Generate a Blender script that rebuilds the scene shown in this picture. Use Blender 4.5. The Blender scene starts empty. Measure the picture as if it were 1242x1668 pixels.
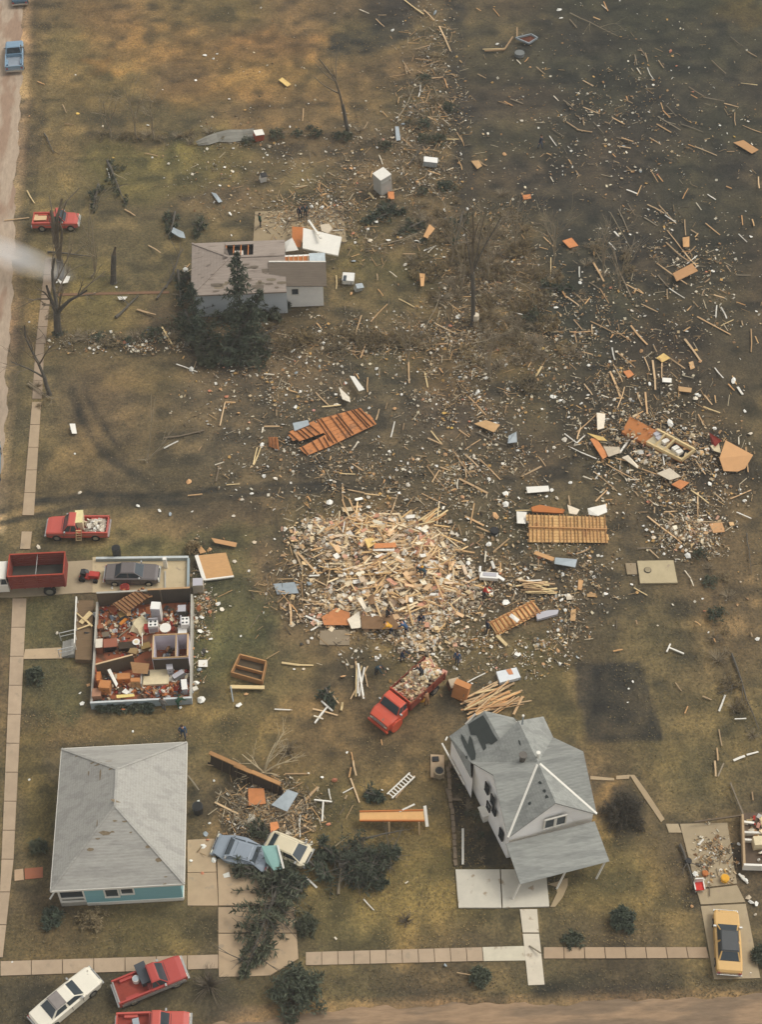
import bpy, math, random
import numpy as np
from mathutils import Vector, Matrix, Euler
rad = math.radians
rnd = random.Random(7)
SC = bpy.context.scene
COL = SC.collection

# ---------------------------------------------------------------- camera, world, sun, exposure
PITCH, YAW, CAM_H, FOC = rad(50), rad(3.5), 103.0, 2600.0      # focal length in photo pixels (1242 x 1668)
ADDED_HAZE = 0.0003
PW, PH = 1242.0, 1668.0
cd = bpy.data.cameras.new('camera')
cam = bpy.data.objects.new('camera', cd); COL.objects.link(cam)
cam.location = (0, 0, CAM_H)
cam.rotation_euler = (rad(90) - PITCH, 0, -YAW)
cd.sensor_fit = 'VERTICAL'; cd.sensor_height = 36; cd.lens = FOC / PH * 36
cd.clip_start = 1; cd.clip_end = 5000
SC.camera = cam

SUN_EL, SUN_AZ = rad(54), rad(68)          # azimuth clockwise from +Y: the sun stands behind and to the right
wd = bpy.data.worlds.new('World'); SC.world = wd; wd.use_nodes = True
nt = wd.node_tree; bg = nt.nodes['Background']
sky = nt.nodes.new('ShaderNodeTexSky'); sky.sky_type = 'NISHITA'; sky.sun_disc = False
sky.sun_elevation = SUN_EL; sky.sun_rotation = SUN_AZ; sky.dust_density = 4.0; sky.air_density = 1.2
hs = nt.nodes.new('ShaderNodeHueSaturation'); hs.inputs['Saturation'].default_value = 0.12   # overcast: nearly colourless sky
nt.links.new(sky.outputs[0], hs.inputs['Color']); nt.links.new(hs.outputs[0], bg.inputs['Color'])
bg.inputs['Strength'].default_value = 0.165
sl = bpy.data.lights.new('sun', 'SUN'); sl.energy = .85; sl.angle = rad(18); sl.color = (1, .96, .84)
so = bpy.data.objects.new('sun', sl); COL.objects.link(so)
sd = Vector((math.sin(SUN_AZ) * math.cos(SUN_EL), math.cos(SUN_AZ) * math.cos(SUN_EL), math.sin(SUN_EL)))
so.rotation_euler = sd.to_track_quat('Z', 'Y').to_euler()
vs = SC.view_settings; vs.view_transform = 'Standard'; vs.look = 'None'; vs.gamma = 1; vs.exposure = 0.0; SC.cycles.volume_bounces = 4

# ---------------------------------------------------------------- map: photo pixel -> place on the plane at height z
_fw = np.array([math.sin(YAW) * math.cos(PITCH), math.cos(YAW) * math.cos(PITCH), -math.sin(PITCH)])
_rt = np.array([math.cos(YAW), -math.sin(YAW), 0.0]); _up = np.cross(_rt, _fw)
def G(px, py, z=0.0):
    d = _fw * FOC + _rt * (px - PW / 2) + _up * (PH / 2 - py)
    t = (z - CAM_H) / d[2]
    p = d * t
    return Vector((p[0], p[1], z))
def to_map(x, y, z=0.0):
    d0 = x * _fw[0] + y * _fw[1] + (z - CAM_H) * _fw[2]
    r = x * _rt[0] + y * _rt[1]
    u = x * _up[0] + y * _up[1] + (z - CAM_H) * _up[2]
    return PW / 2 + FOC * r / d0, PH / 2 - FOC * u / d0

# ---------------------------------------------------------------- objects and properties
def link(name, data):
    o = bpy.data.objects.new(name, data); COL.objects.link(o); return o
def thing(name, label, cat, loc=(0, 0, 0), rotz=0.0, group=None):
    o = link(name, None); o.location = loc; o.rotation_euler = (0, 0, rotz); o.empty_display_size = .2
    o['label'] = label; o['category'] = cat
    if group: o['group'] = group
    PLACES.append((label, o)); return o
def tag(o, label, cat, group=None):
    o['label'] = label; o['category'] = cat
    if group: o['group'] = group
    return o
PLACES = []
class MB:
    """collects faces for one mesh"""
    def __init__(s): s.v = []; s.f = []; s.m = []; s.c = []
    def face(s, pts, m=0, c=(1, 1, 1)):
        b = len(s.v); s.v += [tuple(p) for p in pts]; s.f.append(tuple(range(b, b + len(pts)))); s.m.append(m); s.c.append(c)
    def hull(s, bot, top, m=0, c=(1, 1, 1), caps=True):
        """prism between two loops (counter-clockwise seen from above)"""
        b = len(s.v); n = len(bot); s.v += [tuple(p) for p in bot] + [tuple(p) for p in top]
        for i in range(n):
            j = (i + 1) % n; s.f.append((b + i, b + j, b + n + j, b + n + i)); s.m.append(m); s.c.append(c)
        if caps:
            s.f.append(tuple(b + n + i for i in range(n))); s.m.append(m); s.c.append(c)
            s.f.append(tuple(b + n - 1 - i for i in range(n))); s.m.append(m); s.c.append(c)
    def box(s, c, sz, rot=None, m=0, col=(1, 1, 1)):
        hx, hy, hz = sz[0] / 2, sz[1] / 2, sz[2] / 2
        P = [Vector(p) for p in ((-hx, -hy, -hz), (hx, -hy, -hz), (hx, hy, -hz), (-hx, hy, -hz), (-hx, -hy, hz), (hx, -hy, hz), (hx, hy, hz), (-hx, hy, hz))]
        if rot is not None:
            R = rot if isinstance(rot, Matrix) else Matrix.Rotation(rot, 3, 'Z')
            P = [R @ p for p in P]
        C = Vector(c); P = [p + C for p in P]
        s.hull(P[:4], P[4:], m, col)
    def bar(s, a, b, w, h, m=0, col=(1, 1, 1), roll=0.0):
        a = Vector(a); b = Vector(b); d = b - a; L = d.length
        if L < 1e-5: return
        q = d.to_track_quat('X', 'Z').to_matrix() @ Matrix.Rotation(roll, 3, 'X')
        s.box((a + b) / 2, (L, w, h), q, m, col)
    def tube(s, pts, rs, n=6, m=0, col=(1, 1, 1), cap=True):
        rings = []
        for i, p in enumerate(pts):
            p = Vector(p)
            d = (Vector(pts[min(i + 1, len(pts) - 1)]) - Vector(pts[max(i - 1, 0)])).normalized()
            if d.length < 1e-6: d = Vector((0, 0, 1))
            x = d.orthogonal().normalized() if i == 0 else (px_ - d * px_.dot(d)).normalized()
            px_ = x; y = d.cross(x); r = rs[i] if not isinstance(rs, (int, float)) else rs
            b = len(s.v)
            for k in range(n):
                a = 2 * math.pi * k / n; s.v.append(tuple(p + (x * math.cos(a) + y * math.sin(a)) * r))
            rings.append(b)
        for a, b in zip(rings, rings[1:]):
            for k in range(n):
                j = (k + 1) % n; s.f.append((a + k, a + j, b + j, b + k)); s.m.append(m); s.c.append(col)
        if cap:
            s.f.append(tuple(rings[-1] + k for k in range(n))); s.m.append(m); s.c.append(col)
            s.f.append(tuple(rings[0] + n - 1 - k for k in range(n))); s.m.append(m); s.c.append(col)
    def slab(s, pts, th, m=0, col=(1, 1, 1)):
        """a sheet of thickness th below a polygon given in any plane"""
        P = [Vector(p) for p in pts]
        nrm = Vector((0, 0, 0))
        for i in range(len(P)):
            nrm += (P[i] - P[0]).cross(P[(i + 1) % len(P)] - P[0])
        nrm.normalize()
        if nrm.z < -1e-6: P.reverse(); nrm = -nrm
        s.hull([p - nrm * th for p in P], P, m, col)
    def build(s, name, mats, parent=None, off=None, smooth=False, colour=False):
        me = bpy.data.meshes.new(name)
        v = s.v
        if off is not None:
            ox, oy, oz = off; v = [(x - ox, y - oy, z - oz) for x, y, z in v]
        me.from_pydata(v, [], s.f)
        if not isinstance(mats, (list, tuple)): mats = [mats]
        for k in mats: me.materials.append(k)
        if len(mats) > 1: me.polygons.foreach_set('material_index', s.m)
        if smooth: me.polygons.foreach_set('use_smooth', [True] * len(s.f))
        if colour:
            at = me.attributes.new('tint', 'FLOAT_COLOR', 'FACE')
            at.data.foreach_set('color', [q for c in s.c for q in (c[0], c[1], c[2], 1)])
        me.update()
        o = link(name, me)
        if parent is not None: o.parent = parent
        return o

# ---------------------------------------------------------------- materials
def lin(c):
    return tuple(((x / 255) / 12.92 if x / 255 <= .04045 else ((x / 255 + .055) / 1.055) ** 2.4) for x in c[:3])
_mats = {}
def mat(name, rgb, rough=.85, var=.18, scale=2.0, rand=0.0, bump=0.0, metal=0.0, attr=None, stretch=None, spots=None, double=None, course=0):
    """procedural surface: base colour broken up by two noises, an optional per-object variation, optional second colour in patches"""
    if name in _mats: return _mats[name]
    m = bpy.data.materials.new(name); m.use_nodes = True; _mats[name] = m
    n = m.node_tree.nodes; L = m.node_tree.links; b = n['Principled BSDF']
    b.inputs['Roughness'].default_value = rough; b.inputs['Metallic'].default_value = metal
    b.inputs['Specular IOR Level'].default_value = .3 if rough > .5 else .5
    tc = n.new('ShaderNodeTexCoord'); vec = tc.outputs['Object']
    if stretch:
        mp = n.new('ShaderNodeMapping'); mp.inputs['Scale'].default_value = stretch; L.new(vec, mp.inputs['Vector']); vec = mp.outputs[0]
    if attr:
        a = n.new('ShaderNodeAttribute'); a.attribute_name = attr; base = a.outputs['Color']
    else:
        c = n.new('ShaderNodeRGB'); c.outputs[0].default_value = (*lin(rgb), 1); base = c.outputs[0]
    if spots:       # (rgb, noise scale, threshold)
        nz = n.new('ShaderNodeTexNoise'); nz.inputs['Scale'].default_value = spots[1]; nz.inputs['Detail'].default_value = 5; L.new(vec, nz.inputs['Vector'])
        r = n.new('ShaderNodeValToRGB'); r.color_ramp.elements[0].position = spots[2]; r.color_ramp.elements[1].position = min(1, spots[2] + .08)
        L.new(nz.outputs['Fac'], r.inputs[0])
        mx = n.new('ShaderNodeMix'); mx.data_type = 'RGBA'; L.new(r.outputs[0], mx.inputs['Factor']); L.new(base, mx.inputs['A']); mx.inputs['B'].default_value = (*lin(spots[0]), 1)
        base = mx.outputs['Result']
    if double:      # second colour chosen per object
        oi = n.new('ShaderNodeObjectInfo'); mx = n.new('ShaderNodeMix'); mx.data_type = 'RGBA'
        L.new(oi.outputs['Random'], mx.inputs['Factor']); L.new(base, mx.inputs['A']); mx.inputs['B'].default_value = (*lin(double), 1); base = mx.outputs['Result']
    nz = n.new('ShaderNodeTexNoise'); nz.inputs['Scale'].default_value = scale; nz.inputs['Detail'].default_value = 6; nz.inputs['Roughness'].default_value = .7
    L.new(vec, nz.inputs['Vector'])
    mr = n.new('ShaderNodeMapRange'); mr.inputs['From Min'].default_value = .25; mr.inputs['From Max'].default_value = .75
    mr.inputs['To Min'].default_value = 1 - var; mr.inputs['To Max'].default_value = 1 + var; L.new(nz.outputs['Fac'], mr.inputs['Value'])
    fac = mr.outputs[0]
    if rand:
        oi = n.new('ShaderNodeObjectInfo'); mr2 = n.new('ShaderNodeMapRange'); mr2.inputs['To Min'].default_value = 1 - rand; mr2.inputs['To Max'].default_value = 1 + rand
        vo = n.new('ShaderNodeTexWhiteNoise'); vo.noise_dimensions = '1D'; L.new(oi.outputs['Random'], vo.inputs['W']); L.new(vo.outputs['Value'], mr2.inputs['Value'])
        mu = n.new('ShaderNodeMath'); mu.operation = 'MULTIPLY'; L.new(fac, mu.inputs[0]); L.new(mr2.outputs[0], mu.inputs[1]); fac = mu.outputs[0]
    if course:      # courses follow the height up the slope
        sx = n.new('ShaderNodeSeparateXYZ'); L.new(tc.outputs['Object'], sx.inputs[0]); k1 = n.new('ShaderNodeMath'); k1.operation = 'DIVIDE'; L.new(sx.outputs['Z'], k1.inputs[0]); k1.inputs[1].default_value = course
        k2 = n.new('ShaderNodeMath'); k2.operation = 'FRACT'; L.new(k1.outputs[0], k2.inputs[0]); k3 = n.new('ShaderNodeMapRange'); k3.inputs['To Min'].default_value = .92; k3.inputs['To Max'].default_value = 1.04; L.new(k2.outputs[0], k3.inputs['Value'])
        k4 = n.new('ShaderNodeMath'); k4.operation = 'MULTIPLY'; L.new(fac, k4.inputs[0]); L.new(k3.outputs[0], k4.inputs[1]); fac = k4.outputs[0]
    ml = n.new('ShaderNodeMix'); ml.data_type = 'RGBA'; ml.blend_type = 'MULTIPLY'; ml.inputs['Factor'].default_value = 1
    L.new(base, ml.inputs['A']); L.new(fac, ml.inputs['B']); L.new(ml.outputs['Result'], b.inputs['Base Color'])
    if bump:
        bp = n.new('ShaderNodeBump'); bp.inputs['Strength'].default_value = bump; bp.inputs['Distance'].default_value = .05
        L.new(nz.outputs['Fac'], bp.inputs['Height']); L.new(bp.outputs[0], b.inputs['Normal'])
    return m
# wood, paint, metal, cloth
LUM_T = mat('lumber_tan', (184, 148, 106), rand=.3, scale=3, stretch=(1, 6, 6), double=(196, 168, 130))
LUM_Y = mat('lumber_pale', (216, 190, 140), rand=.15, scale=3, stretch=(1, 6, 6))
LUM_G = mat('lumber_weathered', (132, 120, 100), rand=.25, scale=3, stretch=(1, 6, 6), double=(116, 100, 80))
LUM_W = mat('lumber_white_paint', (222, 216, 202), rand=.1, scale=3, spots=((170, 140, 104), 2.5, .62))
WHITE = mat('white_paint', (228, 222, 208), var=.06, rough=.6)
PLASTER = mat('plaster', (220, 210, 190), rand=.2, var=.15, scale=4, double=(206, 186, 156))
PLY = mat('plywood', (204, 158, 106), rand=.18, var=.14, scale=2.5, stretch=(1, 4, 1), double=(186, 140, 96))
ORANGE = mat('orange_board', (180, 110, 58), rand=.08, var=.2, scale=2, stretch=(1, 5, 1))
SIDING_B = mat('blue_siding', (150, 160, 160), var=.15)
GREYMET = mat('grey_sheet_metal', (150, 158, 160), rand=.1, rough=.45)
INSUL = mat('insulation', (212, 176, 84), rand=.15, double=(206, 150, 132))
DARK = mat('dark_opening', (38, 36, 34), var=.1, rough=.6)
GLASS = mat('dark_glass', (58, 66, 70), var=.15, rough=.14)
RUBBER = mat('rubber', (34, 33, 32), var=.1)
CHROME = mat('chrome', (190, 188, 180), var=.05, rough=.25, metal=.7)
CONC = mat('concrete', (186, 160, 128), var=.14, scale=1.2, bump=.1)
CONCW = mat('new_concrete', (214, 206, 188), var=.08, scale=.6, attr=None)
BARK = mat('bark', (90, 84, 74), var=.3, scale=5, bump=.4)
BARKP = mat('bare_grey_wood', (142, 128, 104), var=.2, scale=5)
TWIG = mat('twig', (112, 100, 82), rand=.12)
NEEDLE = mat('needles', (80, 88, 72), rand=.12, var=.5, scale=2.5, double=(92, 94, 72))
WEED = mat('dry_weed', (132, 118, 90), rand=.2, var=.4, scale=1.2, double=(146, 126, 88))
TINT = mat('mixed_scraps', (200, 200, 200), attr='tint', var=.15, scale=3)

# ---------------------------------------------------------------- ground: one sheet, its soil and grass colours by place
def vnoise(x, y, s, seed):
    r = np.random.RandomState(seed); T = r.rand(64, 64)
    x = x / s; y = y / s
    xi = np.floor(x).astype(int); yi = np.floor(y).astype(int); fx = x - xi; fy = y - yi
    fx = fx * fx * (3 - 2 * fx); fy = fy * fy * (3 - 2 * fy)
    a = T[xi % 64, yi % 64]; b = T[(xi + 1) % 64, yi % 64]; c = T[xi % 64, (yi + 1) % 64]; d = T[(xi + 1) % 64, (yi + 1) % 64]
    return (a * (1 - fx) + b * fx) * (1 - fy) + (c * (1 - fx) + d * fx) * fy
BLOBS = [  # centre, radii (map pixels), colour, strength
 (300,90,330,150,(112,94,66),.9),(440,105,120,50,(130,102,68),.8),(200,55,90,40,(124,100,68),.7),(280,75,90,26,(128,102,66),.6),(178,112,50,18,(136,104,66),.8),(420,60,90,25,(118,94,62),.6),
 (330,30,150,25,(92,80,58),.6),(150,150,60,30,(100,86,60),.5),(345,150,90,25,(122,96,64),.5),(480,140,90,30,(112,90,62),.6),(600,120,90,60,(96,82,60),.6),
 (600,30,80,45,(78,70,55),.6),(640,15,40,40,(60,55,46),.9),(260,270,190,50,(102,94,62),.9),(230,190,170,35,(88,78,60),.8),(80,250,44,330,(112,97,70),.7),(66,420,40,300,(116,100,72),.5),
 (1030,120,260,190,(53,52,44),1.0),(1100,20,190,70,(56,56,44),.9),(1200,20,40,25,(110,92,52),.5),(1010,330,260,130,(59,54,46),1.0),(1080,500,230,200,(61,54,46),1.0),(940,500,90,150,(60,58,51),.9),(1200,560,80,90,(80,72,60),.6),(930,260,120,50,(84,74,60),.7),(1120,270,130,40,(70,63,51),.6),
 (1060,230,250,260,(57,55,49),.75),(960,480,80,130,(54,53,48),.9),(840,180,70,130,(70,64,54),.7),(690,300,80,170,(90,80,60),.6),(960,700,170,120,(67,61,51),.9),(1110,790,140,80,(69,62,51),.9),
 (350,680,320,110,(92,82,68),1.0),(210,690,120,90,(103,89,68),.7),(640,690,200,90,(82,74,63),1.0),(740,780,180,80,(84,75,62),.9),(300,800,300,40,(86,76,62),.6),(120,760,80,60,(106,92,68),.8),
 (620,460,110,60,(94,88,60),.9),(130,500,90,60,(110,97,66),.8),(200,600,120,40,(108,94,68),.6),(560,500,180,40,(92,82,62),.6),(300,880,160,30,(92,88,62),.8),
 (370,1010,64,130,(86,84,60),1.0),(80,1120,60,90,(88,83,60),.9),(75,1010,42,50,(86,82,58),.9),(220,1185,230,28,(116,98,70),.9),(430,1170,160,70,(106,92,66),.9),(440,1090,90,50,(94,86,62),.6),
 (600,1350,180,150,(110,96,66),.9),(690,1450,100,110,(118,102,68),.8),(560,1200,160,60,(112,96,68),.7),(560,1500,120,60,(102,92,62),.6),
 (1050,960,190,170,(86,77,60),.9),(1200,1000,60,200,(108,94,70),.9),(1150,1200,110,90,(98,87,64),.9),(900,1130,60,90,(98,88,60),.8),(870,930,200,120,(82,74,60),.8),(1000,1230,100,50,(100,88,64),.7),
 (1010,1440,110,90,(114,99,68),.9),(985,1350,22,30,(134,112,72),.8),(975,1290,16,25,(124,104,70),.7),(700,1600,420,40,(92,82,62),.8),(900,1612,110,16,(68,64,52),.8),(640,1612,110,14,(78,72,56),.6),(1080,1600,60,30,(74,68,54),.7),(1230,1440,40,90,(88,78,62),.6),
 (180,1525,190,46,(100,88,62),.9),(100,1630,150,40,(78,71,57),.9),(60,1300,30,160,(98,86,58),.9),(410,1640,90,20,(128,108,92),.7),(340,1620,40,40,(72,67,56),.8),(330,1370,40,50,(106,92,68),.6),
 (660,1000,170,130,(104,90,68),.7),(590,870,130,60,(98,84,62),.6),(480,880,50,60,(80,72,58),.8),(130,840,140,30,(112,98,74),.6),(20,840,30,70,(122,104,80),.8),
 (520,1640,760,26,(164,130,98),.0),(790,470,110,120,(94,82,62),.6),(820,420,80,90,(98,86,66),.5),(780,590,130,50,(98,82,60),.6),
]
TRACKS = [
 ([(40,-60),(38,80),(30,250),(23,400),(17,560),(10,700),(-4,860)],9,.9,(158,136,112)),([(46,-60),(44,80),(36,250),(29,400),(22,560),(15,700)],7,.5,(136,112,86)),
 ([(300,1690),(420,1655),(520,1643),(800,1633),(1000,1627),(1260,1621)],9,.9,(140,116,88)),([(300,1675),(420,1648),(520,1636),(800,1627),(1000,1621),(1260,1615)],8,.5,(118,98,74)),
 ([(620,1612),(700,1616),(760,1610)],7,.5),([(880,1612),(940,1616),(1010,1612),(1090,1608)],9,.7),
 # muddy wheel ruts and dark bands (map pixels), half width px, strength
 ([(662,-10),(657,40),(637,60),(592,76),(550,80)],13,1.0),([(640,-5),(634,30),(605,52),(545,66)],8,.9),
 ([(742,-10),(745,60),(742,150),(755,230),(762,330)],16,.85),([(760,170),(830,255),(880,330),(930,400),(975,470),(1000,560)],17,.85),
 ([(820,75),(900,90),(1000,75),(1080,70),(1140,100),(1200,135)],8,.75),
 ([(0,832),(70,815),(150,806),(260,808),(330,800),(430,790),(560,786),(640,784)],4.5,.95),([(0,850),(80,835),(150,822),(240,822),(330,812),(450,800),(640,795)],4.5,.9),([(60,818),(200,812),(330,822)],6,.5),
 ([(62,0),(60,100),(50,250),(38,400),(28,560),(20,700),(8,830)],11,.5),([(80,0),(74,120),(62,260),(52,330)],4,.35),
 ([(120,640),(135,690),(165,735),(215,770),(260,800)],8,.85),([(140,630),(160,680),(185,720),(205,745)],4,.8),
 ([(490,720),(488,800),(485,880)],3,.6),([(1140,850),(1160,950),(1180,1080),(1200,1160),(1230,1200)],5,.5),([(70,860),(120,850)],4,.4),
 ([(470,560),(560,570),(700,565)],7,.35),([(100,548),(200,556),(300,548)],9,.6),([(180,222),(260,226),(330,222)],7,.5),([(10,1212),(60,1218),(100,1210)],6,.3),
 ([(0,1612),(60,1622),(140,1640)],9,.4),([(1140,1590),(1180,1606),(1242,1606)],8,.5),
]
PLOTS = [  # bare dark soil: polygons in map pixels
 ([(937,1078),(1045,1078),(1062,1130),(1084,1205),(955,1208),(942,1130)],(54,51,46)),
 ([(733,1245),(752,1250),(800,1330),(838,1412),(748,1413),(735,1330)],(62,56,48)),
 ([(995,1280),(1030,1275),(1048,1310),(1046,1358),(1015,1362),(990,1335)],(62,57,47)),
]
def poly_mask(px, py, pts, soft=4.0):
    ins = np.zeros(px.shape, bool); dist = np.full(px.shape, 1e9); n = len(pts)
    for i in range(n):
        x0, y0 = pts[i]; x1, y1 = pts[(i + 1) % n]
        c = ((y0 > py) != (y1 > py)) & (px < (x1 - x0) * (py - y0) / ((y1 - y0) if y1 != y0 else 1e-9) + x0); ins ^= c
        dx, dy = x1 - x0, y1 - y0; t = np.clip(((px - x0) * dx + (py - y0) * dy) / (dx * dx + dy * dy), 0, 1)
        dist = np.minimum(dist, np.hypot(px - x0 - t * dx, py - y0 - t * dy))
    sd_ = np.where(ins, dist, -dist); return np.clip(sd_ / soft * .5 + .5, 0, 1)
def line_dist(px, py, pts):
    dist = np.full(px.shape, 1e9)
    for (x0, y0), (x1, y1) in zip(pts, pts[1:]):
        dx, dy = x1 - x0, y1 - y0; t = np.clip(((px - x0) * dx + (py - y0) * dy) / (dx * dx + dy * dy), 0, 1)
        dist = np.minimum(dist, np.hypot(px - x0 - t * dx, py - y0 - t * dy))
    return dist
def make_ground():
    xs = np.concatenate([np.arange(-190, -50, 2.0), np.arange(-50, 56.01, .3), np.arange(58, 191, 2.0)])
    ys = np.concatenate([np.arange(-80, 38, 2.0), np.arange(38, 176, .33), np.arange(178, 321, 2.0)])
    X, Y = np.meshgrid(xs, ys, indexing='ij')
    px, py = to_map(X, Y)
    wx = (vnoise(X, Y, 4, 1) - .5) * 60 + (vnoise(X, Y, 1.3, 2) - .5) * 26; wy = (vnoise(X, Y, 4, 3) - .5) * 50 + (vnoise(X, Y, 1.3, 4) - .5) * 22
    qx, qy = px + wx, py + wy
    col = np.zeros(X.shape + (3,)); col[:] = lin((94, 83, 64))
    for cx, cy, rx, ry, c, s in BLOBS:
        d = ((qx - cx) / rx) ** 2 + ((qy - cy) / ry) ** 2
        w = (s * np.clip(1.35 - d, 0, 1) ** .8)[..., None]
        col = col * (1 - w) + np.array(lin(c)) * w
    tx, ty = px + wx * .12, py + wy * .12
    for pts, hw, s, *tc_ in TRACKS:
        w = (s * np.clip(1.6 - line_dist(tx, ty, pts) / hw, 0, 1) * (.45 + .85 * vnoise(X, Y, .8, 9)))[..., None]
        col = col * (1 - w) + np.array(lin(tc_[0] if tc_ else (56, 53, 48))) * w
    n_ = [vnoise(X, Y, .7, 31)]
    for pts, c in PLOTS:
        w = (poly_mask(px + wx * .06, py + wy * .06, pts, 2.5) * (.8 + .3 * n_[0]))[..., None]; col = col * (1 - w) + np.array(lin(c)) * w
    # blotchy turf and churned mud
    n1 = vnoise(X, Y, 2.2, 11); n2 = vnoise(X, Y, .85, 12); n3 = vnoise(X, Y, 6.5, 13); n4 = vnoise(X + 9, Y, 1.5, 14); n5 = vnoise(X * .35, Y * 1.6, 1.4, 15)
    tan_ = np.clip((n1 * .5 + n4 * .35 + n2 * .25 - .55) * 4, 0, 1)[..., None]; mud_ = np.clip((.46 - n4 * .45 - n5 * .4 - n2 * .15) * 5, 0, 1)[..., None]
    col = col * (1 + tan_ * np.array([.46, .37, .24])) * (1 - mud_ * np.array([.42, .38, .32]))
    col *= (.76 + .18 * n1 + .30 * n2 + .14 * n3)[..., None]
    col *= np.array([.895, .905, .825])
    g = np.clip((n3 - .5) * 1.2, -.4, .4)[..., None]
    col *= 1 + g * np.array([-.06, .05, -.10])
    Z = (vnoise(X, Y, 3.0, 21) - .5) * .05
    nx, ny = X.shape
    co = np.stack([X, Y, Z - .03], -1).reshape(-1, 3)
    idx = np.arange(nx * ny).reshape(nx, ny)
    F = np.stack([idx[:-1, :-1], idx[1:, :-1], idx[1:, 1:], idx[:-1, 1:]], -1).reshape(-1, 4)
    me = bpy.data.meshes.new('ground'); me.vertices.add(len(co)); me.vertices.foreach_set('co', co.ravel())
    me.loops.add(F.size); me.loops.foreach_set('vertex_index', F.ravel()); me.polygons.add(len(F))
    me.polygons.foreach_set('loop_start', np.arange(0, F.size, 4)); me.polygons.foreach_set('loop_total', np.full(len(F), 4))
    me.update(calc_edges=True)
    at = me.attributes.new('soil', 'FLOAT_COLOR', 'POINT')
    at.data.foreach_set('color', np.concatenate([col.reshape(-1, 3), np.ones((len(co), 1))], 1).ravel().astype(np.float32))
    m = mat('soil_and_grass', (100, 100, 100), attr='soil', rough=.95, var=.42, scale=2.6, bump=.9)
    n = m.node_tree.nodes; L = m.node_tree.links          # a second, finer mottling of dead blades and clods
    b = n['Principled BSDF']; src = b.inputs['Base Color'].links[0].from_socket
    tc = n.new('ShaderNodeTexCoord'); nz = n.new('ShaderNodeTexNoise'); nz.inputs['Scale'].default_value = 5.5; nz.inputs['Detail'].default_value = 4; nz.inputs['Roughness'].default_value = .8; L.new(tc.outputs['Object'], nz.inputs['Vector'])
    cr = n.new('ShaderNodeValToRGB'); cr.color_ramp.elements[0].position = .3; cr.color_ramp.elements[0].color = (.5, .55, .58, 1)
    cr.color_ramp.elements[1].position = .72; cr.color_ramp.elements[1].color = (1.62, 1.46, 1.26, 1); L.new(nz.outputs['Fac'], cr.inputs[0])
    mx = n.new('ShaderNodeMix'); mx.data_type = 'RGBA'; mx.blend_type = 'MULTIPLY'; mx.inputs['Factor'].default_value = 1
    L.new(src, mx.inputs['A']); L.new(cr.outputs[0], mx.inputs['B']); L.new(mx.outputs['Result'], b.inputs['Base Color'])
    me.materials.append(m); o = link('ground', me); o['kind'] = 'structure'; o['label'] = 'worn brown lawns and muddy fields scattered with storm debris'
make_ground()

def struct(o, label=None):
    o['kind'] = 'structure'
    if label: o['label'] = label
    return o
def strip(name, pts_l, pts_r, z, m, label, wob=.16, seg=220):
    """an unpaved road: a sheet between two edge lines (map pixels), edges worn"""
    def along(pts):
        W_ = [G(*p) for p in pts]; ds = [0]
        for a, b in zip(W_, W_[1:]): ds.append(ds[-1] + (b - a).length)
        out = []
        for k in range(seg + 1):
            t = ds[-1] * k / seg; i = 0
            while i < len(ds) - 2 and ds[i + 1] < t: i += 1
            out.append(W_[i].lerp(W_[i + 1], (t - ds[i]) / (ds[i + 1] - ds[i])))
        return out
    mb = MB(); A, B = along(pts_l), along(pts_r)
    for q in (A, B):
        for k, p in enumerate(q):
            w = sum(math.sin(k * f + ph) for f, ph in ((.11, 1), (.23, 2.7), (.41, .5), (.93, 4))) * .5 * wob + rnd.uniform(-.3, .3) * wob; p.x += w; p.y += w
    for i in range(seg):
        mb.face([(*A[i].xy, z), (*B[i].xy, z), (*B[i + 1].xy, z), (*A[i + 1].xy, z)])
    o = mb.build(name, m); struct(o, label); 
    return o
ROADM = mat('pale_gravel', (168, 148, 126), var=.22, scale=2.2, bump=.3, stretch=(1.5, .35, 1), spots=((150, 124, 102), .35, .5))
DIRTM = mat('orange_dirt', (148, 122, 94), var=.3, scale=2.2, bump=.4, stretch=(.3, 1.5, 1), spots=((124, 104, 82), .5, .48))
strip('gravel_road', [(37,-60),(36,80),(28,250),(22,400),(15,560),(8,700),(-8,860),(-30,1100)], [(-150,-60),(-150,80),(-170,250),(-180,400),(-190,560),(-210,700),(-230,860),(-280,1100)], .03, ROADM, 'pale pinkish gravel road along the edge of the lots')
strip('dirt_road', [(-300,1745),(60,1735),(340,1672),(520,1646),(800,1636),(1000,1630),(1242,1624),(1500,1618)], [(-300,1960),(60,1950),(340,1880),(520,1860),(800,1850),(1000,1840),(1242,1830),(1500,1830)], .03, DIRTM, 'orange brown dirt road in front of the lots')

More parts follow.
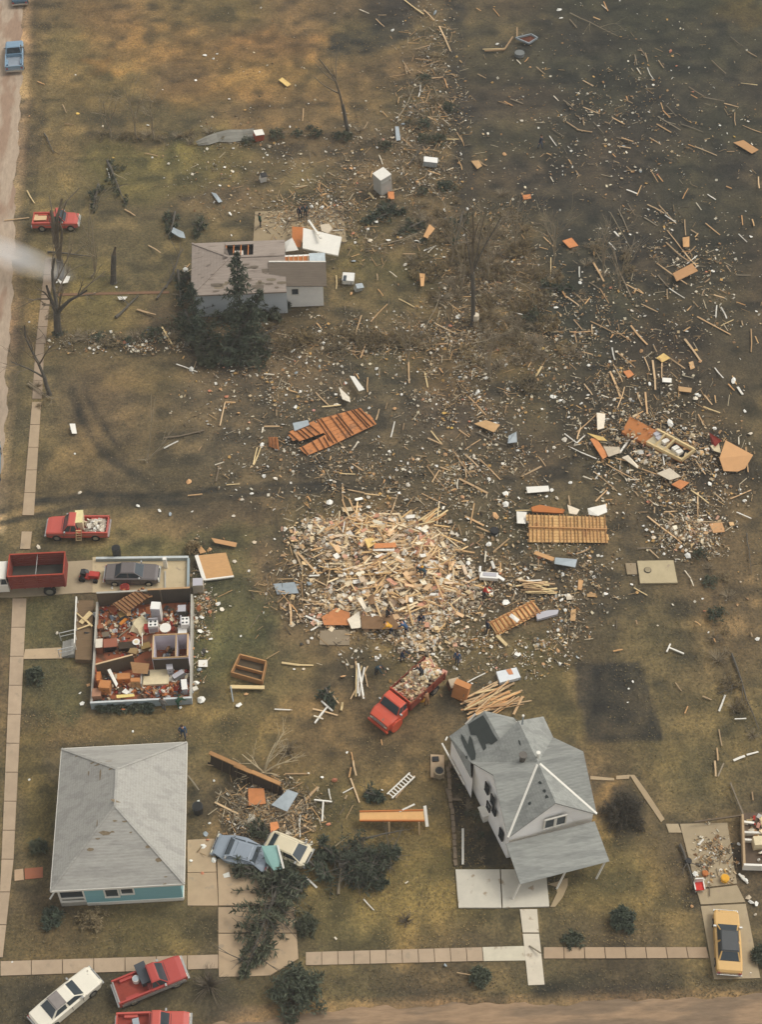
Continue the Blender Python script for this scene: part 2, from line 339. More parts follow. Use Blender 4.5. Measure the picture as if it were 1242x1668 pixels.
def slabs(name, quads, h, label, m, jitter=.05, joint=.03):
    """concrete laid in bays; quads are map-pixel corner lists"""
    mb = MB()
    for q in quads:
        P = [G(x, y) for x, y in q]; c = sum(P, Vector()) / len(P)
        P = [p + (c - p).normalized() * joint for p in P]
        a = sum(P[i].x * P[(i + 1) % len(P)].y - P[(i + 1) % len(P)].x * P[i].y for i in range(len(P)))
        if a < 0: P.reverse()
        t = 1 + rnd.uniform(-jitter, jitter)
        mb.hull([(*p.xy, -.02) for p in P], [(*p.xy, h) for p in P], 0, tuple(x * t for x in lin(m)))
    o = mb.build(name, CONCT, colour=True); struct(o, label); return o
CONCT = mat('laid_concrete', (200, 200, 200), attr='tint', var=.12, scale=1.0, bump=.08, spots=((158, 140, 116), 1.4, .62))
def bays(a0, a1, b0, b1, n):
    """split the quad a0-a1 (one edge) / b0-b1 (other edge) into n bays"""
    L_ = lambda p, q, t: (p[0] + (q[0] - p[0]) * t, p[1] + (q[1] - p[1]) * t)
    return [[L_(a0, a1, i / n), L_(a0, a1, (i + 1) / n), L_(b0, b1, (i + 1) / n), L_(b0, b1, i / n)] for i in range(n)]
SW = (172, 150, 124)
slabs('sidewalk', bays((0,1566),(356,1555),(0,1590),(356,1578),7), .05, 'pink concrete pavement beside the white car and red pickup', SW)
slabs('sidewalk', bays((498,1551),(786,1543),(498,1573),(788,1566),11), .05, 'jointed concrete pavement in front of the empty lot', SW)
slabs('sidewalk', [[(786,1543),(858,1541),(858,1565),(788,1566)]], .05, 'new white bay of the front pavement', (200,190,166))
slabs('sidewalk', bays((886,1543),(1152,1543),(886,1562),(1156,1561),8), .05, 'pavement from the white walk to the yellow car', (166,142,114))
slabs('sidewalk', [[(1234,1540),(1300,1540),(1300,1562),(1238,1562)]], .05, 'pavement beyond the yellow car', (172,146,116))
slabs('sidewalk', bays((20,975),(2,1400),(43,975),(22,1400),9)+bays((2,1400),(-6,1560),(22,1400),(4,1560),3), .05, 'long side pavement past the roofless house', SW)
slabs('sidewalk', bays((52,655),(36,840),(67,655),(55,840),5)+[[(35,866),(52,866),(49,895),(32,895)]], .05, 'side pavement beside the muddy field', (168,146,118))
slabs('sidewalk', bays((74,420),(58,560),(88,420),(74,560),5)+bays((58,560),(52,650),(72,560),(68,650),3), .03, 'cracked side pavement beside the broken trees', (150,130,108), .1)
slabs('path', [[(40,1058),(100,1055),(102,1073),(37,1074)]], .05, 'short concrete path to the porch steps', (182,158,126))
slabs('path', [[(23,1417),(38,1415),(39,1434),(23,1436)]], .07, 'short path bay beside the blue walled house', (186,156,124))
slabs('path', [[(39,1415),(70,1412),(70,1430),(40,1433)]], .04, 'red brick path bay beside the blue walled house', (150,92,66), .1)
slabs('driveway', [[(-40,972),(-40,915),(104,915),(160,912),(160,965),(122,967),(20,974)]], .04, 'tan concrete driveway under the grain truck', (164,146,118))
slabs('driveway', bays((305,1368),(305,1476),(350,1366),(356,1476),2)+[[(352,1366),(420,1362),(470,1370),(478,1474),(356,1476)]]+[[(355,1478),(482,1478),(484,1520),(355,1520)],[(355,1521),(484,1521),(487,1562),(440,1590),(356,1592)]], .05, 'concrete driveway under the fallen spruce', (172,148,118), .1)
slabs('driveway', [[(1108,1342),(1186,1340),(1202,1440),(1135,1448)],[(1135,1450),(1202,1442),(1216,1470),(1142,1474)],[(1142,1476),(1216,1472),(1240,1594),(1164,1596)],[(1085,1342),(1106,1342),(1112,1357),(1090,1357)]], .05, 'debris strewn concrete driveway with yellow car', (164,146,116), .08)
slabs('patio', [[(742,1417),(815,1417),(818,1480),(747,1480)],[(816,1417),(890,1417),(896,1478),(819,1480)]], .12, 'clean white concrete patio beside the leaning farmhouse', (198,190,172), .02)
slabs('path', [[(847,1481),(876,1481),(879,1520),(852,1520)],[(852,1521),(879,1521),(888,1605),(861,1606)]], .07, 'white front walk from the patio to the dirt road', (202,190,168), .03)
slabs('path', [[(892,1440),(905,1437),(926,1430),(926,1442),(918,1462),(905,1478),(897,1478),(908,1455),(906,1444)]], .04, 'curved tan path bay at the porch of the farmhouse', (160,140,108))
slabs('path', [[(1026,1262),(1034,1262),(1055,1290),(1084,1335),(1078,1340),(1045,1292)],[(962,1264),(1002,1268),(1002,1272),(962,1270)],[(1004,1264),(1028,1262),(1026,1269),(1004,1270)]], .04, 'narrow stone edging path round the dark flower bed', (168,146,114))
slabs('patio', [[(1038,915),(1098,914),(1105,951),(1043,952)]], .15, 'square concrete slab with an iron ring', (176,160,126))
slabs('patio', [[(1019,918),(1037,918),(1039,937),(1022,937)]], .1, 'small concrete step beside the square slab', (150,132,104))
slabs('patio', [[(521,1028),(570,1026),(570,1052),(520,1051)]], .08, 'worn grey slab at the foot of the rubble heap', (140,124,100))
slabs('patio', [[(415,345),(560,340),(565,395),(412,395)]], .05, 'bare floor slab behind the grey roofed house', (150,132,102), .05)
slabs('patio', [[(150,908),(308,906),(310,963),(150,966)]], .06, 'tan garage floor slab under the dark car', (192,172,136))
slabs('path', [[(88,478),(276,474),(276,478),(88,482)]], .02, 'thin brick path crossing the lawn by the bare tree', (122,92,68))

# ---------------------------------------------------------------- houses
SHING = mat('grey_shingles', (150, 150, 142), var=.2, spots=((138, 138, 131), .6, .5), course=.13, scale=2.2, bump=.25, stretch=(.6, 3, 3))
SHINGB = mat('pale_grey_shingles', (166, 162, 152), var=.18, spots=((156, 152, 143), .45, .5), course=.12, scale=2.5, bump=.2, stretch=(.7, 3, 3))
SHINGP = mat('pinkish_grey_shingles', (152, 138, 125), var=.2, course=.1, scale=1.6, bump=.3, stretch=(.5, 3, 3), spots=((120, 106, 94), 1.1, .6))
SHINGD = mat('brown_shingles', (112, 100, 86), var=.18, course=.1, scale=2, bump=.3, stretch=(.5, 3, 3))
FELT = mat('roofing_felt', (62, 66, 62), var=.12, scale=2)
WALLW = mat('white_clapboard', (252, 248, 240), var=.05, scale=1.5, stretch=(.3, .3, 8))
TEAL = mat('teal_clapboard', (134, 180, 182), var=.1, scale=1.5, stretch=(.3, .3, 8))
LILAC = mat('lilac_wallboard', (206, 198, 202), var=.08)
PANEL = mat('brown_panelling', (98, 84, 66), var=.15, stretch=(6, 6, .4), scale=2)
FLOOR = mat('red_brown_floor', (146, 84, 54), var=.22, scale=1.5, spots=((92, 66, 48), .8, .58))
GREYB = mat('grey_block', (172, 166, 152), var=.12, scale=2.5)
def mean(*p): return sum((Vector(q) for q in p), Vector()) / len(p)
def child(mb, name, mats, parent, **k): return mb.build(name, mats, parent, off=tuple(parent.location), **k)
def window(parent, wall_a, wall_b, t0, t1, z0, z1, out=.02, panes=1, framemat=None, w=.1):
    """window in a vertical wall running a->b (outside on the right of a->b), t = metres along"""
    a = Vector((*wall_a[:2], 0)); b = Vector((*wall_b[:2], 0)); d = (b - a).normalized(); n = Vector((d.y, -d.x, 0))
    f = MB()
    def bx(mb, s0, s1, za, zb, o0, o1, m=0):
        q = [a + d * s0 + n * o0, a + d * s1 + n * o0, a + d * s1 + n * o1, a + d * s0 + n * o1]
        q = [q[3], q[2], q[1], q[0]]
        mb.hull([(p.x, p.y, za) for p in q], [(p.x, p.y, zb) for p in q], m)
    bx(f, t0 - w, t1 + w, z1, z1 + w, -.02, out + .06); bx(f, t0 - w, t1 + w, z0 - w, z0, -.02, out + .09)
    bx(f, t0 - w, t0, z0, z1, -.02, out + .055); bx(f, t1, t1 + w, z0, z1, -.02, out + .055)
    for k in range(1, panes):
        s = t0 + (t1 - t0) * k / panes; bx(f, s - .04, s + .04, z0, z1, -.02, out + .05)
    o = child(f, 'window', framemat or WHITE, parent)
    g = MB(); bx(g, t0, t1, z0, z1, -.02, out)
    child(g, 'pane', GLASS, parent).parent = o
    return o
def reparent_fix(o): pass

# --- teal walled house with the big pale hip roof
def teal_house():
    x0, x1, y0, y1, ze, zr = -19.55, -10.4, 51.65, 63.0, 2.6, 5.7
    t = thing('hip_roof_house', 'intact teal house under a pale grey hip roof with torn shingle spots', 'house', ((x0 + x1) / 2, (y0 + y1) / 2, 0))
    wx0, wx1, wy0, wy1 = x0 + .38, x1 - .3, y0 + .12, y1 - .4
    w = MB(); w.hull([(wx0 + 1.8, wy0, 0), (wx1, wy0, 0), (wx1, wy1, 0), (wx0, wy1, 0), (wx0, wy0 + 1.5, 0), (wx0 + 1.8, wy0 + 1.5, 0)],
                     [(wx0 + 1.8, wy0, ze), (wx1, wy0, ze), (wx1, wy1, ze), (wx0, wy1, ze), (wx0, wy0 + 1.5, ze), (wx0 + 1.8, wy0 + 1.5, ze)])
    child(w, 'wall', TEAL, t)
    b = MB(); b.box(((wx0 + 1.8 + wx1) / 2, wy0 - .03, .18), (wx1 - wx0 - 1.8, .06, .36)); b.box(((wx0 + wx1) / 2, wy0 - .03, ze - .25), (wx1 - wx0, .1, .2))
    b.box((wx1 + .03, (wy0 + wy1) / 2, .18), (.06, wy1 - wy0, .36)); child(b, 'trim', WHITE, t)
    # corner porch: floor, rail, posts, dark screen
    p = MB(); p.box((wx0 + .9, wy0 + .75, .25), (1.8, 1.5, .5)); child(p, 'porch_floor', GREYB, t)
    p = MB()
    for xx in (wx0 + .06, wx0 + 1.74): p.box((xx, wy0 + .06, ze / 2 + .2), (.12, .12, ze - .45))
    p.box((wx0 + .9, wy0 + .06, 1.05), (1.6, .08, .1)); p.box((wx0 + .9, wy0 + .06, .55), (1.6, .08, .1)); p.box((wx0 + .06, wy0 + .75, 1.05), (.08, 1.3, .1))
    child(p, 'porch_rail', WHITE, t)
    p = MB(); p.box((wx0 + .9, wy0 + .1, 1.75), (1.56, .02, 1.3)); child(p, 'screen', GLASS, t)
    window(t, (wx0, wy0), (wx1, wy0), 3.25, 4.1, 1.15, 2.2); window(t, (wx0, wy0), (wx1, wy0), 4.35, 5.15, 1.45, 2.2)
    xr = (x0 + x1) / 2; ya, yb = y0 + 4.6, y1 - 3.85
    r = MB(); th = .14
    A, B_, C, D = (x0, y0), (x1, y0), (x1, y1), (x0, y1)
    up = lambda p, z: (*p, z)
    R1, R2 = (xr, ya, zr), (xr, yb, zr)
    r.face([up(A, ze), up(B_, ze), R1]); r.face([up(B_, ze), up(C, ze), R2, R1]); r.face([up(C, ze), up(D, ze), R2]); r.face([up(D, ze), up(A, ze), R1, R2])
    r.hull([up(q, ze - th) for q in (A, B_, C, D)], [up(q, ze - .002) for q in (A, B_, C, D)], caps=True)
    ro = child(r, 'roof', SHINGB, t)
    e = MB()
    for a, b2 in ((A, B_), (B_, C), (C, D), (D, A)): e.bar(up(a, ze - .1), up(b2, ze - .1), .06, .2)
    child(e, 'gutter', WHITE, t).parent = ro
    # ridge caps
    c = MB()
    for a, b2 in ((R1, R2), (up(A, ze), R1), (up(B_, ze), R1), (up(C, ze), R2), (up(D, ze), R2)): c.bar(Vector(a) + Vector((0, 0, .02)), Vector(b2) + Vector((0, 0, .005)), .16, .025)
    child(c, 'ridge_cap', SHINGB, t).parent = ro
    # torn places, lying a few millimetres proud of the roof faces
    tearm = mat('bare_decking', (128, 112, 88), var=.3, scale=6)
    def onroof(px, py):
        best = None
        for face in r.f[:4]:
            P = [Vector(r.v[i]) for i in face]; n = (P[1] - P[0]).cross(P[2] - P[0]).normalized()
            o_ = Vector((0, 0, CAM_H)); d = G(px, py, 0) - o_; s = (P[0] - o_).dot(n) / d.dot(n); h = o_ + d * s
            ok = all(((P[(i + 1) % len(P)] - P[i]).cross(h - P[i])).dot(n) > -1e-3 for i in range(len(P)))
            if ok: best = (h, n)
        return best
    for px, py, sx, sy in ((160,1245,.9,.16),(163,1262,.2,1.0),(150,1243,.5,.14),(181,1252,.6,.2),(188,1275,.15,.5),(188,1305,.7,.22),(170,1357,.8,.3),(183,1355,.4,.14),(147,1384,.7,.25),(160,1366,.4,.15),(187,1337,.35,.14),(203,1338,.35,.14),(213,1356,.25,.12),(241,1379,.45,.2),(258,1400,.7,.4),(268,1440,.3,.12),(270,1428,.3,.12),(144,1260,.14,.6),(176,1240,.6,.12),(158,1341,.1,.6),(124,1232,.4,.1)):
        h = onroof(px, py)
        if not h: continue
        h, n = h; u = Vector((1, 0, 0)) - n * n.x; u.normalize(); v = n.cross(u)
        k = 7; pts = []
        for i in range(k):
            a = 2 * math.pi * i / k; q = rnd.uniform(.3, .6); pts.append(h + n * .012 + u * math.cos(a) * sx * q + v * math.sin(a) * sy * q)
        tears = MB(); tears.slab(pts, .008); child(tears, 'torn_shingle', tearm, t).parent = ro
teal_house()

# --- white farmhouse twisted off its foundation
def farmhouse():
    ps = dict(A=(877.5,1242,6.0), WP=(804,1262,6.0), FP=(906,1308,6.0), EP=(951,1224,6.0), NP=(845,1174,5.9), FL=(828.3,1364.7,3.5), FR=(973,1326,3.5), EN=(902,1201,3.75),
              K=(767,1241,3.5), NE=(886,1167,3.75), Q1=(789.6,1157.7,4.9), Q2=(815.4,1204,4.9), V=(847,1184,4.9), NV=(838.6,1169.3,3.7), NWc=(732.5,1199,2.9), SWc=(768,1267,2.9),
              PTL=(825,1374,2.85), PTR=(969.5,1337.5,2.85), PBR=(993.8,1403,1.85), PBL=(848.2,1440.3,1.85))
    p = {k: G(*v) for k, v in ps.items()}
    t = thing('farmhouse', 'white two storey farmhouse twisted off its foundation, grey cross gabled roof', 'house', (p['A'].x, p['A'].y, 0))
    r = MB(); th = Vector((0, 0, .12))
    faces = [('A','WP','FL'), ('A','FL','FP'), ('A','FP','FR'), ('A','FR','EP'), ('A','EP','EN'), ('A','EN','NE','NP'), ('Q1','NV','V','Q2'), ('A','K','WP'), ('Q2','V','NP','A'), ('NWc','SWc','K','A','Q2'), ('NWc','Q2','Q1')]
    for f in faces:
        pts = [p[k] for k in f]
        if len(pts) > 4:
            for i in range(1, len(pts) - 1):
                r.face([pts[0], pts[i], pts[i + 1]])
        else: r.face(pts)
    under = [(q, ) for q in ()]
    for a, b in (('WP','FL'),('FL','FP'),('FP','FR'),('FR','EP'),('EP','EN'),('EN','NE'),('NE','NP'),('NP','NV'),('NV','Q1'),('Q1','NWc'),('NWc','SWc'),('SWc','K'),('K','WP')):
        r.face([p[a], p[b], p[b] - th, p[a] - th])
    ro = child(r, 'roof', SHING, t)
    # metal valley flashing, vents
    fl = MB()
    for a, b in (('A','FL'),('A','FR')):
        d = (p[b] - p[a]); fl.bar(p[a] + d * .03 + Vector((0, 0, .05)), p[b] + Vector((0, 0, .05)), .16, .04)
    child(fl, 'valley_flashing', WHITE, t).parent = ro
    def on3(f, px, py):
        P = [p[k] for k in f]; n = (P[1] - P[0]).cross(P[2] - P[0]).normalized(); n = n if n.z > 0 else -n
        o_ = Vector((0, 0, CAM_H)); d = G(px, py, 0) - o_; return o_ + d * ((P[0] - o_).dot(n) / d.dot(n)), n
    for px, py in ((851.5,1178.5),):
        h, n = on3(('A','NP','V'), px, py); m = MB(); m.tube([h - Vector((0,0,.1)), h + Vector((0,0,.95))], .06, 8); child(m, 'vent_pipe', GREYMET, t).parent = ro
        m = MB(); m.tube([h + Vector((0,0,.95)), h + Vector((0,0,1.05))], .09, 8); child(m, 'vent_cap', WHITE, t).parent = ro
    m = MB(); h = p['A'] + Vector((-1.0, .6, -.5)); m.tube([h + Vector((0,0,-.3)), h + Vector((0,0,.6))], .22, 10); m.tube([h + Vector((0,0,.6)), h + Vector((0,0,.66))], .3, 10); child(m, 'roof_ventilator', mat('rusty_vent', (104, 98, 90)), t).parent = ro
    m = MB(); h = p['A'] + Vector((.05, .5, -.1)); m.tube([h + Vector((0,0,-.3)), h + Vector((0,0,.5))], .09, 8); m.tube([h + Vector((0,0,.5)), h + Vector((0,0,.6))], .16, 8); child(m, 'vent_pipe', WHITE, t).parent = ro
    # felt showing where shingles were stripped (west slope of the rear wing), proud of the shingles
    from mathutils.bvhtree import BVHTree
    from mathutils.geometry import tessellate_polygon
    tris = [(f[0], f[i], f[i + 1]) for f in r.f for i in range(1, len(f) - 1)]; bvh = BVHTree.FromPolygons([Vector(v) for v in r.v], tris)
    def onroof(px, py):
        o_ = Vector((0, 0, CAM_H)); h, n, _, _ = bvh.ray_cast(o_, (G(px, py, 0) - o_).normalized()); return (h + (n if n.z > 0 else -n) * .035) if h else None
    for poly in ([(763,1180),(776,1172),(788,1165),(796,1178),(804,1194),(812,1206),(802,1213),(797,1211),(792,1212),(793,1219),(789,1223),(783,1211),(777,1198),(768,1197)],
                 [(752,1195),(757,1201),(763,1213),(766,1198),(770,1204),(773,1216),(776,1228),(775,1237),(769,1239),(764,1230),(757,1216),(752,1203)],
                 [(845,1205),(848,1207),(850,1215),(847,1213)],[(759,1232),(762,1231),(763,1236),(760,1236)]):
        pts = [p_ for p_ in (onroof(x, y) for x, y in poly) if p_]; q = MB()
        for tri in tessellate_polygon([[Vector((x, y, 0)) for x, y in poly[:len(pts)]]]):
            vv = [pts[i] for i in tri]
            if (vv[1] - vv[0]).cross(vv[2] - vv[0]).z < 0: vv.reverse()
            q.face(vv)
        child(q, 'stripped_patch', FELT, t).parent = ro
    for x, y in ((881,1275),(888,1289),(892,1298),(864,1309)):
        h, n = on3(('A','FL','FP'), x, y); u = n.orthogonal().normalized(); v = n.cross(u); hl = MB()
        hl.slab([h + n * .02 + (u * math.cos(a) + v * math.sin(a)) * rnd.uniform(.08, .2) for a in (0, 1, 2, 3, 4, 5)], .01); child(hl, 'hole', FELT, t).parent = ro
    # walls: under the eaves, set in from them
    cen = (p['FL'] + p['EN']) / 2
    def inn(k, s=.25, z=None):
        q = Vector((p[k].x, p[k].y, 0)); d = (Vector((cen.x, cen.y, 0)) - q).normalized(); q = q + d * s; q.z = p[k].z if z is None else z; return q
    w = MB(); zb = .1
    def wallq(a, b, sa=.25, sb=.25, peak=None):
        A_, B_ = inn(a, sa), inn(b, sb); pts = [Vector((A_.x, A_.y, zb)), Vector((B_.x, B_.y, zb)), B_ - th]
        if peak: pk = inn(peak, .2); pts.append(pk - th * 1.3)
        pts.append(A_ - th); w.face(pts); return A_, B_
    fa, fb = wallq('FL', 'FR', peak='FP'); wallq('FR', 'EN', peak='EP'); wallq('EN', 'NE'); wa, wb = wallq('K', 'FL', peak='WP'); 
    wallq('NE', 'NV', peak='NP'); wallq('NV', 'NWc', peak='Q1')
    a_, b_ = inn('NWc', .2), inn('SWc', .12); w.face([(a_.x, a_.y, zb), (b_.x, b_.y, zb), b_ - th, a_ - th]); w.face([(b_.x, b_.y, zb), (wa.x, wa.y, zb), wa - th, b_ - th])
    child(w, 'wall', WALLW, t)
    fd = (fb - fa).length
    window(t, fa, fb, fd * .49 - .45, fd * .49 + .2, 3.15, 4.25); window(t, fa, fb, fd * .49 + .4, fd * .49 + 1.05, 3.15, 4.25)
    wl = (wb - wa).length
    for s, z0, z1 in ((wl*.34, 3.3, 4.3), (wl*.5, 3.2, 4.2), (wl*.42, 1.6, 2.4), (wl*.56, 2.5, 3.1), (wl*.78, 1.2, 2.3)):
        window(t, wa, wb, s, s + .55, z0, z1, framemat=DARK, w=.02)
    # side door hood and basement bulkhead
    d = (wb - wa).normalized(); n = Vector((d.y, -d.x, 0)); h = wa + d * wl * .42; h.z = 1.0
    m = MB(); m.box(h + n * .25, (.9, .5, .12), math.atan2(d.y, d.x)); m.box(h + n * .2 + Vector((0, 0, -.65)), (.75, .35, .6), math.atan2(d.y, d.x)); child(m, 'side_step', WHITE, t)
    # porch
    pr = MB(); q = [p['PTL'], p['PTR'], p['PBR'], p['PBL']]; pr.slab(q, .14); po = child(pr, 'porch_roof', SHING, t)
    for k, f in ((0, .02), (1, .52), (2, .97)):
        top = p['PBL'].lerp(p['PBR'], f) - Vector((0, 0, .12)); lean = Vector((-.55, -.45, 0)); pm = MB(); top += (p['PTL'] - p['PBL']) * .06
        pm.bar(top, Vector((top.x, top.y, 0)) + lean, .11, .11); child(pm, 'porch_post', WHITE, t)
    d = (p['PTR'] - p['PTL']).normalized(); pf = MB(); b0 = inn('FL') + d * .5; b1 = inn('FR'); outv = Vector((d.y, -d.x, 0)) * 1.9
    pf.slab([(b0.x, b0.y, .35), (b1.x, b1.y, .35), (b1.x + outv.x, b1.y + outv.y, .3), (b0.x + outv.x, b0.y + outv.y, .3)], .25); child(pf, 'porch_floor', mat('grey_porch_boards', (120, 118, 108)), t)
    g = MB(); g.bar(p['NWc'] + Vector((-.15, 0, -.1)), p['NWc'] + Vector((-.3, -.3, -.1)), .1, .08); child(g, 'downpipe', WHITE, t)
farmhouse()
def loose_board(label, a, b, w, h, m, za=.1, zb=.1, group=None, name='board', cat='board'):
    A, B_ = G(*a, za), G(*b, zb); c = (A + B_) / 2; mb = MB(); mb.bar(A, B_, w, h)
    o = mb.build(name, m, off=tuple(c)); o.location = c; tag(o, label, cat, group); PLACES.append((label, o)); return o
loose_board('long white gutter pipe leaning against the west side of the farmhouse', (720.5,1211), (757,1278), .12, .12, LUM_W, .5, .6, name='gutter', cat='gutter')
loose_board('white board standing in the dark foundation bed of the farmhouse', (754.5,1350), (754.5,1408), .16, .1, LUM_W, .2, .2)
loose_board('white fascia board propped at the rear corner of the farmhouse', (759,1180), (775,1163), .14, .08, LUM_W, 1.6, 2.3)
def foundation():
    t = thing('foundation', 'low crumbled foundation edge where the farmhouse used to stand', 'foundation', G(738, 1330))
    for a, b in (((730,1250),(744,1412)), ((730,1248),(746,1246))):
        m = MB(); A, B_ = G(*a), G(*b); n = max(2, int((B_ - A).length / .5))
        for i in range(n):
            q = A.lerp(B_, (i + .5) / n); m.box((q.x + rnd.uniform(-.05, .05), q.y, .1), (.25, .46, rnd.uniform(.15, .35)), rnd.uniform(-.1, .1), col=(1, 1, 1))
        child(m, 'block_course', mat('old_block', (120, 104, 84), var=.3, scale=4), t)
    for pts in ([(728,1285),(732,1300)], [(731,1302),(752,1303)]):
        m = MB(); m.bar(G(*pts[0], .1), G(*pts[1], .1), .18, .15); child(m, 'edge_board', LUM_G, t)
foundation()
def ac_pad():
    t = thing('air_conditioner', 'air conditioning unit on a small concrete pad beside the farmhouse', 'air conditioner', G(713, 1252))
    m = MB(); P = [G(x, y) for x, y in ((702,1267),(724,1268),(724,1231),(702,1230))]; m.hull([(*q.xy, -.02) for q in P], [(*q.xy, .12) for q in P]); child(m, 'pad', CONC, t)
    m = MB(); q = G(716, 1258, .5); m.tube([(q.x, q.y, .12), (q.x, q.y, .75)], .4, 12); child(m, 'casing', mat('tan_casing', (150, 134, 108)), t)
    m = MB(); m.tube([(q.x, q.y, .75), (q.x, q.y, .78)], .3, 12); child(m, 'fan_grille', DARK, t)
    m = MB(); q = G(710, 1236, .2); m.box((q.x, q.y, .17), (.5, .4, .1)); child(m, 'hatch', DARK, t)
ac_pad()

# --- grey roofed house with a hole in its roof
def grey_house():
    ze = 3.0; TL, TR, BR, BL = G(310.5,394,ze), G(464,393,ze), G(436,479,ze), G(313,479,ze)
    x0, x1, y0, y1 = (TL.x + BL.x) / 2, TR.x, (BL.y + BR.y) / 2, (TL.y + TR.y) / 2
    t = thing('grey_roofed_house', 'damaged house with pinkish grey hip roof torn open behind evergreens', 'house', ((x0 + x1) / 2, (y0 + y1) / 2, 0))
    h = (y1 - y0) / 2; zr = ze + 1.25; ym = (y0 + y1) / 2; R1 = Vector((x0 + h, ym, zr)); R2 = Vector((x1, ym, zr))
    r = MB(); th = .15
    hx0, hx1 = G(364, 400, zr).x, G(412, 400, zr).x
    A, B_, C, D = Vector((x0, y0, ze)), Vector((x1, y0, ze)), Vector((x1, y1, ze)), Vector((x0, y1, ze))
    r.face([D, A, R1]); r.face([A, B_, R2, R1])
    f = lambda x, s: Vector((x, ym + (y1 - ym) * s, zr + (ze - zr) * s))   # north slope with the hole
    r.face([D, R1, f(hx0, 0), f(hx0, 1)]) ; r.face([f(hx0, 0), f(hx1, 0), f(hx1, .12), f(hx0, .12)]); r.face([f(hx0, .8), f(hx1, .8), f(hx1, 1), f(hx0, 1)]); r.face([f(hx1, 0), R2, C, f(hx1, 1)])
    for a, b in ((A, B_), (B_, C), (C, D), (D, A)): r.face([a, b, b - Vector((0, 0, th)), a - Vector((0, 0, th))])
    ro = child(r, 'roof', SHINGP, t)
    c = MB()
    for a, b in ((A, R1), (R1, R2), (D, R1)): c.bar(a + Vector((0, 0, .03)), b + Vector((0, 0, .03)), .2, .05)
    child(c, 'ridge_cap', SHINGP, t).parent = ro
    for k in range(34):     # shingles torn away in patches
        x = rnd.uniform(x0 + 1.5, x1 - .3); s_ = rnd.uniform(.08, .92); q = Vector((x, ym - h * s_, zr + (ze - zr) * s_ + .012)); L_ = rnd.uniform(.3, 1.5); W_ = rnd.uniform(.06, .22)
        if x - x0 < h * (1 - s_) + 1.0: continue
        u = Vector((1, 0, 0)); v = Vector((0, -h, ze - zr)).normalized(); ts = MB(); ts.face([q + u * L_ / 2 * rnd.uniform(.7, 1) * a + v * W_ * b for a, b in ((-1, 1), (0, 1.6), (1, 1), (1, -.6), (.2, -1), (-1, -.8))]); child(ts, 'torn_shingle', SHINGD if k % 3 else LUM_G, t).parent = ro
    raf = MB()
    for k in range(4):
        x = hx0 + (hx1 - hx0) * (k + .3) / 4; raf.bar(f(x, .1) - Vector((0, 0, .12)), f(x, .82) - Vector((0, 0, .12)), .08, .14)
    child(raf, 'rafters', ORANGE, t).parent = ro
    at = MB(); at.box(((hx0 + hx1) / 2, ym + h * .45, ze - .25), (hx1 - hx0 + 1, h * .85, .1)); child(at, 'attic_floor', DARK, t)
    bx = MB(); q = f((hx0 + hx1) / 2, .45); bx.box((q.x, q.y, ze + .1), (.8, .6, .5)); child(bx, 'attic_duct', LUM_W, t)
    w = MB(); e = .35
    w.hull([(x0 + e, y0 + e, 0), (x1, y0 + e, 0), (x1, y1 - e, 0), (x0 + e, y1 - e, 0)], [(x0 + e, y0 + e, ze - .1), (x1, y0 + e, ze - .1), (x1, y1 - e, ze - .1), (x0 + e, y1 - e, ze - .1)], caps=False)
    wl = mat('grey_clapboard', (196, 200, 200), var=.08, stretch=(.3, .3, 8)); child(w, 'wall', wl, t)
    # right wing: dark south slope, north slope torn away
    ra, rb = G(438, 427, 4.15), G(531, 427, 4.15); ea, eb = G(437, 466, 3.1), G(532, 466, 3.1)
    m = MB(); m.slab([ea, eb, rb, ra], .14); w2 = child(m, 'wing_roof', SHINGD, t)
    m = MB(); m.bar(ra + Vector((0, .05, 0)), rb + Vector((0, .05, 0)), .16, .1); child(m, 'ridge_board', LUM_W, t).parent = w2
    yw = ea.y + .4; xa, xb = ea.x - .6, eb.x - .3; yb = ra.y + 2.2
    m = MB(); m.hull([(xa, yw, 0), (xb, yw, 0), (xb, yb, 0), (xa, yb, 0)], [(xa, yw, 3.0), (xb, yw, 3.0), (xb, yb, 3.0), (xa, yb, 3.0)]); child(m, 'wing_wall', mat('pale_stucco', (238, 234, 224), var=.08), t)
    m = MB(); m.face([(xb, yw, 3.0), (xb, ra.y, 4.05), (xb, ra.y, 3.0)]); child(m, 'gable', WALLW, t)
    window(t, (xa, yw), (xb, yw), 2.75, 3.35, 1.6, 2.3)
    m = MB(); m.box(((xa + xb) / 2 + .7, ra.y + 1.0, 3.1), (2.6, 1.6, .12)); child(m, 'ceiling_joists', ORANGE, t)
    m = MB()
    for k in range(6): m.box((xa + 2.6 + k * .45, ra.y + 1.0, 3.22), (.08, 1.6, .14))
    child(m, 'joist', LUM_T, t)
    m = MB(); q = G(517, 420, 3.3); m.box((q.x, q.y, 3.2), (1.5, 1.3, .3)); child(m, 'tank', mat('pale_blue_tank', (186, 194, 194)), t)
    return t
grey_house()
def panel_thing(name, label, cat, quad, z, th, m, edge=None, group=None, part=None):
    """a flat sheet of wreckage lying on something; z one height or one per corner"""
    zz = z if isinstance(z, (list, tuple)) else [z] * len(quad)
    P = [G(x, y, k) for (x, y), k in zip(quad, zz)]; c = sum(P, Vector()) / len(P)
    mb = MB(); mb.slab(P, th); o = mb.build(name, m, off=tuple(c)); o.location = c; tag(o, label, cat, group); PLACES.append((label, o))
    if edge:
        e = MB()
        for i, j in edge: e.bar(P[i], P[j % len(P)], .1, .12)
        k = e.build('edge_trim', WHITE, o, off=tuple(c))
    return o
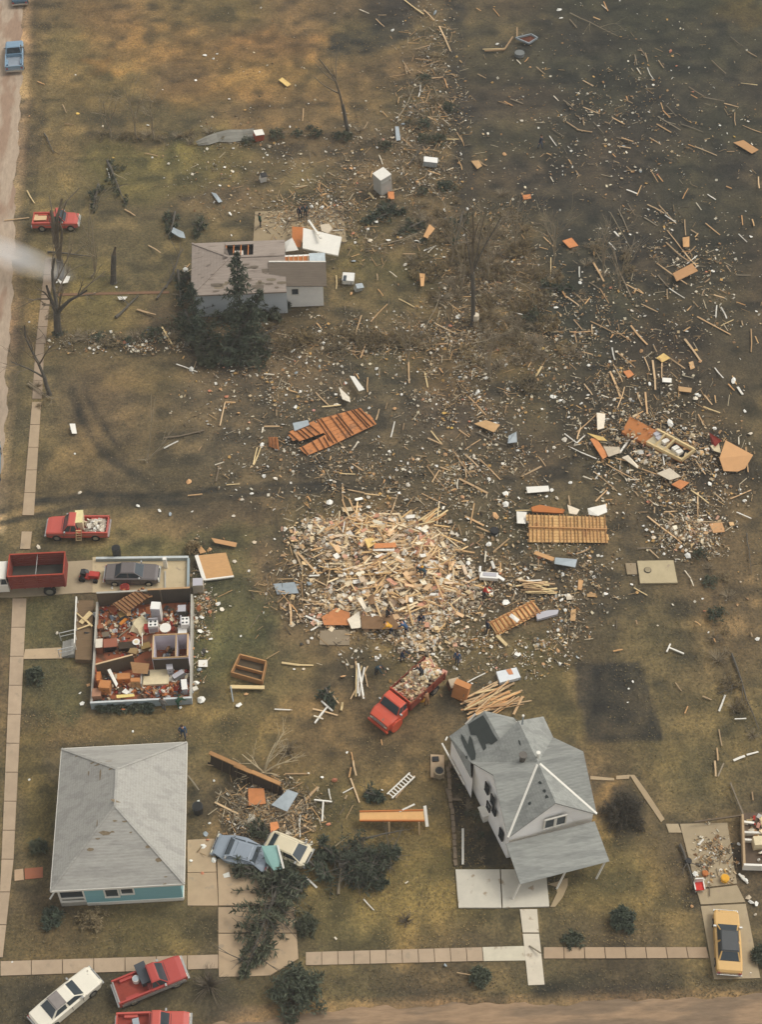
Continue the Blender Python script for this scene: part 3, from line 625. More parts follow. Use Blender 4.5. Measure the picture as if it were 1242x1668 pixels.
panel_thing('wall_panel', 'big white wall panel flung across the back of the grey roofed house', 'wall panel', [(494,371),(557,386),(551,416),(493,404)], [3.1,3.0,2.6,2.9], .15, WHITE)
loose_board('white post sticking up behind the big white wall panel', (503,359), (523,388), .2, .12, LUM_W, 3.0, 3.5)
panel_thing('door', 'white door with a small dark window leaning by the torn attic', 'door', [(463,395),(476,387),(486,407),(465,410)], [3.2,3.6,3.3,3.1], .06, WHITE)
panel_thing('plywood_sheet', 'rusty orange plywood standing behind the white wall panel', 'plywood', [(476,369),(496,370),(490,402),(476,402)], [1.0,1.0,2.4,2.4], .05, ORANGE)
panel_thing('wall_panel', 'white rounded insulation panel beside the big white wall panel', 'wall panel', [(522,366),(536,364),(542,372),(534,380),(524,376)], .9, .2, PLASTER)

# --- roofless house
def wallseg(mb, a, b, z0, z1, th, m=0, za=None):
    A = G(*a, z1); B_ = G(*b, z1 if za is None else za); d = (B_ - A); d.z = 0; n = Vector((-d.y, d.x, 0)).normalized() * th / 2
    bot = [A - n, B_ - n, B_ + n, A + n]
    if za is None: za = z1
    mb.hull([(q.x, q.y, z0) for q in bot], [(bot[0].x, bot[0].y, z1), (bot[1].x, bot[1].y, za), (bot[2].x, bot[2].y, za), (bot[3].x, bot[3].y, z1)], m)
Z0 = .45
def roofless_house():
    SWc, SEc = G(150,1142,.8), G(311,1136,.8); NW, NE = G(157,963,2.2), G(307,963,2.2)
    x0, x1 = (SWc.x + NW.x) / 2, (SEc.x + NE.x) / 2; y0 = (SWc.y + SEc.y) / 2; y1 = (NW.y + NE.y) / 2
    t = thing('roofless_house', 'house stripped of its roof with red brown floor and open rooms', 'house', ((x0 + x1) / 2, (y0 + y1) / 2, 0))
    m = MB(); m.box(((x0 + x1) / 2, (y0 + y1) / 2, Z0 / 2), (x1 - x0, y1 - y0, Z0)); child(m, 'floor_deck', FLOOR, t)
    th = .16
    def wall(name, xa, ya, xb, yb, z0, z1, mm, z2=None, topm=None):
        z2 = z1 if z2 is None else z2; A, B_ = Vector((xa, ya, 0)), Vector((xb, yb, 0)); d = (B_ - A).normalized(); n = Vector((-d.y, d.x, 0)) * th / 2
        q = [A - n, B_ - n, B_ + n, A + n]; zz = [z1, z2, z2, z1]; m = MB(); m.hull([(p.x, p.y, z0) for p in q], [(p.x, p.y, k - .05) for p, k in zip(q, zz)]); o = child(m, name, mm, t)
        c = MB(); c.hull([(p.x, p.y, k - .05) for p, k in zip(q, zz)], [(p.x, p.y, k) for p, k in zip(q, zz)]); child(c, 'top_plate', topm or GREYB, t).parent = o
        return o
    e = th / 2
    wall('outer_wall', x0 - e, y0, x0 - e, y1, 0, .75, GREYB, 1.1); wall('outer_wall', x1 + e, y0, x1 + e, y1, 0, .85, GREYB, 1.5)
    wall('outer_wall', x0 - th, y0 - e, x1 + th, y0 - e, 0, .85, mat('blue_grey_siding', (168, 176, 178)), topm=mat('pale_plate', (196, 198, 194)))
    xm = G(240, 963, 2.2).x
    wall('outer_wall', x0, y1 + e, xm, y1 + e, 0, 2.2, PANEL, topm=GREYB); wall('outer_wall', xm, y1 + e, x1, y1 + e, 0, 2.3, mat('dark_wallboard', (78, 70, 60)), topm=LUM_T)
    st = MB(); q = G(262, 975, 1.5); st.box((q.x, y1 - .06, 1.35), (.1, .08, 1.8)); child(st, 'stud', LUM_G, t)
    # bathroom box with lilac walls
    b0, b1, b2, b3 = G(250,1034,2.4), G(309,1032,2.4), G(309,1070,2.4), G(249,1071,2.4)
    bx0, bx1, by0, by1 = b0.x, x1, (b2.y + b3.y) / 2, (b0.y + b1.y) / 2
    th = .12
    for xa, ya, xb, yb in ((bx0, by1, bx1, by1), (bx0, by0, bx0, by1), (bx0, by0, bx1, by0), (bx1 - .06, by0, bx1 - .06, by1)):
        wall('partition', xa, ya, xb, yb, Z0, 2.4, LILAC, topm=LUM_T)
    xs = G(287, 1034, 2.4).x; wall('partition', xs, by0 + .06, xs, by1 - .06, Z0, 2.4, LILAC, topm=LUM_T)
    pm = MB(); pm.box(((bx0 + bx1) / 2, by0 - .075, (Z0 + 2.3) / 2), (bx1 - bx0, .02, 2.2 - Z0)); child(pm, 'panelling', mat('dark_panelling', (74, 62, 50), stretch=(6, 6, .3)), t)
    tb = MB(); q = G(268, 1062, .9); tb.box((q.x, by0 + .5, Z0 + .25), (1.6, .7, .5)); child(tb, 'bathtub', mat('grey_tub', (150, 146, 142)), t)
    tv = MB(); tv.box((q.x, by0 + .5, Z0 + .51), (1.4, .5, .02)); child(tv, 'tub_basin', DARK, t)
    # leaning partition between the front rooms
    wall('partition', G(155,1082,2.2).x, G(155,1082,2.2).y, G(216,1066,2.2).x, G(216,1066,2.2).y, Z0, 2.2, PANEL, topm=LUM_T)
    # front porch on the left
    P = [G(x, y, .5) for x, y in ((122,1074),(149,1075),(152,978),(125,978))]; m = MB(); m.hull([(p.x, p.y, 0) for p in P], [(p.x, p.y, .5) for p in P]); child(m, 'porch_deck', mat('porch_boards', (116, 94, 68), var=.25, stretch=(.4, 6, 1)), t)
    m = MB(); a, b = G(124,972,1.3), G(121,1048,1.3); m.bar(a, b, .1, .1)
    for k in range(6): q = a.lerp(b, k / 5); m.box((q.x, q.y, .85), (.08, .08, .85))
    child(m, 'porch_rail', WHITE, t)
    m = MB()
    for k in range(4):
        q = G(119 - k * 5, 1056, .2); m.box((q.x, q.y, .22 - k * .055), (.32, 1.5, .44 - k * .11))
    child(m, 'steps', mat('grey_steps', (150, 146, 136)), t)
    m = MB()
    for s in (-.8, .8):
        a = G(119, 1056); m.bar((a.x + .2, a.y + s, 1.35), (a.x - 1.0, a.y + s, 1.0), .05, .05); m.box((a.x - 1.0, a.y + s, .5), (.05, .05, 1)); m.box((a.x + .2, a.y + s, .7), (.05, .05, 1.3))
        m.bar((a.x + .2, a.y + s, .9), (a.x - 1.0, a.y + s, .55), .04, .04)
    child(m, 'step_rail', mat('pale_metal', (190, 188, 182)), t)
    # garage remains
    m = MB(); a, b = G(156,910,.35), G(307,908,.35); m.bar((a.x, a.y, .18), (b.x, b.y, .18), .18, .36); child(m, 'garage_wall', SIDING_B, t)
    m = MB(); c = G(306,962,.4); m.bar((b.x, b.y - .1, .2), (c.x, c.y, .2), .18, .4); child(m, 'garage_wall', SIDING_B, t)
    m = MB(); m.bar((a.x, a.y + .02, .39), (b.x, b.y + .02, .39), .22, .06); child(m, 'sill_plate', mat('pale_blue_plate', (186, 190, 186)), t)
    m = MB(); a = G(268,912,1.0); m.box((a.x, a.y, .6), (.3, .3, 1.2)); child(m, 'pillar', WHITE, t)
    m = MB(); a = G(268,962,.6); b = G(268,925,.6); m.bar((a.x, a.y, .1), (b.x, b.y, .1), .12, .2); child(m, 'kerb', GREYB, t)
    return t
roofless_house()

def furn(name, label, cat, px, py, zt, size, rot, m, z0=Z0, lid=None, fronts=0, frontm=None, tilt=0.0, legs=False):
    """a loose box-like furnishing with a top, drawers or doors; px, py is the middle of its top"""
    c = G(px, py, zt); t = thing(name, label, cat, (c.x, c.y, z0), rot); sx, sy, sz = size[0], size[1], zt - z0
    if tilt: t.rotation_euler = (tilt, 0, rot)
    b = MB()
    if legs:
        b.box((0, 0, sz - .05), (sx, sy, .1)); b.build('top', m, t)
        for ix in (-1, 1):
            for iy in (-1, 1): l = MB(); l.box((ix * (sx / 2 - .06), iy * (sy / 2 - .06), (sz - .1) / 2), (.07, .07, sz - .1)); l.build('leg', m, t)
        return t
    b.box((0, 0, sz / 2), (sx, sy, sz)); b.build('body', m, t)
    if lid: l = MB(); l.box((0, 0, sz + .02), (sx + .04, sy + .04, .04)); l.build('top', lid, t)
    for k in range(fronts):
        d = MB(); h = (sz - .1) / fronts; d.box((0, -sy / 2 - .015, .05 + h * (k + .5)), (sx - .08, .03, h - .04)); o = d.build('drawer', frontm or m, t)
        q = MB(); q.box((0, -sy / 2 - .04, .05 + h * (k + .5)), (.14, .03, .03)); q.build('handle', DARK, t).parent = o
    return t
BROWNW = mat('brown_furniture', (142, 88, 58), var=.12, stretch=(1, 5, 1)); OAK = mat('oak_furniture', (184, 124, 74), var=.1, stretch=(1, 5, 1)); APPL = mat('white_enamel', (228, 224, 214), var=.04, rough=.4); APPG = mat('shaded_enamel', (176, 172, 174), var=.04, rough=.5)
FABRIC = mat('cream_cloth', (216, 198, 160), var=.12, scale=5); REDP = mat('red_plastic', (176, 52, 38), var=.06, rough=.5); BLK = mat('black_plastic', (40, 40, 40), var=.1, rough=.5)
def fridge(px, py, zt, label, rot=0):
    c = G(px, py, zt); t = thing('refrigerator', label, 'refrigerator', (c.x, c.y, Z0), rot); h = zt - Z0; m = MB(); m.box((0, 0, h / 2), (.75, .7, h)); m.build('cabinet', APPL, t)
    for z0, z1 in ((.05, h * .64), (h * .66, h - .02)):
        d = MB(); d.box((0, -.37, (z0 + z1) / 2), (.73, .04, z1 - z0)); o = d.build('door', APPG, t); q = MB(); q.box((-.3, -.41, (z0 + z1) / 2), (.03, .04, .3)); q.build('handle', CHROME, t).parent = o
fridge(253, 986, 2.25, 'tall white refrigerator standing in the open kitchen', -.12)
def stove(px, py, zt, label, rot=0):
    c = G(px, py, zt); t = thing('stove', label, 'stove', (c.x, c.y, Z0), rot); h = zt - Z0; m = MB(); m.box((0, 0, h / 2), (.75, .65, h)); m.build('body', APPL, t)
    m = MB(); m.box((0, .3, h + .12), (.75, .08, .24)); m.build('control_panel', APPG, t)
    for ix in (-.18, .18):
        for iy in (-.15, .15): b = MB(); b.tube([(ix, iy, h), (ix, iy, h + .015)], .09, 10); b.build('burner', BLK, t)
    d = MB(); d.box((0, -.34, h * .45), (.65, .03, h * .55)); d.build('oven_door', APPG, t)
stove(249, 1015, 1.35, 'white stove covered in litter beside the red box')
stove(301, 1011, 1.5, 'white cooker against the side wall of the roofless house', 1.57)
furn('cabinet', 'white kitchen base cabinet under the cooker by the side wall', 'cabinet', 297, 1027, .95, (.7,.6), 0, APPL, fronts=1)
furn('chest', 'square red brown chest standing on the living room floor', 'chest', 179, 1047, 1.15, (1.05,.8), .05, mat('red_brown_chest', (150, 92, 70), var=.08), fronts=2, frontm=DARK)
furn('cabinet', 'brown cabinet against the left wall with white top', 'cabinet', 161, 1048, 1.3, (.5,.8), 0, BROWNW, lid=PLASTER)
furn('box', 'red box standing beside the cream rug', 'box', 238.5, 1021, 1.0, (.35,.5), 0, REDP, lid=REDP)
furn('stool', 'low brown table in the middle of the living room', 'stool', 172, 1033, .95, (.55,.45), .1, LUM_G, legs=True)
furn('side_table', 'small brown side table near the left wall', 'table', 163, 1020, .9, (.5,.4), .2, BROWNW, legs=True)
furn('dresser', 'orange oak dresser in the front bedroom', 'dresser', 201, 1101, 1.3, (1.0,.55), 0, OAK, fronts=3, frontm=mat('orange_front', (196, 118, 60)))
furn('wardrobe', 'tipped oak wardrobe leaning in the corner bedroom', 'wardrobe', 170, 1114, 1.5, (.85,.7), -.15, OAK, fronts=2)
furn('cabinet', 'narrow orange cabinet behind the tipped wardrobe', 'cabinet', 160, 1101, 1.6, (.3,.8), 0, ORANGE, fronts=1)
furn('box', 'pinkish cardboard box in the front corner of the house', 'box', 157, 1128, 1.0, (.65,.7), 0, mat('cardboard', (168, 124, 96)), lid=mat('cardboard', (0, 0, 0)))
furn('bookcase', 'upright oak bookcase beside the cream bed', 'bookcase', 220, 1107, 1.55, (.7,.35), -.05, OAK, fronts=4, frontm=PLY)
panel_thing('plywood_sheet', 'leaning tan headboard panel in the front bedroom', 'panel', [(212,1078),(243,1081),(240,1098),(216,1096)], [2.0,2.0,1.5,1.5], .08, PLY)
panel_thing('door', 'fallen white door slanting across the front bedroom', 'door', [(174.5,1091),(179.5,1089),(192,1114),(189,1119)], [1.9,1.9,1.2,1.2], .06, WHITE)
panel_thing('board_sheet', 'yellow board on the sill of the front bedroom', 'board', [(189,1132),(218,1130),(219,1134),(190,1137)], 1.0, .06, mat('yellow_board', (224, 200, 124)))
panel_thing('bed_sheet', 'crumpled white sheet on the front bedroom floor', 'sheet', [(198,1127),(204,1121),(211,1127),(206,1131)], 1.05, .12, WHITE)
def bed():
    c = G(254, 1102, 1.0); t = thing('bed', 'cream mattress bed in the side bedroom with black speaker on it', 'bed', (c.x, c.y, Z0))
    m = MB(); m.box((0, 0, .2), (2.0, 1.4, .25)); m.build('frame', BROWNW, t); m = MB(); m.box((0, 0, .42), (1.95, 1.35, .2)); m.build('mattress', FABRIC, t)
    m = MB(); m.box((-1.1, 0, .4), (.1, 1.5, .8)); m.build('headboard', GREYB, t); m = MB(); m.box((-.7, .3, .6), (.4, .35, .3)); m.build('pillow', BLK, t)
bed()
def rug():
    c = G(226, 1018, .8); mb = MB(); k = 14; ring = [[], []]
    for j, f in enumerate((.55, 1)):
        for i in range(k):
            a = 2 * math.pi * i / k; s = f * rnd.uniform(.75, 1.15); ring[j].append((c.x + math.cos(a) * s * .75, c.y + math.sin(a) * s * 1.0 + .1, Z0 + (.42 if j == 0 else .1) + rnd.uniform(-.05, .05)))
    mb.face(ring[0])
    for i in range(k): mb.face([ring[0][i], ring[1][i], ring[1][(i + 1) % k], ring[0][(i + 1) % k]][::-1][::-1])
    o = mb.build('rug', FABRIC, off=tuple(c)); o.location = c; tag(o, 'heap of cream cloth thrown on the red brown floor', 'cloth')
rug()
def round_table(px, py, label):
    c = G(px, py, 1.25); t = thing('round_table', label, 'table', (c.x, c.y, Z0)); m = MB(); m.tube([(0, 0, .7), (0, 0, .78)], .45, 16); m.build('top', WHITE, t); m = MB(); m.tube([(0, 0, 0), (0, 0, .7)], .07, 8); m.build('leg', BLK, t)
round_table(269, 1022, 'small round white table in the open kitchen')
def bowl(px, py, label, z, r=.3):
    c = G(px, py, z); t = thing('bowl', label, 'bowl', (c.x, c.y, z)); m = MB(); m.tube([(0, 0, 0), (0, 0, .06), (0, 0, .14)], [r * .6, r * .9, r], 14); m.build('shell', APPL, t); m = MB(); m.tube([(0, 0, .141), (0, 0, .15)], r * .55, 12); m.build('inside', FABRIC, t)
bowl(222, 1047, 'white dish lying on the dark couch in the living room', Z0 + .5)
furn('couch', 'dark couch seen from above in the living room', 'couch', 207, 1051, .95, (1.3,.6), .05, mat('dark_couch', (64, 52, 38)), lid=mat('dark_couch', (0,0,0)))
furn('chair', 'mustard upholstered chair beside the bathroom wall', 'chair', 237, 1052, .85, (.7,.5), .3, mat('mustard_cloth', (136, 112, 66)), lid=mat('mustard_cloth', (0,0,0)))
furn('chair', 'tan padded chair behind the fallen partition', 'chair', 217, 1060, .95, (.6,.5), -.3, mat('tan_cloth', (152, 124, 84)), lid=mat('tan_cloth', (0,0,0)))
furn('lamp_table', 'blue and gold lamp table against the rafters', 'table', 199, 1000, .95, (.6,.5), .5, mat('blue_grey_fabric', (84, 92, 94)), lid=mat('gold_lid', (150, 120, 70)))
furn('stool', 'orange stool tipped over on the red brown floor', 'stool', 200, 1012, .8, (.25,.7), -.7, mat('orange_stool', (196, 124, 50)), legs=True)
furn('washer', 'grey washer against the far kitchen wall', 'washer', 296, 991, 1.35, (.6,.6), 0, mat('dark_grey_metal', (92, 88, 80)), lid=APPG)
furn('cabinet', 'white chest of drawers standing in the cluttered side bedroom', 'cabinet', 276, 1085, 1.6, (.45,.6), .1, APPG, lid=APPG, fronts=3)
furn('cabinet', 'grey tipped case in the cluttered side bedroom', 'cabinet', 290, 1098, 1.2, (.9,.35), .6, mat('grey_case', (128, 124, 118)), lid=APPG)
furn('box', 'white upright case by the side wall of the bedroom', 'box', 300, 1115, 1.2, (.4,.9), .1, APPG, lid=APPL)
def rafter_frame(label, corners, zs, n, mdeck, mraf, name='roof_fragment', cat='roof fragment', proud=.12, wr=.07, skip=(), over=0):
    """a torn roof section: sheathing with the rafters still on it"""
    P = [G(x, y, z) for (x, y), z in zip(corners, zs)]; c = sum(P, Vector()) / 4; t = thing(name, label, cat, tuple(c))
    nrm = (P[1] - P[0]).cross(P[3] - P[0]).normalized(); nrm = nrm if nrm.z > 0 else -nrm
    m = MB(); nb = 9
    for i in range(nb):     # sheathing boards run across the rafters
        s0, s1 = i / nb, (i + 1) / nb - .006; j0, j1 = rnd.uniform(-.012, .012), rnd.uniform(-.012, .012)
        L_ = lambda s, e: P[0].lerp(P[3], s).lerp(P[1].lerp(P[2], s), e)
        m.slab([L_(s0, j0), L_(s0, 1 + j1), L_(s1, 1 + j1), L_(s1, j0)], .04 + rnd.uniform(0, .015))
    child(m, 'sheathing', mdeck, t)
    for k in range(n):
        if k in skip: continue
        f = (k + .5) / n; a = P[0].lerp(P[1], f) + nrm * proud / 2; b = P[3].lerp(P[2], f) + nrm * proud / 2; d = (b - a)
        m = MB(); m.bar(a - d * rnd.uniform(0, over), b + d * rnd.uniform(0, over), wr, proud); child(m, 'rafter', mraf, t)
    return t
rafter_frame('fallen flight of rafters leaning into the kitchen of the roofless house', [(183,984),(233,956),(247,969),(204,1000)], [1.9,2.3,1.6,1.2], 9, PLY, mat('dark_rafter', (118, 78, 52)), over=.05)
loose_board('tan board propped across the fallen rafters in the kitchen', (204,972), (210,1003), .35, .06, PLY, 2.0, 1.0)
loose_board('tan board lying on the end of the fallen rafters', (232,972), (248,970), .3, .06, PLY, 1.6, 1.6)
loose_board('thin curtain rail lying across the red brown floor', (193,1037), (222,1014), .08, .05, LUM_G, .6, .8)
loose_board('white upright pipe beside the cream cloth heap', (231.5,1031), (231.5,1052), .06, .06, LUM_W, .9, .9)
for a, b, w, l in (((131,1015),(148,997),.4,'pale board lying across the porch of the roofless house'), ((126,1025),(148,1017),.12,'thin board on the porch below the pale board'), ((137,1008),(150,1020),.15,'short board crossing the pale porch board'), ((124,998),(140,1012),.1,'tan batten resting on the porch rail')):
    loose_board(l, a, b, w, .05, LUM_Y, .6, .75)

# ---------------------------------------------------------------- vehicles (x forward, y to the left)
def paint(name, rgb): return mat(name, rgb, rough=.27, var=.06, scale=1.5, spots=((118, 104, 86), 1.6, .66))
RED1 = paint('faded_red_paint', (186, 84, 70)); RED2 = paint('red_paint', (168, 66, 56)); REDO = paint('orange_red_paint', (202, 84, 58)); WHITEP = paint('cream_white_paint', (226, 218, 198)); YEL = paint('yellow_paint', (206, 164, 98))
GREYP = paint('grey_brown_paint', (102, 94, 90)); BLUEP = paint('pale_blue_paint', (120, 146, 164)); SLATE = paint('slate_blue_paint', (142, 150, 158)); CREAMP = paint('cream_paint', (214, 200, 168)); VINYL = mat('black_vinyl', (54, 56, 56), rough=.5); VINYLG = mat('grey_vinyl', (132, 124, 118), rough=.6)
LAMP = mat('lamp_glass', (220, 214, 190), rough=.2); TAIL = mat('tail_glass', (150, 34, 28), rough=.3); BEDRED = mat('worn_red_bed', (142, 62, 48), var=.25); SILVER = mat('silver_side', (150, 146, 138), rough=.4)
def place(tail, front, z=.9):
    a, b = G(*tail, z), G(*front, z); c = (a + b) / 2; return c.x, c.y, math.atan2(b.y - a.y, b.x - a.x), (b - a).length
def sect(x, hw, zb, zt, tw, ch=.06):
    return [(x, -hw, zb), (x, -hw, zt - ch), (x, -tw, zt), (x, tw, zt), (x, hw, zt - ch), (x, hw, zb)]
def loft(mb, secs, m=0):
    for a, b in zip(secs, secs[1:]):
        n = len(a)
        for i in range(n):
            j = (i + 1) % n; mb.face([a[i], b[i], b[j], a[j]], m)
    mb.face(secs[0][::-1] if secs[0][0][0] < secs[-1][0][0] else secs[0], m); mb.face(secs[-1], m)
def wheels(t, xs, hw, r=.36, dual=False):
    for x in xs:
        for s in (-1, 1):
            m = MB(); m.tube([(x, s * (hw - .24), r), (x, s * (hw + .02), r)], r, 14); w = m.build('wheel', RUBBER, t)
            q = MB(); q.tube([(x, s * (hw + .021), r), (x, s * (hw + .035), r)], r * .58, 12); q.build('rim', CHROME, t).parent = w
def lights(t, xf, xr, y, z, rear=True):
    for s in (-1, 1):
        m = MB(); m.box((xf + .012, s * y, z), (.05, .24, .16)); m.build('headlight', LAMP, t)
        if rear: m = MB(); m.box((xr - .012, s * (y + .08), z), (.05, .2, .16)); m.build('tail_light', TAIL, t)
def greenhouse(t, x0, x1, rx0, rx1, zb, zt, hwb, hwt, roofm, bodym, rear_roof=None):
    """pillars and roof, with the glass set 4 mm proud of a dark core"""
    core = MB(); B = [(x0, -hwb, zb), (x1, -hwb, zb), (x1, hwb, zb), (x0, hwb, zb)]; T = [(rx0, -hwt, zt), (rx1, -hwt, zt), (rx1, hwt, zt), (rx0, hwt, zt)]
    core.hull(B, T); core.build('cabin', bodym, t)
    r = MB(); r.hull([(rx0 - .03, -hwt - .03, zt), (rx1 + .03, -hwt - .03, zt), (rx1 + .03, hwt + .03, zt), (rx0 - .03, hwt + .03, zt)], [(rx0 + .06, -hwt + .06, zt + .06), (rx1 - .06, -hwt + .06, zt + .06), (rx1 - .06, hwt - .06, zt + .06), (rx0 + .06, hwt - .06, zt + .06)])
    r.build('roof', roofm, t)
    if rear_roof: q = MB(); xm = rx0 + (rx1 - rx0) * .55; q.hull([(rx0 - .02, -hwt - .02, zt + .03), (xm, -hwt - .02, zt + .03), (xm, hwt + .02, zt + .03), (rx0 - .02, hwt + .02, zt + .03)], [(rx0 + .06, -hwt + .05, zt + .075), (xm, -hwt + .05, zt + .075), (xm, hwt - .05, zt + .075), (rx0 + .06, hwt - .05, zt + .075)]); q.build('vinyl_cover', rear_roof, t)
    def glass(name, q, ins=(.06, .12)):
        P = [Vector(p) for p in q]; n = (P[1] - P[0]).cross(P[3] - P[0]).normalized()
        L_ = lambda u, v: P[0].lerp(P[1], u).lerp(P[3].lerp(P[2], u), v) + n * .012
        m = MB(); m.face([L_(ins[0], ins[1]), L_(1 - ins[0], ins[1]), L_(1 - ins[0], 1 - ins[1] * .6), L_(ins[0], 1 - ins[1] * .6)]); m.build(name, GLASS, t)
    glass('windshield', [B[1], B[2], T[2], T[1]], (.05, .05)); glass('rear_window', [B[3], B[0], T[0], T[3]], (.07, .08))
    for side in (0, 1):
        a, b, c, d = ((B[0], B[1], T[1], T[0]) if side == 0 else (B[2], B[3], T[3], T[2]))
        a, b, c, d = Vector(a), Vector(b), Vector(c), Vector(d)
        glass('side_window', [a, a.lerp(b, .5), d.lerp(c, .5), d], (.08, .12)); glass('side_window', [a.lerp(b, .5), b, c, d.lerp(c, .5)], (.06, .12))
    for s in (-1, 1): m = MB(); m.box((x1 - .25, s * (hwb + .13), zb + .12), (.12, .2, .14)); m.build('mirror', CHROME, t)
def sedan(name, label, cat, tail, front, L, Wd, body, roofm=None, rear_roof=None, hood=.30, trunk=.2, h=1.38, z=.8, wheel=True, tilt=(0, 0), crush=0.0, zoff=0.0):
    x, y, a, d = place(tail, front, z); t = thing(name, label, cat, (x, y, zoff), a); t.rotation_euler = (tilt[0], tilt[1], a)
    hw = Wd / 2; xf, xr = L / 2, -L / 2; m = MB()
    xs = [(xr, hw - .14, .42, .78, hw - .2), (xr + .12, hw - .03, .3, .9, hw - .14), (xr + L * trunk, hw, .22, .95, hw - .1), (0, hw, .2, .95, hw - .1), (xf - L * hood, hw, .22, .94, hw - .1), (xf - .25, hw - .03, .26, .86, hw - .14), (xf - .02, hw - .12, .36, .76, hw - .2)]
    xs = [(q[0], q[1] + (rnd.uniform(-crush, crush)), q[2], q[3] - abs(rnd.uniform(0, crush)), q[4]) for q in xs]
    loft(m, [sect(*q) for q in xs]); m.build('body', body, t)
    seam = MB()
    for sx in (xf - L * hood + .02, xr + L * trunk - .02): seam.box((sx, 0, .952), (.03, Wd - .35, .012))
    for s in (-1, 1): seam.box((-.05, s * (hw + .003), .6), (.03, .012, .5)); seam.box((xf - L * hood - .15, s * (hw + .003), .6), (.03, .012, .5))
    seam.build('panel_gap', DARK, t)
    greenhouse(t, xr + L * trunk - .05, xf - L * hood + .1, xr + L * trunk + .5, xf - L * hood - .55, .93, h - crush, hw - .12, hw - .3, roofm or body, body, rear_roof)
    if wheel: wheels(t, (xr + L * .19, xf - L * .18), hw, .32)
    for xx in (xf + .05, xr - .05): b = MB(); b.box((xx, 0, .5), (.14, Wd - .06, .15)); b.build('bumper', CHROME, t)
    g = MB(); g.box((xf + .005, 0, .64), (.03, Wd * .55, .14)); g.build('grille', DARK, t); lights(t, xf, xr, hw * .72, .66); return t
def pickup(label, tail, front, L, Wd, body, side=None, load=None, bedm=None, h=1.75, z=.9, name='pickup_truck', cat='pickup'):
    x, y, a, d = place(tail, front, z); t = thing(name, label, cat, (x, y, 0), a); hw = Wd / 2; xf, xr = L / 2, -L / 2; xc0, xc1 = -L * .02, L * .22; m = MB()
    loft(m, [sect(xc0 - .08, hw, .42, 1.05, hw - .08), sect(xc1 + .1, hw, .42, 1.06, hw - .08), sect(xf - .4, hw - .02, .42, 1.02, hw - .12), sect(xf - .04, hw - .08, .45, .95, hw - .16)]); m.build('body', body, t)
    if side: s_ = MB(); [s_.box((0, s * (hw + .006), .58), (L - .3, .02, .3)) for s in (-1, 1)]; s_.build('side_trim', side, t)
    greenhouse(t, xc0, xc1 + .05, xc0 + .12, xc1 - .5, 1.04, h, hw - .1, hw - .24, body, body)
    b = MB(); b.box(((xr + xc0) / 2 - .05, 0, .68), (xc0 - xr - .1, Wd - .1, .1)); bed = b.build('bed_floor', bedm or BEDRED, t)
    for s in (-1, 1):
        q = MB(); q.box(((xr + xc0) / 2 - .05, s * (hw - .06), .78), (xc0 - xr - .08, .12, .62)); q.build('bed_side', body, t)
        q = MB(); q.box((xr + L * .2, s * (hw - .22), .84), (.9, .2, .22)); q.build('wheel_arch', body, t)
    q = MB()
    for s in (-1, 1):
        for xx in (xc0 - .02, xc1 - .05): q.box((xx, s * (hw + .004), .72), (.03, .014, .55))
        q.box((xc0 + .2, s * (hw + .012), .92), (.14, .03, .04))
    q.box((xc1 + .14, 0, 1.064), (.03, Wd - .4, .012)); q.build('panel_gap', DARK, t)
    q = MB(); [q.box((0, s * (hw + .008), .82), (L - .5, .02, .05)) for s in (-1, 1)]; q.build('side_moulding', CHROME, t)
    q = MB(); q.box((xr + .05, 0, .78), (.09, Wd - .26, .56)); q.build('tailgate', body if not side else SILVER, t)
    q = MB(); q.box((xc0 - .14, 0, .86), (.06, Wd - .26, .44)); q.build('bed_front', body, t)
    wheels(t, (xr + L * .2, xf - L * .17), hw - .01, .37)
    for xx, zz in ((xf + .06, .55), (xr - .06, .5)): b = MB(); b.box((xx, 0, zz), (.14, Wd - .04, .17)); b.build('bumper', CHROME, t)
    g = MB(); g.box((xf - .03, 0, .76), (.06, Wd * .6, .2)); g.build('grille', SILVER, t); lights(t, xf - .03, xr + .02, hw * .74, .78)
    return t
BLK2 = BLK
pickup('pale blue pickup driving up the gravel road', (22.5,113), (23,64), 5.0, 1.95, BLUEP, bedm=SLATE)
sedan('parked_car', 'dark blue car at the top edge of the gravel road', 'car', (31,10), (32,-40), 4.6, 1.8, paint('dark_blue_paint', (58, 82, 96)))
pickup('faded red pickup standing behind the broken bare trees', (51,357), (130,356), 4.5, 1.75, RED1)
sedan('parked_car', 'light blue car half outside the frame beside the muddy field', 'car', (-20,782), (-18,722), 4.8, 1.85, paint('sky_blue_paint', (110, 146, 176)))
pk = pickup('red pickup loaded with debris and a cream cupboard', (178,856), (74,856), 5.1, 1.9, RED1)
pickup('red pickup with silver sides parked across the front pavement', (191,1617), (296,1574), 4.8, 1.8, RED2, side=SILVER)
pickup('red pickup cut off by the bottom edge below the silver sided one', (191,1673), (306,1669), 4.85, 1.85, RED1)
sedan('parked_car', 'cream white sedan with half grey vinyl roof on the grass', 'car', (63,1661), (148,1591), 4.95, 1.72, WHITEP, WHITEP, VINYLG)
sedan('parked_car', 'yellow car with black vinyl roof on the concrete driveway', 'car', (1190,1582), (1184,1484), 4.55, 1.75, YEL, VINYL, hood=.27, trunk=.17, h=1.34)
sedan('parked_car', 'dark grey sedan standing in the wall-less garage', 'car', (171,932), (258,932), 4.35, 1.7, GREYP)
sedan('wrecked_car', 'cream crushed hatchback pinned beside the teal wall panel', 'car', (440,1366), (501,1394), 3.3, 1.65, CREAMP, CREAMP, hood=.12, trunk=.1, h=1.4, tilt=(.12, -.05), crush=.06)
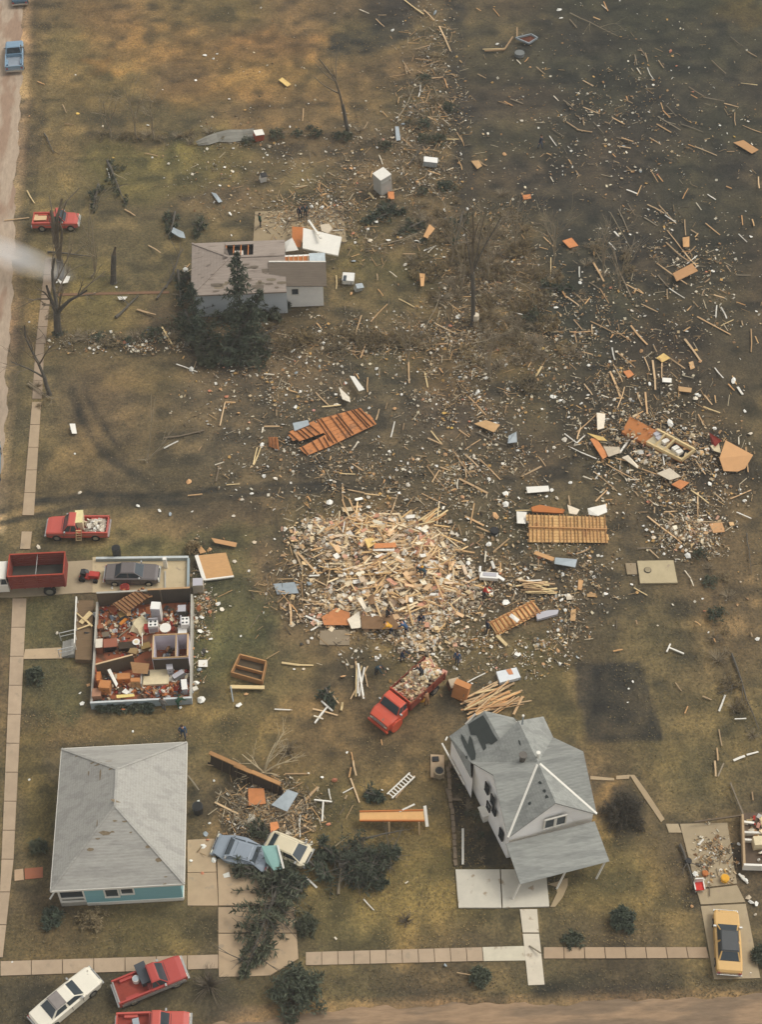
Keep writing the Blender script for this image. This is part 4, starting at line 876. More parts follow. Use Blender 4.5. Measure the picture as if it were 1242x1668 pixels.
sedan('wrecked_car', 'slate blue crushed car under the fallen spruce', 'car', (426,1394), (366,1374), 4.2, 1.75, SLATE, SLATE, hood=.26, trunk=.2, h=1.15, tilt=(-.13, .07), crush=.24)
def in_bed(name, label, cat, px, py, z, size, rot, m, cyl=False):
    c = G(px, py, z); t = thing(name, label, cat, (c.x, c.y, z), rot); b = MB(); l = MB()
    if cyl: b.tube([(0, 0, 0), (0, 0, size[2])], size[0], 12); l.tube([(0, 0, size[2]), (0, 0, size[2] + .03)], size[0] * .85, 12)
    else: b.box((0, 0, size[2] / 2), size); l.box((0, 0, size[2] + .02), (size[0] + .03, size[1] + .03, .04))
    b.build('body', m, t); l.build('lid', m if not cyl else GREYMET, t)
in_bed('bucket', 'white bucket standing in the bed of the silver sided pickup', 'bucket', 222, 1598, .74, (.24, .2, .42), 0, WHITE, True)
in_bed('toolbox', 'dark toolbox behind the cab of the silver sided pickup', 'toolbox', 234, 1589, .8, (.7, 1.5, .45), .42, mat('dark_box', (58, 62, 66), rough=.4))
in_bed('plank_load', 'tan boards lying in the bed of the faded red pickup', 'boards', 65, 355, .76, (1.3, .9, .08), 0, LUM_T)
in_bed('box', 'small grey box in the bed of the pickup cut off by the edge', 'box', 222, 1668, .74, (.4, .5, .3), .2, GREYMET)
def heap(mb, x0, x1, y0, y1, z, n, cols, smin=.1, smax=.45, rise=.3, seed=1):
    r = random.Random(seed)
    for i in range(n):
        x, y = r.uniform(x0, x1), r.uniform(y0, y1); u = abs((x - x0) / (x1 - x0) - .5) * 2; v = abs((y - y0) / (y1 - y0) - .5) * 2
        zz = z + rise * max(0, 1 - max(u, v) ** 2) + r.uniform(0, .08); s = r.uniform(smin, smax)
        R = Euler((r.gauss(0, .5), r.gauss(0, .5), r.uniform(0, 6.3))).to_matrix(); c = lin(r.choice(cols)); k = r.uniform(.75, 1.1)
        mb.box((x, y, zz), (s, s * r.uniform(.3, 1), r.uniform(.02, .12)), R, 0, tuple(q * k for q in c))
RUB = [(226,214,188),(214,188,148),(196,152,104),(232,226,212),(190,168,132),(168,128,90),(222,196,150),(206,150,128),(150,132,108),(96,84,70)]
WHT = [(232,228,216),(216,206,188),(190,178,160),(140,126,110),(226,214,190)]
m = MB(); heap(m, -2.3, -.6, -.75, .75, .72, 130, WHT, rise=.4, seed=3); o = m.build('load', TINT, pk, colour=True)
def cupboard_on_truck():
    q = G(128.5, 846, 1.5); t = thing('cupboard', 'cream cupboard riding upright in the bed of the red pickup', 'cupboard', (q.x, q.y, .75)); m = MB(); m.box((0, .1, .5), (.62, 1.3, .95)); m.build('body', FABRIC, t)
    m = MB(); m.box((0, .1, 1.0), (.66, 1.34, .06)); m.build('top', mat('pale_yellow_top', (220, 206, 150)), t)
    a = G(128, 862, 1.35); b = G(128, 881, .25); t2 = thing('ladder', 'short tan ladder hanging down the side of the red pickup', 'ladder', tuple(b))
    for s in (-.22, .22): m = MB(); m.bar((a.x + s, a.y - .12, a.z), (b.x + s, b.y, b.z), .06, .06); child(m, 'rail', LUM_T, t2)
    for k in range(5): p = Vector((a.x, a.y - .12, a.z)).lerp(b, k / 4.5 + .05); m = MB(); m.box(tuple(p), (.44, .06, .06)); child(m, 'rung', LUM_Y, t2)
cupboard_on_truck()
def grain_truck():
    a, b = G(105, 922, 2.4), G(15, 922, 2.4); L = (a - b).length; c = (a + b) / 2
    t = thing('grain_truck', 'red grain truck with high slatted sides and white cab', 'truck', (c.x, c.y - .1, 0), math.pi); hw = 1.12; zb, zt = 1.15, 2.75
    dr = mat('dark_red_slats', (134, 64, 52), var=.15, stretch=(1, 1, 8)); m = MB(); m.box((0, 0, zb + .05), (L, 2 * hw, .1)); m.build('box_floor', mat('dark_bed', (70, 66, 58)), t)
    for s in (-1, 1):
        for k in range(6): z = zb + .14 + k * .27; m = MB(); m.box((0, s * hw, z), (L, .05, .235)); m.build('side_board', dr, t)
        for k in range(5): m = MB(); m.box((-L / 2 + .1 + k * (L - .2) / 4, s * (hw + .05), (zb + zt) / 2), (.09, .05, zt - zb)); m.build('side_post', dr, t)
        m = MB(); m.box((0, s * hw, zt), (L + .06, .12, .07)); m.build('top_rail', mat('lighter_red_rail', (158, 66, 48)), t)
    for x in (-L / 2, L / 2):
        for k in range(6): z = zb + .14 + k * .27; m = MB(); m.box((x, 0, z), (.05, 2 * hw - .08, .235)); m.build('end_board', dr, t)
        m = MB(); m.box((x, 0, zt), (.09, 2 * hw, .07)); m.build('top_rail', mat('lighter_red_rail', (158, 66, 48)), t)
    m = MB(); m.tube([(0, -hw, zt - .1), (0, hw, zt - .1)], .025, 6); m.build('cross_chain', CHROME, t)
    m = MB(); m.box((1.5, 0, .85), (L + 2.6, .9, .25)); m.build('chassis', BLK, t); wheels(t, (-L * .18,), 1.1, .5); wheels(t, (L / 2 + 1.7,), 1.05, .5)
    x0 = L / 2 + .15; m = MB(); loft(m, [sect(x0, 1.05, .7, 1.55, 1.0), sect(x0 + 1.1, 1.05, .7, 1.55, 1.0), sect(x0 + 2.3, .95, .75, 1.4, .85)]); m.build('body', WHITE, t)
    greenhouse(t, x0 + .02, x0 + 1.2, x0 + .1, x0 + .8, 1.53, 2.2, 1.0, .88, WHITE, WHITE)
    for s in (-1, 1): m = MB(); m.box((x0 + 1.8, s * 1.0, .95), (1.1, .3, .35)); m.build('fender', WHITE, t)
grain_truck()
def load_truck():
    x, y, a, d = place((707, 1092), (619, 1172), 1.2); L = 6.4; t = thing('farm_truck', 'orange red farm truck with its wooden box heaped with rubble', 'truck', (x, y, 0), a); hw = 1.05; xf, xr = L / 2, -L / 2
    m = MB(); loft(m, [sect(xf - 2.2, 1.0, .6, 1.5, .92), sect(xf - 1.3, 1.0, .6, 1.48, .92), sect(xf - .5, .98, .6, 1.42, .86), sect(xf - .06, .9, .65, 1.3, .8)]); m.build('body', REDO, t)
    greenhouse(t, xf - 2.2, xf - 1.1, xf - 2.12, xf - 1.5, 1.48, 2.15, .95, .84, REDO, REDO)
    for s in (-1, 1): m = MB(); m.tube([(xf - .9, s * .7, .62), (xf - .9, s * 1.12, .62)], .6, 12); m.build('fender', REDO, t)
    bx = mat('brown_red_boards', (124, 60, 42), var=.2, stretch=(1, 1, 8)); x1 = xf - 2.4
    m = MB(); m.box(((xr + x1) / 2, 0, 1.0), (x1 - xr, 2 * hw, .12)); m.build('box_floor', bx, t)
    for s in (-1, 1):
        for k in range(3): m = MB(); m.box(((xr + x1) / 2, s * hw, 1.2 + k * .27), (x1 - xr, .06, .24)); m.build('side_board', bx, t)
        for k in range(4): m = MB(); m.box((xr + .1 + k * (x1 - xr - .2) / 3, s * (hw + .055), 1.45), (.1, .05, .85)); m.build('side_post', bx, t)
    for k in range(4): m = MB(); m.box((x1, 0, 1.2 + k * .27), (.06, 2 * hw - .1, .24)); m.build('front_board', REDO, t)
    m = MB(); m.box((0, 0, .7), (L - 1, .8, .25)); m.build('chassis', BLK, t); wheels(t, (xf - .9,), 1.0, .46); wheels(t, (xr + 1.1,), 1.02, .46)
    m = MB(); m.box((xf + .05, 0, .6), (.14, 2.0, .2)); m.build('bumper', REDO, t); m = MB(); m.box((xf - .03, 0, 1.0), (.06, 1.3, .3)); m.build('grille', SILVER, t); lights(t, xf - .02, xr, .72, 1.0, False)
    m = MB(); heap(m, xr - .1, x1 - .1, -.95, .95, 1.5, 330, RUB[:9], .15, .5, rise=.75, seed=5); heap(m, xr, x1 - .1, -.9, .9, 1.2, 120, RUB, .2, .6, rise=.5, seed=6); m.build('load', TINT, t, colour=True)
load_truck()

# ---------------------------------------------------------------- people
SKIN = mat('skin', (196, 148, 118)); HAIR = mat('brown_hair', (62, 48, 36)); JEAN = mat('denim', (70, 80, 100)); DKP = mat('dark_trousers', (48, 48, 52)); BOOT = mat('boots', (44, 36, 30))
def person(label, px, py, face, top, trousers=None, pose='stand', z=0.0, hat=None, lean=0.0):
    """one skinned body: face = heading in radians, pose stand / bend / walk / reach"""
    loc = G(px, py, z); V = []; Rr = []; E = []; K = []
    def v(p, r, k, par=None):
        V.append(Vector(p)); Rr.append(r); K.append(k)
        if par is not None: E.append((par, len(V) - 1))
        return len(V) - 1
    b = {'stand': .06, 'walk': .1, 'reach': .35, 'bend': .95}[pose] + lean
    hipz = .93 if pose != 'bend' else .86
    pel = v((0, 0, hipz), .135, 't')
    fx = lambda d: (math.sin(b) * d, math.cos(b) * d)
    c = fx(.22); sp = v((c[0], 0, hipz + c[1]), .13, 's', pel); c = fx(.44); ch = v((c[0], 0, hipz + c[1]), .155, 's', sp); c = fx(.56); nk = v((c[0] + .01, 0, hipz + c[1]), .06, 'h', ch)
    hb = b * .6; c2 = (c[0] + math.sin(hb) * .1, hipz + c[1] + math.cos(hb) * .1); hd = v((c2[0], 0, c2[1]), .1, 'h', nk); ht = v((c2[0] + math.sin(hb) * .13, 0, c2[1] + math.cos(hb) * .13), .095, 'h', hd)
    hands = []
    for s in (-1, 1):
        c = fx(.47); sh = v((c[0], s * .2, hipz + c[1]), .075, 's', ch)
        if pose == 'bend': el, wr = (c[0] + .16, s * .25, hipz + c[1] - .25), (c[0] + .3, s * .18, hipz + c[1] - .46)
        elif pose == 'reach': el, wr = (c[0] + .2, s * .26, hipz + c[1] - .18), (c[0] + .42, s * .16, hipz + c[1] - .12)
        else: el, wr = (c[0] - .02 + s * .05 * (pose == 'walk'), s * .27, hipz + c[1] - .29), (c[0] + .06 + s * .14 * (pose == 'walk'), s * .26, hipz + c[1] - .53)
        e = v(el, .055, 's', sh); w = v(wr, .04, 's', e); d = (Vector(wr) - Vector(el)).normalized(); hands.append((Vector(wr), d, s))
        v(Vector(wr) + d * .09, .038, 'k', w)
    for s in (-1, 1):
        st = s * (.2 if pose == 'walk' else .05)
        hp = v((0, s * .1, hipz - .06), .1, 't', pel); kn = v((.05 + st * .7, s * .11, .49), .07, 't', hp); an = v((st, s * .11, .1), .048, 't', kn); v((st + .16, s * .12, .045), .045, 'b', an)
    me = bpy.data.meshes.new('person'); me.from_pydata([tuple(q) for q in V], E, []); o = link('person', me)
    sk = o.modifiers.new('skin', 'SKIN'); sk.use_smooth_shade = True
    for i, d in enumerate(me.skin_vertices[0].data): d.radius = (Rr[i], Rr[i] * (1.25 if K[i] == 's' and i in (1, 2) else 1)); d.use_root = i == 0
    o.modifiers.new('sub', 'SUBSURF').levels = 1; o.modifiers['sub'].render_levels = 1
    dg = bpy.context.evaluated_depsgraph_get(); ev = o.evaluated_get(dg); me2 = bpy.data.meshes.new_from_object(ev); bpy.data.objects.remove(o); bpy.data.meshes.remove(me)
    # fingers, nose and ears join the same mesh; materials by the nearest bone
    vv = [Vector(q.co) for q in me2.vertices]; ff = [tuple(p.vertices) for p in me2.polygons]
    segs = [(V[i], V[j], K[j]) for i, j in E]; mats = [top, trousers or JEAN, SKIN, BOOT]; code = {'s': 0, 't': 1, 'h': 2, 'k': 2, 'b': 3}; mi = []
    for f in ff:
        c = sum((vv[i] for i in f), Vector()) / len(f); best = (9, 0)
        for a, q, k in segs:
            d = q - a; tt = max(0, min(1, (c - a).dot(d) / d.length_squared)); r = (c - a - d * tt).length
            if r < best[0]: best = (r, code[k])
        mi.append(best[1])
    x = MB()
    for wr, d, s in hands:
        side = d.cross(Vector((1, 0, 0))).normalized() if abs(d.x) < .9 else Vector((0, 1, 0))
        for k, (off, ln) in enumerate(((-.03, .075), (-.01, .085), (.01, .08), (.03, .06))):
            a = wr + d * .12 + side * off; x.tube([a, a + d * ln * .5, a + d * ln * .9 + Vector((.015, 0, -.01))], [.011, .010, .007], 5)
        a = wr + d * .06 + side * .035 * -s; x.tube([a, a + d * .04 - side * .03 * s], [.012, .009], 5)
    h0 = Vector((c2[0], 0, c2[1])); hx = Vector((math.cos(hb), 0, -math.sin(hb))); hu = Vector((math.sin(hb), 0, math.cos(hb)))
    x.tube([h0 + hx * .085 + hu * .06, h0 + hx * .125 + hu * .03], [.012, .018], 5)
    for s in (-1, 1): x.tube([h0 + Vector((0, s * .085, 0)) + hu * .05, h0 + Vector((0, s * .115, 0)) + hu * .05], [.03, .02], 6)
    b0 = len(vv); vv += [Vector(q) for q in x.v]; ff += [tuple(i + b0 for i in f) for f in x.f]; mi += [2] * len(x.f)
    bpy.data.meshes.remove(me2)
    me = bpy.data.meshes.new('person'); me.from_pydata([tuple(q) for q in vv], [], ff)
    for k in mats: me.materials.append(k)
    me.polygons.foreach_set('material_index', mi); me.polygons.foreach_set('use_smooth', [True] * len(ff)); me.update()
    o = link('person', me); o.location = loc; o.rotation_euler = (0, 0, face); tag(o, label, 'person'); PLACES.append((label, o))
    m = MB(); k = 8; rr = .115
    pts = [(0, 0), (.55, .92), (1.0, .75), (1.12, .3), (1.06, -.1)]
    c = h0 + hu * .1 - hx * .012; rings = [[c + (hx * math.cos(a) * q * rr + Vector((0, math.sin(a) * q * rr, 0)) + hu * z_ * .085 * (1 if z_ > 0 else 1)) for a in [2 * math.pi * i / k for i in range(k)]] for q, z_ in ((.2, 1.05), (.7, .9), (1.0, .5), (1.05, 0))]
    for a, b_ in zip(rings, rings[1:]):
        for i in range(k): m.face([a[i], b_[i], b_[(i + 1) % k], a[(i + 1) % k]])
    m.face(rings[0][::-1][::-1])
    m.build('cap' if hat else 'hair', hat or HAIR, o, smooth=True)
    e = MB()
    for s in (-1, 1): e.box(tuple(h0 + hx * .096 + hu * .07 + Vector((0, s * .035, 0))), (.012, .022, .012))
    e.build('eyes', DARK, o)
    mm = MB(); mm.box(tuple(h0 + hx * .1 + hu * .0), (.01, .045, .01)); mm.build('mouth', mat('lips', (150, 84, 74)), o)
    return o
NAVY = mat('navy_jacket', (42, 52, 70)); BLUJ = mat('blue_jacket', (62, 88, 120)); REDJ = mat('red_jacket', (190, 52, 36)); GRNJ = mat('green_jacket', (48, 84, 62)); GREYJ = mat('grey_jacket', (132, 126, 118)); YELJ = mat('yellow_jacket', (216, 158, 48)); TEALJ = mat('dark_teal_jacket', (52, 72, 78)); TANJ = mat('tan_jacket', (150, 112, 78)); YCAP = mat('yellow_cap', (222, 160, 44)); WCAP = mat('white_cap', (220, 216, 206))
person('person in dark navy clothes standing on the slab behind the grey roofed house', 489, 357, -1.3, NAVY, DKP)
person('taller person in black trousers beside the navy dressed one on the slab', 498, 355, -1.8, TEALJ, DKP)
person('person in a green jacket at the corner of the grey roofed house', 424, 370, .4, GRNJ, DKP)
person('person in a blue jacket walking between the teal and the roofless house', 299, 1201, -1.4, BLUJ, JEAN, 'walk')
person('person in grey standing at the front wall of the roofless house', 267, 1157, 1.2, GREYJ, mat('grey_trousers', (110, 108, 106)))
person('person in a green coat bending by the front wall of the roofless house', 290, 1153, .6, GRNJ, GRNJ, 'bend')
person('person in a red jacket and dark trousers beside the white bathtub', 788, 974, -.4, REDJ, DKP, 'reach')
person('person in dark clothes standing at the end of the torn roof section', 793, 1031, .2, NAVY, DKP)
person('person with a yellow cap bending over the middle of the rubble heap', 681, 933, -1.0, TEALJ, DKP, 'bend', .5, YCAP)
person('person in dark teal with a white cap crouching on the rubble heap', 693, 941, 2.8, TEALJ, JEAN, 'bend', .5, WCAP)
person('person in black standing among the rubble above the brown sheet', 632, 1008, -1.2, mat('black_jacket', (44, 44, 48)), DKP, 'reach')
person('person in a yellow jacket bending at the foot of the heap', 638, 1032, 2.9, YELJ, JEAN, 'bend')
person('person in blue stooping beside the one in yellow', 663, 1032, 2.6, BLUJ, JEAN, 'bend')
person('person in a dark blue coat standing in the rubble above the stooping one', 686, 1018, -1.6, NAVY, JEAN, 'reach')
person('person in dark clothes reaching at the tail of the farm truck load', 655, 1077, -.8, NAVY, JEAN, 'reach')
person('person in black working on top of the rubble in the farm truck', 688, 1104, 2.4, mat('black_jacket', (44, 44, 48)), DKP, 'bend', 2.0)
person('person in tan holding on to the side of the farm truck', 696, 1150, 2.2, TANJ, TANJ, 'reach')
person('person in slate blue standing behind the orange cabinet', 745, 1082, -2.0, BLUJ, JEAN)
person('lone person in dark blue walking across the dark field', 880, 242, -.5, NAVY, JEAN, 'walk')
person('person in dark clothes crouching beside the long tan planks', 613, 1098, -.5, TEALJ, DKP, 'bend')

# ---------------------------------------------------------------- trees, shrubs
def branch(mb, p, d, L, r, depth, rg, spread=.55, droop=0.0, twigs=None, n=5, kids=3, gnarl=.18):
    pts = [p]; rs = [r]; q = p.copy(); dd = d.normalized(); k = 4
    for i in range(k):
        dd = (dd + Vector((rg.gauss(0, gnarl), rg.gauss(0, gnarl), rg.gauss(0, gnarl) - droop))).normalized(); q = q + dd * L / k; pts.append(q.copy()); rs.append(max(.012, r * (1 - .55 * (i + 1) / k)))
    (twigs if (twigs is not None and depth <= 1) else mb).tube(pts, rs, max(3, n - (2 if depth <= 1 else 0)), cap=False)
    if depth <= 0: return
    for j in range(kids):
        f = rg.uniform(.45, 1); i = min(k, int(f * k)); az = rg.uniform(0, 6.28); o = dd.orthogonal().normalized(); o = Matrix.Rotation(az, 3, dd) @ o
        branch(mb, pts[i], (dd + o * rg.uniform(spread * .6, spread * 1.5)), L * rg.uniform(.5, .75), rs[i] * .62, depth - 1, rg, spread, droop, twigs, n, kids, gnarl)
def bare_tree(label, px, py, limbs, r, seed, depth=2, bark=None, name='bare_tree', trunk=None, kids=3, spread=.5, cat='tree', lean=0.0):
    """limbs: list of (dx, dy, dz, length) tops in metres from the fork"""
    rg = random.Random(seed); c = G(px, py); t = thing(name, label, cat, tuple(c)); tr = MB(); tw = MB(); bark = bark or BARK
    tx, ty, tz = trunk or (0, 0, 2.0); tx += lean * tz; f = Vector((tx, ty, tz)); tr.tube([(0, 0, -.1), (0, 0, .25), f * .5 + Vector((rg.uniform(-.08, .08), 0, 0)), f], [r * 1.5, r * 1.1, r, r * .92], 9)
    for dx, dy, dz, rr, dep in [(a + lean * c_, b, c_, d_, e_) for a, b, c_, d_, e_ in limbs]: branch(tr, f - Vector((0, 0, .15)), Vector((dx, dy, dz)), Vector((dx, dy, dz)).length, r * rr, dep, rg, spread, 0, tw, 6, kids, .1)
    tr.build('trunk', bark, t)
    if tw.f: tw.build('crown', TWIG if bark is BARK else bark, t)
    return t
bare_tree('broken forked tree with thick grey limbs beside the cracked pavement', 95, 543, [(-1.6,.4,4.0,.7,2),(.2,1.2,5.2,.65,2),(1.9,.2,4.2,.6,2),(1.2,-.4,2.2,.45,1)], .34, 1, trunk=(-.1,0,2.6), lean=.13)
bare_tree('tall snapped multi stem trunk in front of the faded red pickup', 98, 452, [(-1.2,.6,5.4,.65,1),(-.2,.2,6.6,.7,1),(.5,.4,5.8,.6,0),(-.7,-.2,4.4,.5,1)], .36, 2, trunk=(-.05,0,2.2), lean=.13)
bare_tree('bent dead tree leaning over the side pavement', 80, 642, [(-.9,1.0,6.0,.8,2),(-2.6,.3,3.0,.5,2)], .19, 3, trunk=(-.3,.2,2.0), lean=.08)
bare_tree('lone splintered trunk standing on the lawn', 185, 460, [(0,0,1.2,.9,0)], .27, 4, trunk=(0,.05,3.4), lean=.13, name='tree_stump')
bare_tree('thin dark leaning tree at the edge of the dry field', 567, 217, [(-1.2,.8,6.0,.8,1),(-.8,.2,4.5,.5,1)], .2, 5, trunk=(-.5,.2,3.5))
bare_tree('tall dark tree stripped of branches above the weedy strip', 771, 528, [(-.6,.8,7.5,.85,1),(-1.8,.8,5.0,.4,2),(1.2,1.0,6.0,.4,2),(.6,2,5,.35,2)], .2, 6, trunk=(-.3,.3,6.0))
bare_tree('pale dead bush of long limbs lying over the dark wall frame', 430, 1263, [(1.0,.9,2.6,.7,2),(-1.2,.6,1.8,.6,2),(1.9,.3,1.4,.6,2),(-1.5,-.6,.5,.5,1),(1.0,-.4,.3,.5,1),(.2,1.6,1.8,.5,2)], .12, 7, bark=mat('pale_dead_wood', (186, 168, 134), var=.15), trunk=(0,0,.5), name='dead_shrub', kids=3)
bare_tree('small pale sapling with long thin stems on the muddy field', 238, 753, [(.9,1.6,4.4,.8,1),(2.6,1.2,2.2,.6,1),(1.6,.6,1.0,.5,1),(-.8,.1,.4,.5,0)], .09, 8, bark=mat('pale_sapling_bark', (150, 136, 110)), trunk=(.1,.1,.3), name='sapling')
for i, (px, py, s, lab) in enumerate(((180,222,.8,'faint bare tree at the left end of the dark brush strip'),(222,224,1.0,'taller faint bare tree in the dark brush strip'),(250,226,.7,'slim bare sapling right of the two faint trees'))):
    bare_tree(lab, px, py, [(.1,.2,5*s,.7,2),(-.8,.2,3.6*s,.5,2),(.8,.1,3.8*s,.5,2)], .09, 20 + i, depth=2, bark=BARKP, trunk=(0,0,1.4*s))
bare_tree('pale arching branches standing between the red pickup and the evergreen litter', 150, 452, [(1.0,.4,3.6,.6,2),(.9,1.2,6.0,.6,2),(-.4,2.0,7.5,.5,2)], .1, 30, bark=BARKP, trunk=(.3,0,.6), name='sapling')
WEEDS = [('slim bare tree among weeds beside the tall stripped tree', 752, 470, 1.0),('grey bare tree rising from the weedy strip', 795, 455, 1.0),('bare tree with many twigs above the dark track', 838, 410, .9),('bare sapling at the right of the weedy strip', 902, 430, .8),('slender sapling leaning over the dark field', 985, 450, .9),('twin bare sapling farther along the dark field', 1010, 470, .8),('thin stem rising from the lower weeds', 800, 620, .8),('grey sapling amid the lower weeds', 665, 590, .7),('crooked sapling left of the weedy strip', 735, 430, .9)]
for i, (lab, px, py, s) in enumerate(WEEDS):
    rg = random.Random(50 + i); bare_tree(lab, px, py, [(rg.uniform(-.8,.3),rg.uniform(.2,1),rg.uniform(3,5)*s,.7,2) for k in range(4)], .08, 60 + i, bark=BARKP, trunk=(rg.uniform(-.2,.2),.1,1.2*s), name='sapling')

def needles(mb, a, b, width, n, rg, leaf=.28, flat=1.0):
    """drooping sprays of needle-like blades along a limb"""
    a = Vector(a); b = Vector(b); d = b - a; L = d.length; d.normalize()
    for i in range(int(n * 1.5)):
        f = rg.random() ** .8; p = a + d * L * f; w = width * (1 - f * .75) * rg.uniform(.3, 1.15)
        o = Vector((rg.gauss(0, 1), rg.gauss(0, 1), rg.gauss(0, 1) * flat)); o -= d * o.dot(d); o.normalize(); tip = p + (o * w + d * w * .5)
        s = leaf * rg.uniform(.5, 1.3); v = (tip - p).normalized(); u = v.orthogonal().normalized(); u = Matrix.Rotation(rg.uniform(0, 6.28), 3, v) @ u
        for j in range(3):
            q = p.lerp(tip, (j + 1) / 3); u2 = Matrix.Rotation(rg.uniform(0, 6.28), 3, v) @ u
            mb.face([q - v * s * .5, q + u2 * s * .17, q + v * s * 1.0 + Vector((rg.gauss(0, .05), rg.gauss(0, .05), -.03)), q - u2 * s * .17])
def spruce(label, base, top, width, n_br, seed, leaf=.3, name='spruce', lying=False, cat='tree', hb=0.0, zt=None):
    """base and top are points in metres (the trunk may stand, lean or lie)"""
    rg = random.Random(seed); A, B_ = Vector(base), Vector(top); t = thing(name, label, cat, tuple(A)); tr = MB(); d = B_ - A; L = d.length; dn = d.normalized()
    tr.tube([A, A.lerp(B_, .5) + Vector((rg.uniform(-.1, .1), 0, 0)), B_], [.028 * L * .6 + .06, .09, .02], 7); nd = MB()
    for i in range(n_br):
        f = hb + (1 - hb) * (i + rg.random()) / n_br; p = A + d * f; o = Vector((rg.gauss(0, 1), rg.gauss(0, 1), rg.gauss(0, 1))); o -= dn * o.dot(dn); o.normalize(); w = width * (1.05 - f) ** .8 * rg.uniform(.35, 1.35)
        if lying: o.z = o.z * .45; o.normalize(); o.z = max(o.z, (.08 - p.z) / w)
        tip = p + o * w + dn * w * .35 - Vector((0, 0, .12 * w if not lying else 0)); tip.z = max(tip.z, .06); tr.tube([p, tip], [.03, .01], 3, cap=False)
        needles(nd, p.lerp(tip, .3 * rg.random()), tip, .42 * min(1, w), rg.randint(5, 13), rg, leaf)
    if lying:       # bare broken limbs sprawling out of the wreck of the crown
        for k in range(int(n_br / 9)):
            f = rg.uniform(.1, .9); p = A + d * f; a = rg.uniform(0, 6.28); w = width * rg.uniform(.7, 1.25); e = p + Vector((math.cos(a) * w, math.sin(a) * w, rg.uniform(.1, .7))); m_ = p.lerp(e, .5) + Vector((rg.gauss(0, .12), rg.gauss(0, .12), .1)); tr.tube([p, m_, e], [.045, .03, .012], 4, cap=False)
            tr.tube([m_, m_ + (e - p) * .3 + Vector((rg.gauss(0, .3), rg.gauss(0, .3), .1))], [.025, .01], 3, cap=False)
    child(tr, 'trunk', BARK, t); child(nd, 'crown', NEEDLE, t); return t
def V3(px, py, z, h=None): p = G(px, py, z); return (p.x, p.y, z if h is None else h)
spruce('large spruce fallen across the concrete driveway', V3(462,1425,.6), V3(398,1588,.3), 2.6, 120, 1, lying=True, name='fallen_spruce')
spruce('second spruce top lying against the slate crushed car', V3(492,1452,.5), V3(420,1425,.5), 1.3, 50, 2, lying=True, name='fallen_spruce')
spruce('standing dark spruce in front of the grey roofed house', V3(398,562,0), V3(398,562,0,11.0), 2.3, 130, 3)
spruce('shorter spruce at the front corner of the grey roofed house', V3(322,545,0), V3(320,545,0,6.2), 1.5, 60, 4)
spruce('spruce leaning before the middle of the grey roofed house', V3(365,590,0), V3(432,560,0,6.5), 2.2, 100, 5, name='leaning_spruce')
spruce('felled spruce lying in front of the leaning spruce', V3(440,548,.5), V3(325,590,.5), 2.6, 120, 6, lying=True, name='fallen_spruce')
spruce('felled spruce at the left end of the evergreen tangle', V3(300,505,.4), V3(345,595,.4), 2.4, 110, 7, lying=True, name='fallen_spruce')
spruce('dark uprooted cedar on the center lawn below the orange wall frame', V3(552,1410,.6), V3(650,1385,.9), 2.3, 120, 8, lying=True, name='fallen_cedar', leaf=.22)
spruce('lower half of the uprooted cedar crown on the center lawn', V3(545,1400,.5), V3(630,1440,.5), 2.2, 90, 9, lying=True, name='fallen_cedar', leaf=.22)
for i, (a, b, w, lab) in enumerate((((175,262),(205,335),1.5,'torn evergreen limb on the side lawn'),((160,300),(150,345),1.0,'dark evergreen limb near the faded red pickup'),((640,345),(590,362),1.4,'dark evergreen limb right of the white wall panel'),((690,360),(650,380),1.4,'dark evergreen limb below the white shed'),((755,345),(740,400),1.3,'dark evergreen limb at the edge of the dark track'),((615,335),(660,345),1.3,'evergreen limb under the white shed'),((285,345),(275,385),1.2,'dark evergreen brush behind the corner of the grey roofed house'),((330,360),(318,385),1.0,'evergreen brush behind the grey roofed house'),((455,1430),(500,1440),1.2,'evergreen branches beside the teal wall panel'),((530,1120),(545,1150),.9,'small evergreen branch heap left of the farm truck'),((595,1290),(625,1300),.9,'evergreen boughs on the left end of the orange wall frame'),((880,470),(935,470),1.2,'dark evergreen wreckage at the weedy strip'),((860,510),(885,525),1.1,'low dark evergreen clump below the weedy strip'))):
    spruce(lab, V3(*a, .3), V3(*b, .25), w * .85, 22, 40 + i, lying=True, name='evergreen_limb', cat='branch')
for i, (a, b, w, lab) in enumerate((((384,1400),(420,1425),1.0,'evergreen branch over the slate crushed car'),((405,1392),(440,1405),.9,'evergreen branch between the two crushed cars'),((415,1340),(432,1362),.8,'grey green branch behind the slate crushed car'),((445,1415),(480,1408),.9,'evergreen branch at the nose of the cream hatchback'),((520,1372),(548,1400),1.0,'evergreen branch left of the uprooted cedar'),((500,1400),(540,1432),1.0,'low evergreen branch between driveway and cedar'),((440,470),(470,500),1.2,'torn evergreen branch at the pale wing wall'),((425,500),(455,520),1.2,'evergreen branch below the pale wing wall'),((290,440),(296,500),.9,'evergreen branch hanging at the left eave'),((318,478),(372,500),1.5,'broken spruce top sprawling against the front wall'),((372,470),(425,492),1.5,'second broken spruce top sprawling against the front wall'),((345,515),(410,510),1.6,'flattened spruce boughs at the foot of the front wall'),((300,560),(360,548),1.5,'flattened spruce boughs at the left of the evergreen tangle'),((400,590),(440,575),1.3,'flattened spruce boughs at the right of the evergreen tangle'))):
    spruce(lab, V3(*a, .5), V3(*b, .6), w, 26, 80 + i, lying=True, name='evergreen_limb', cat='branch')
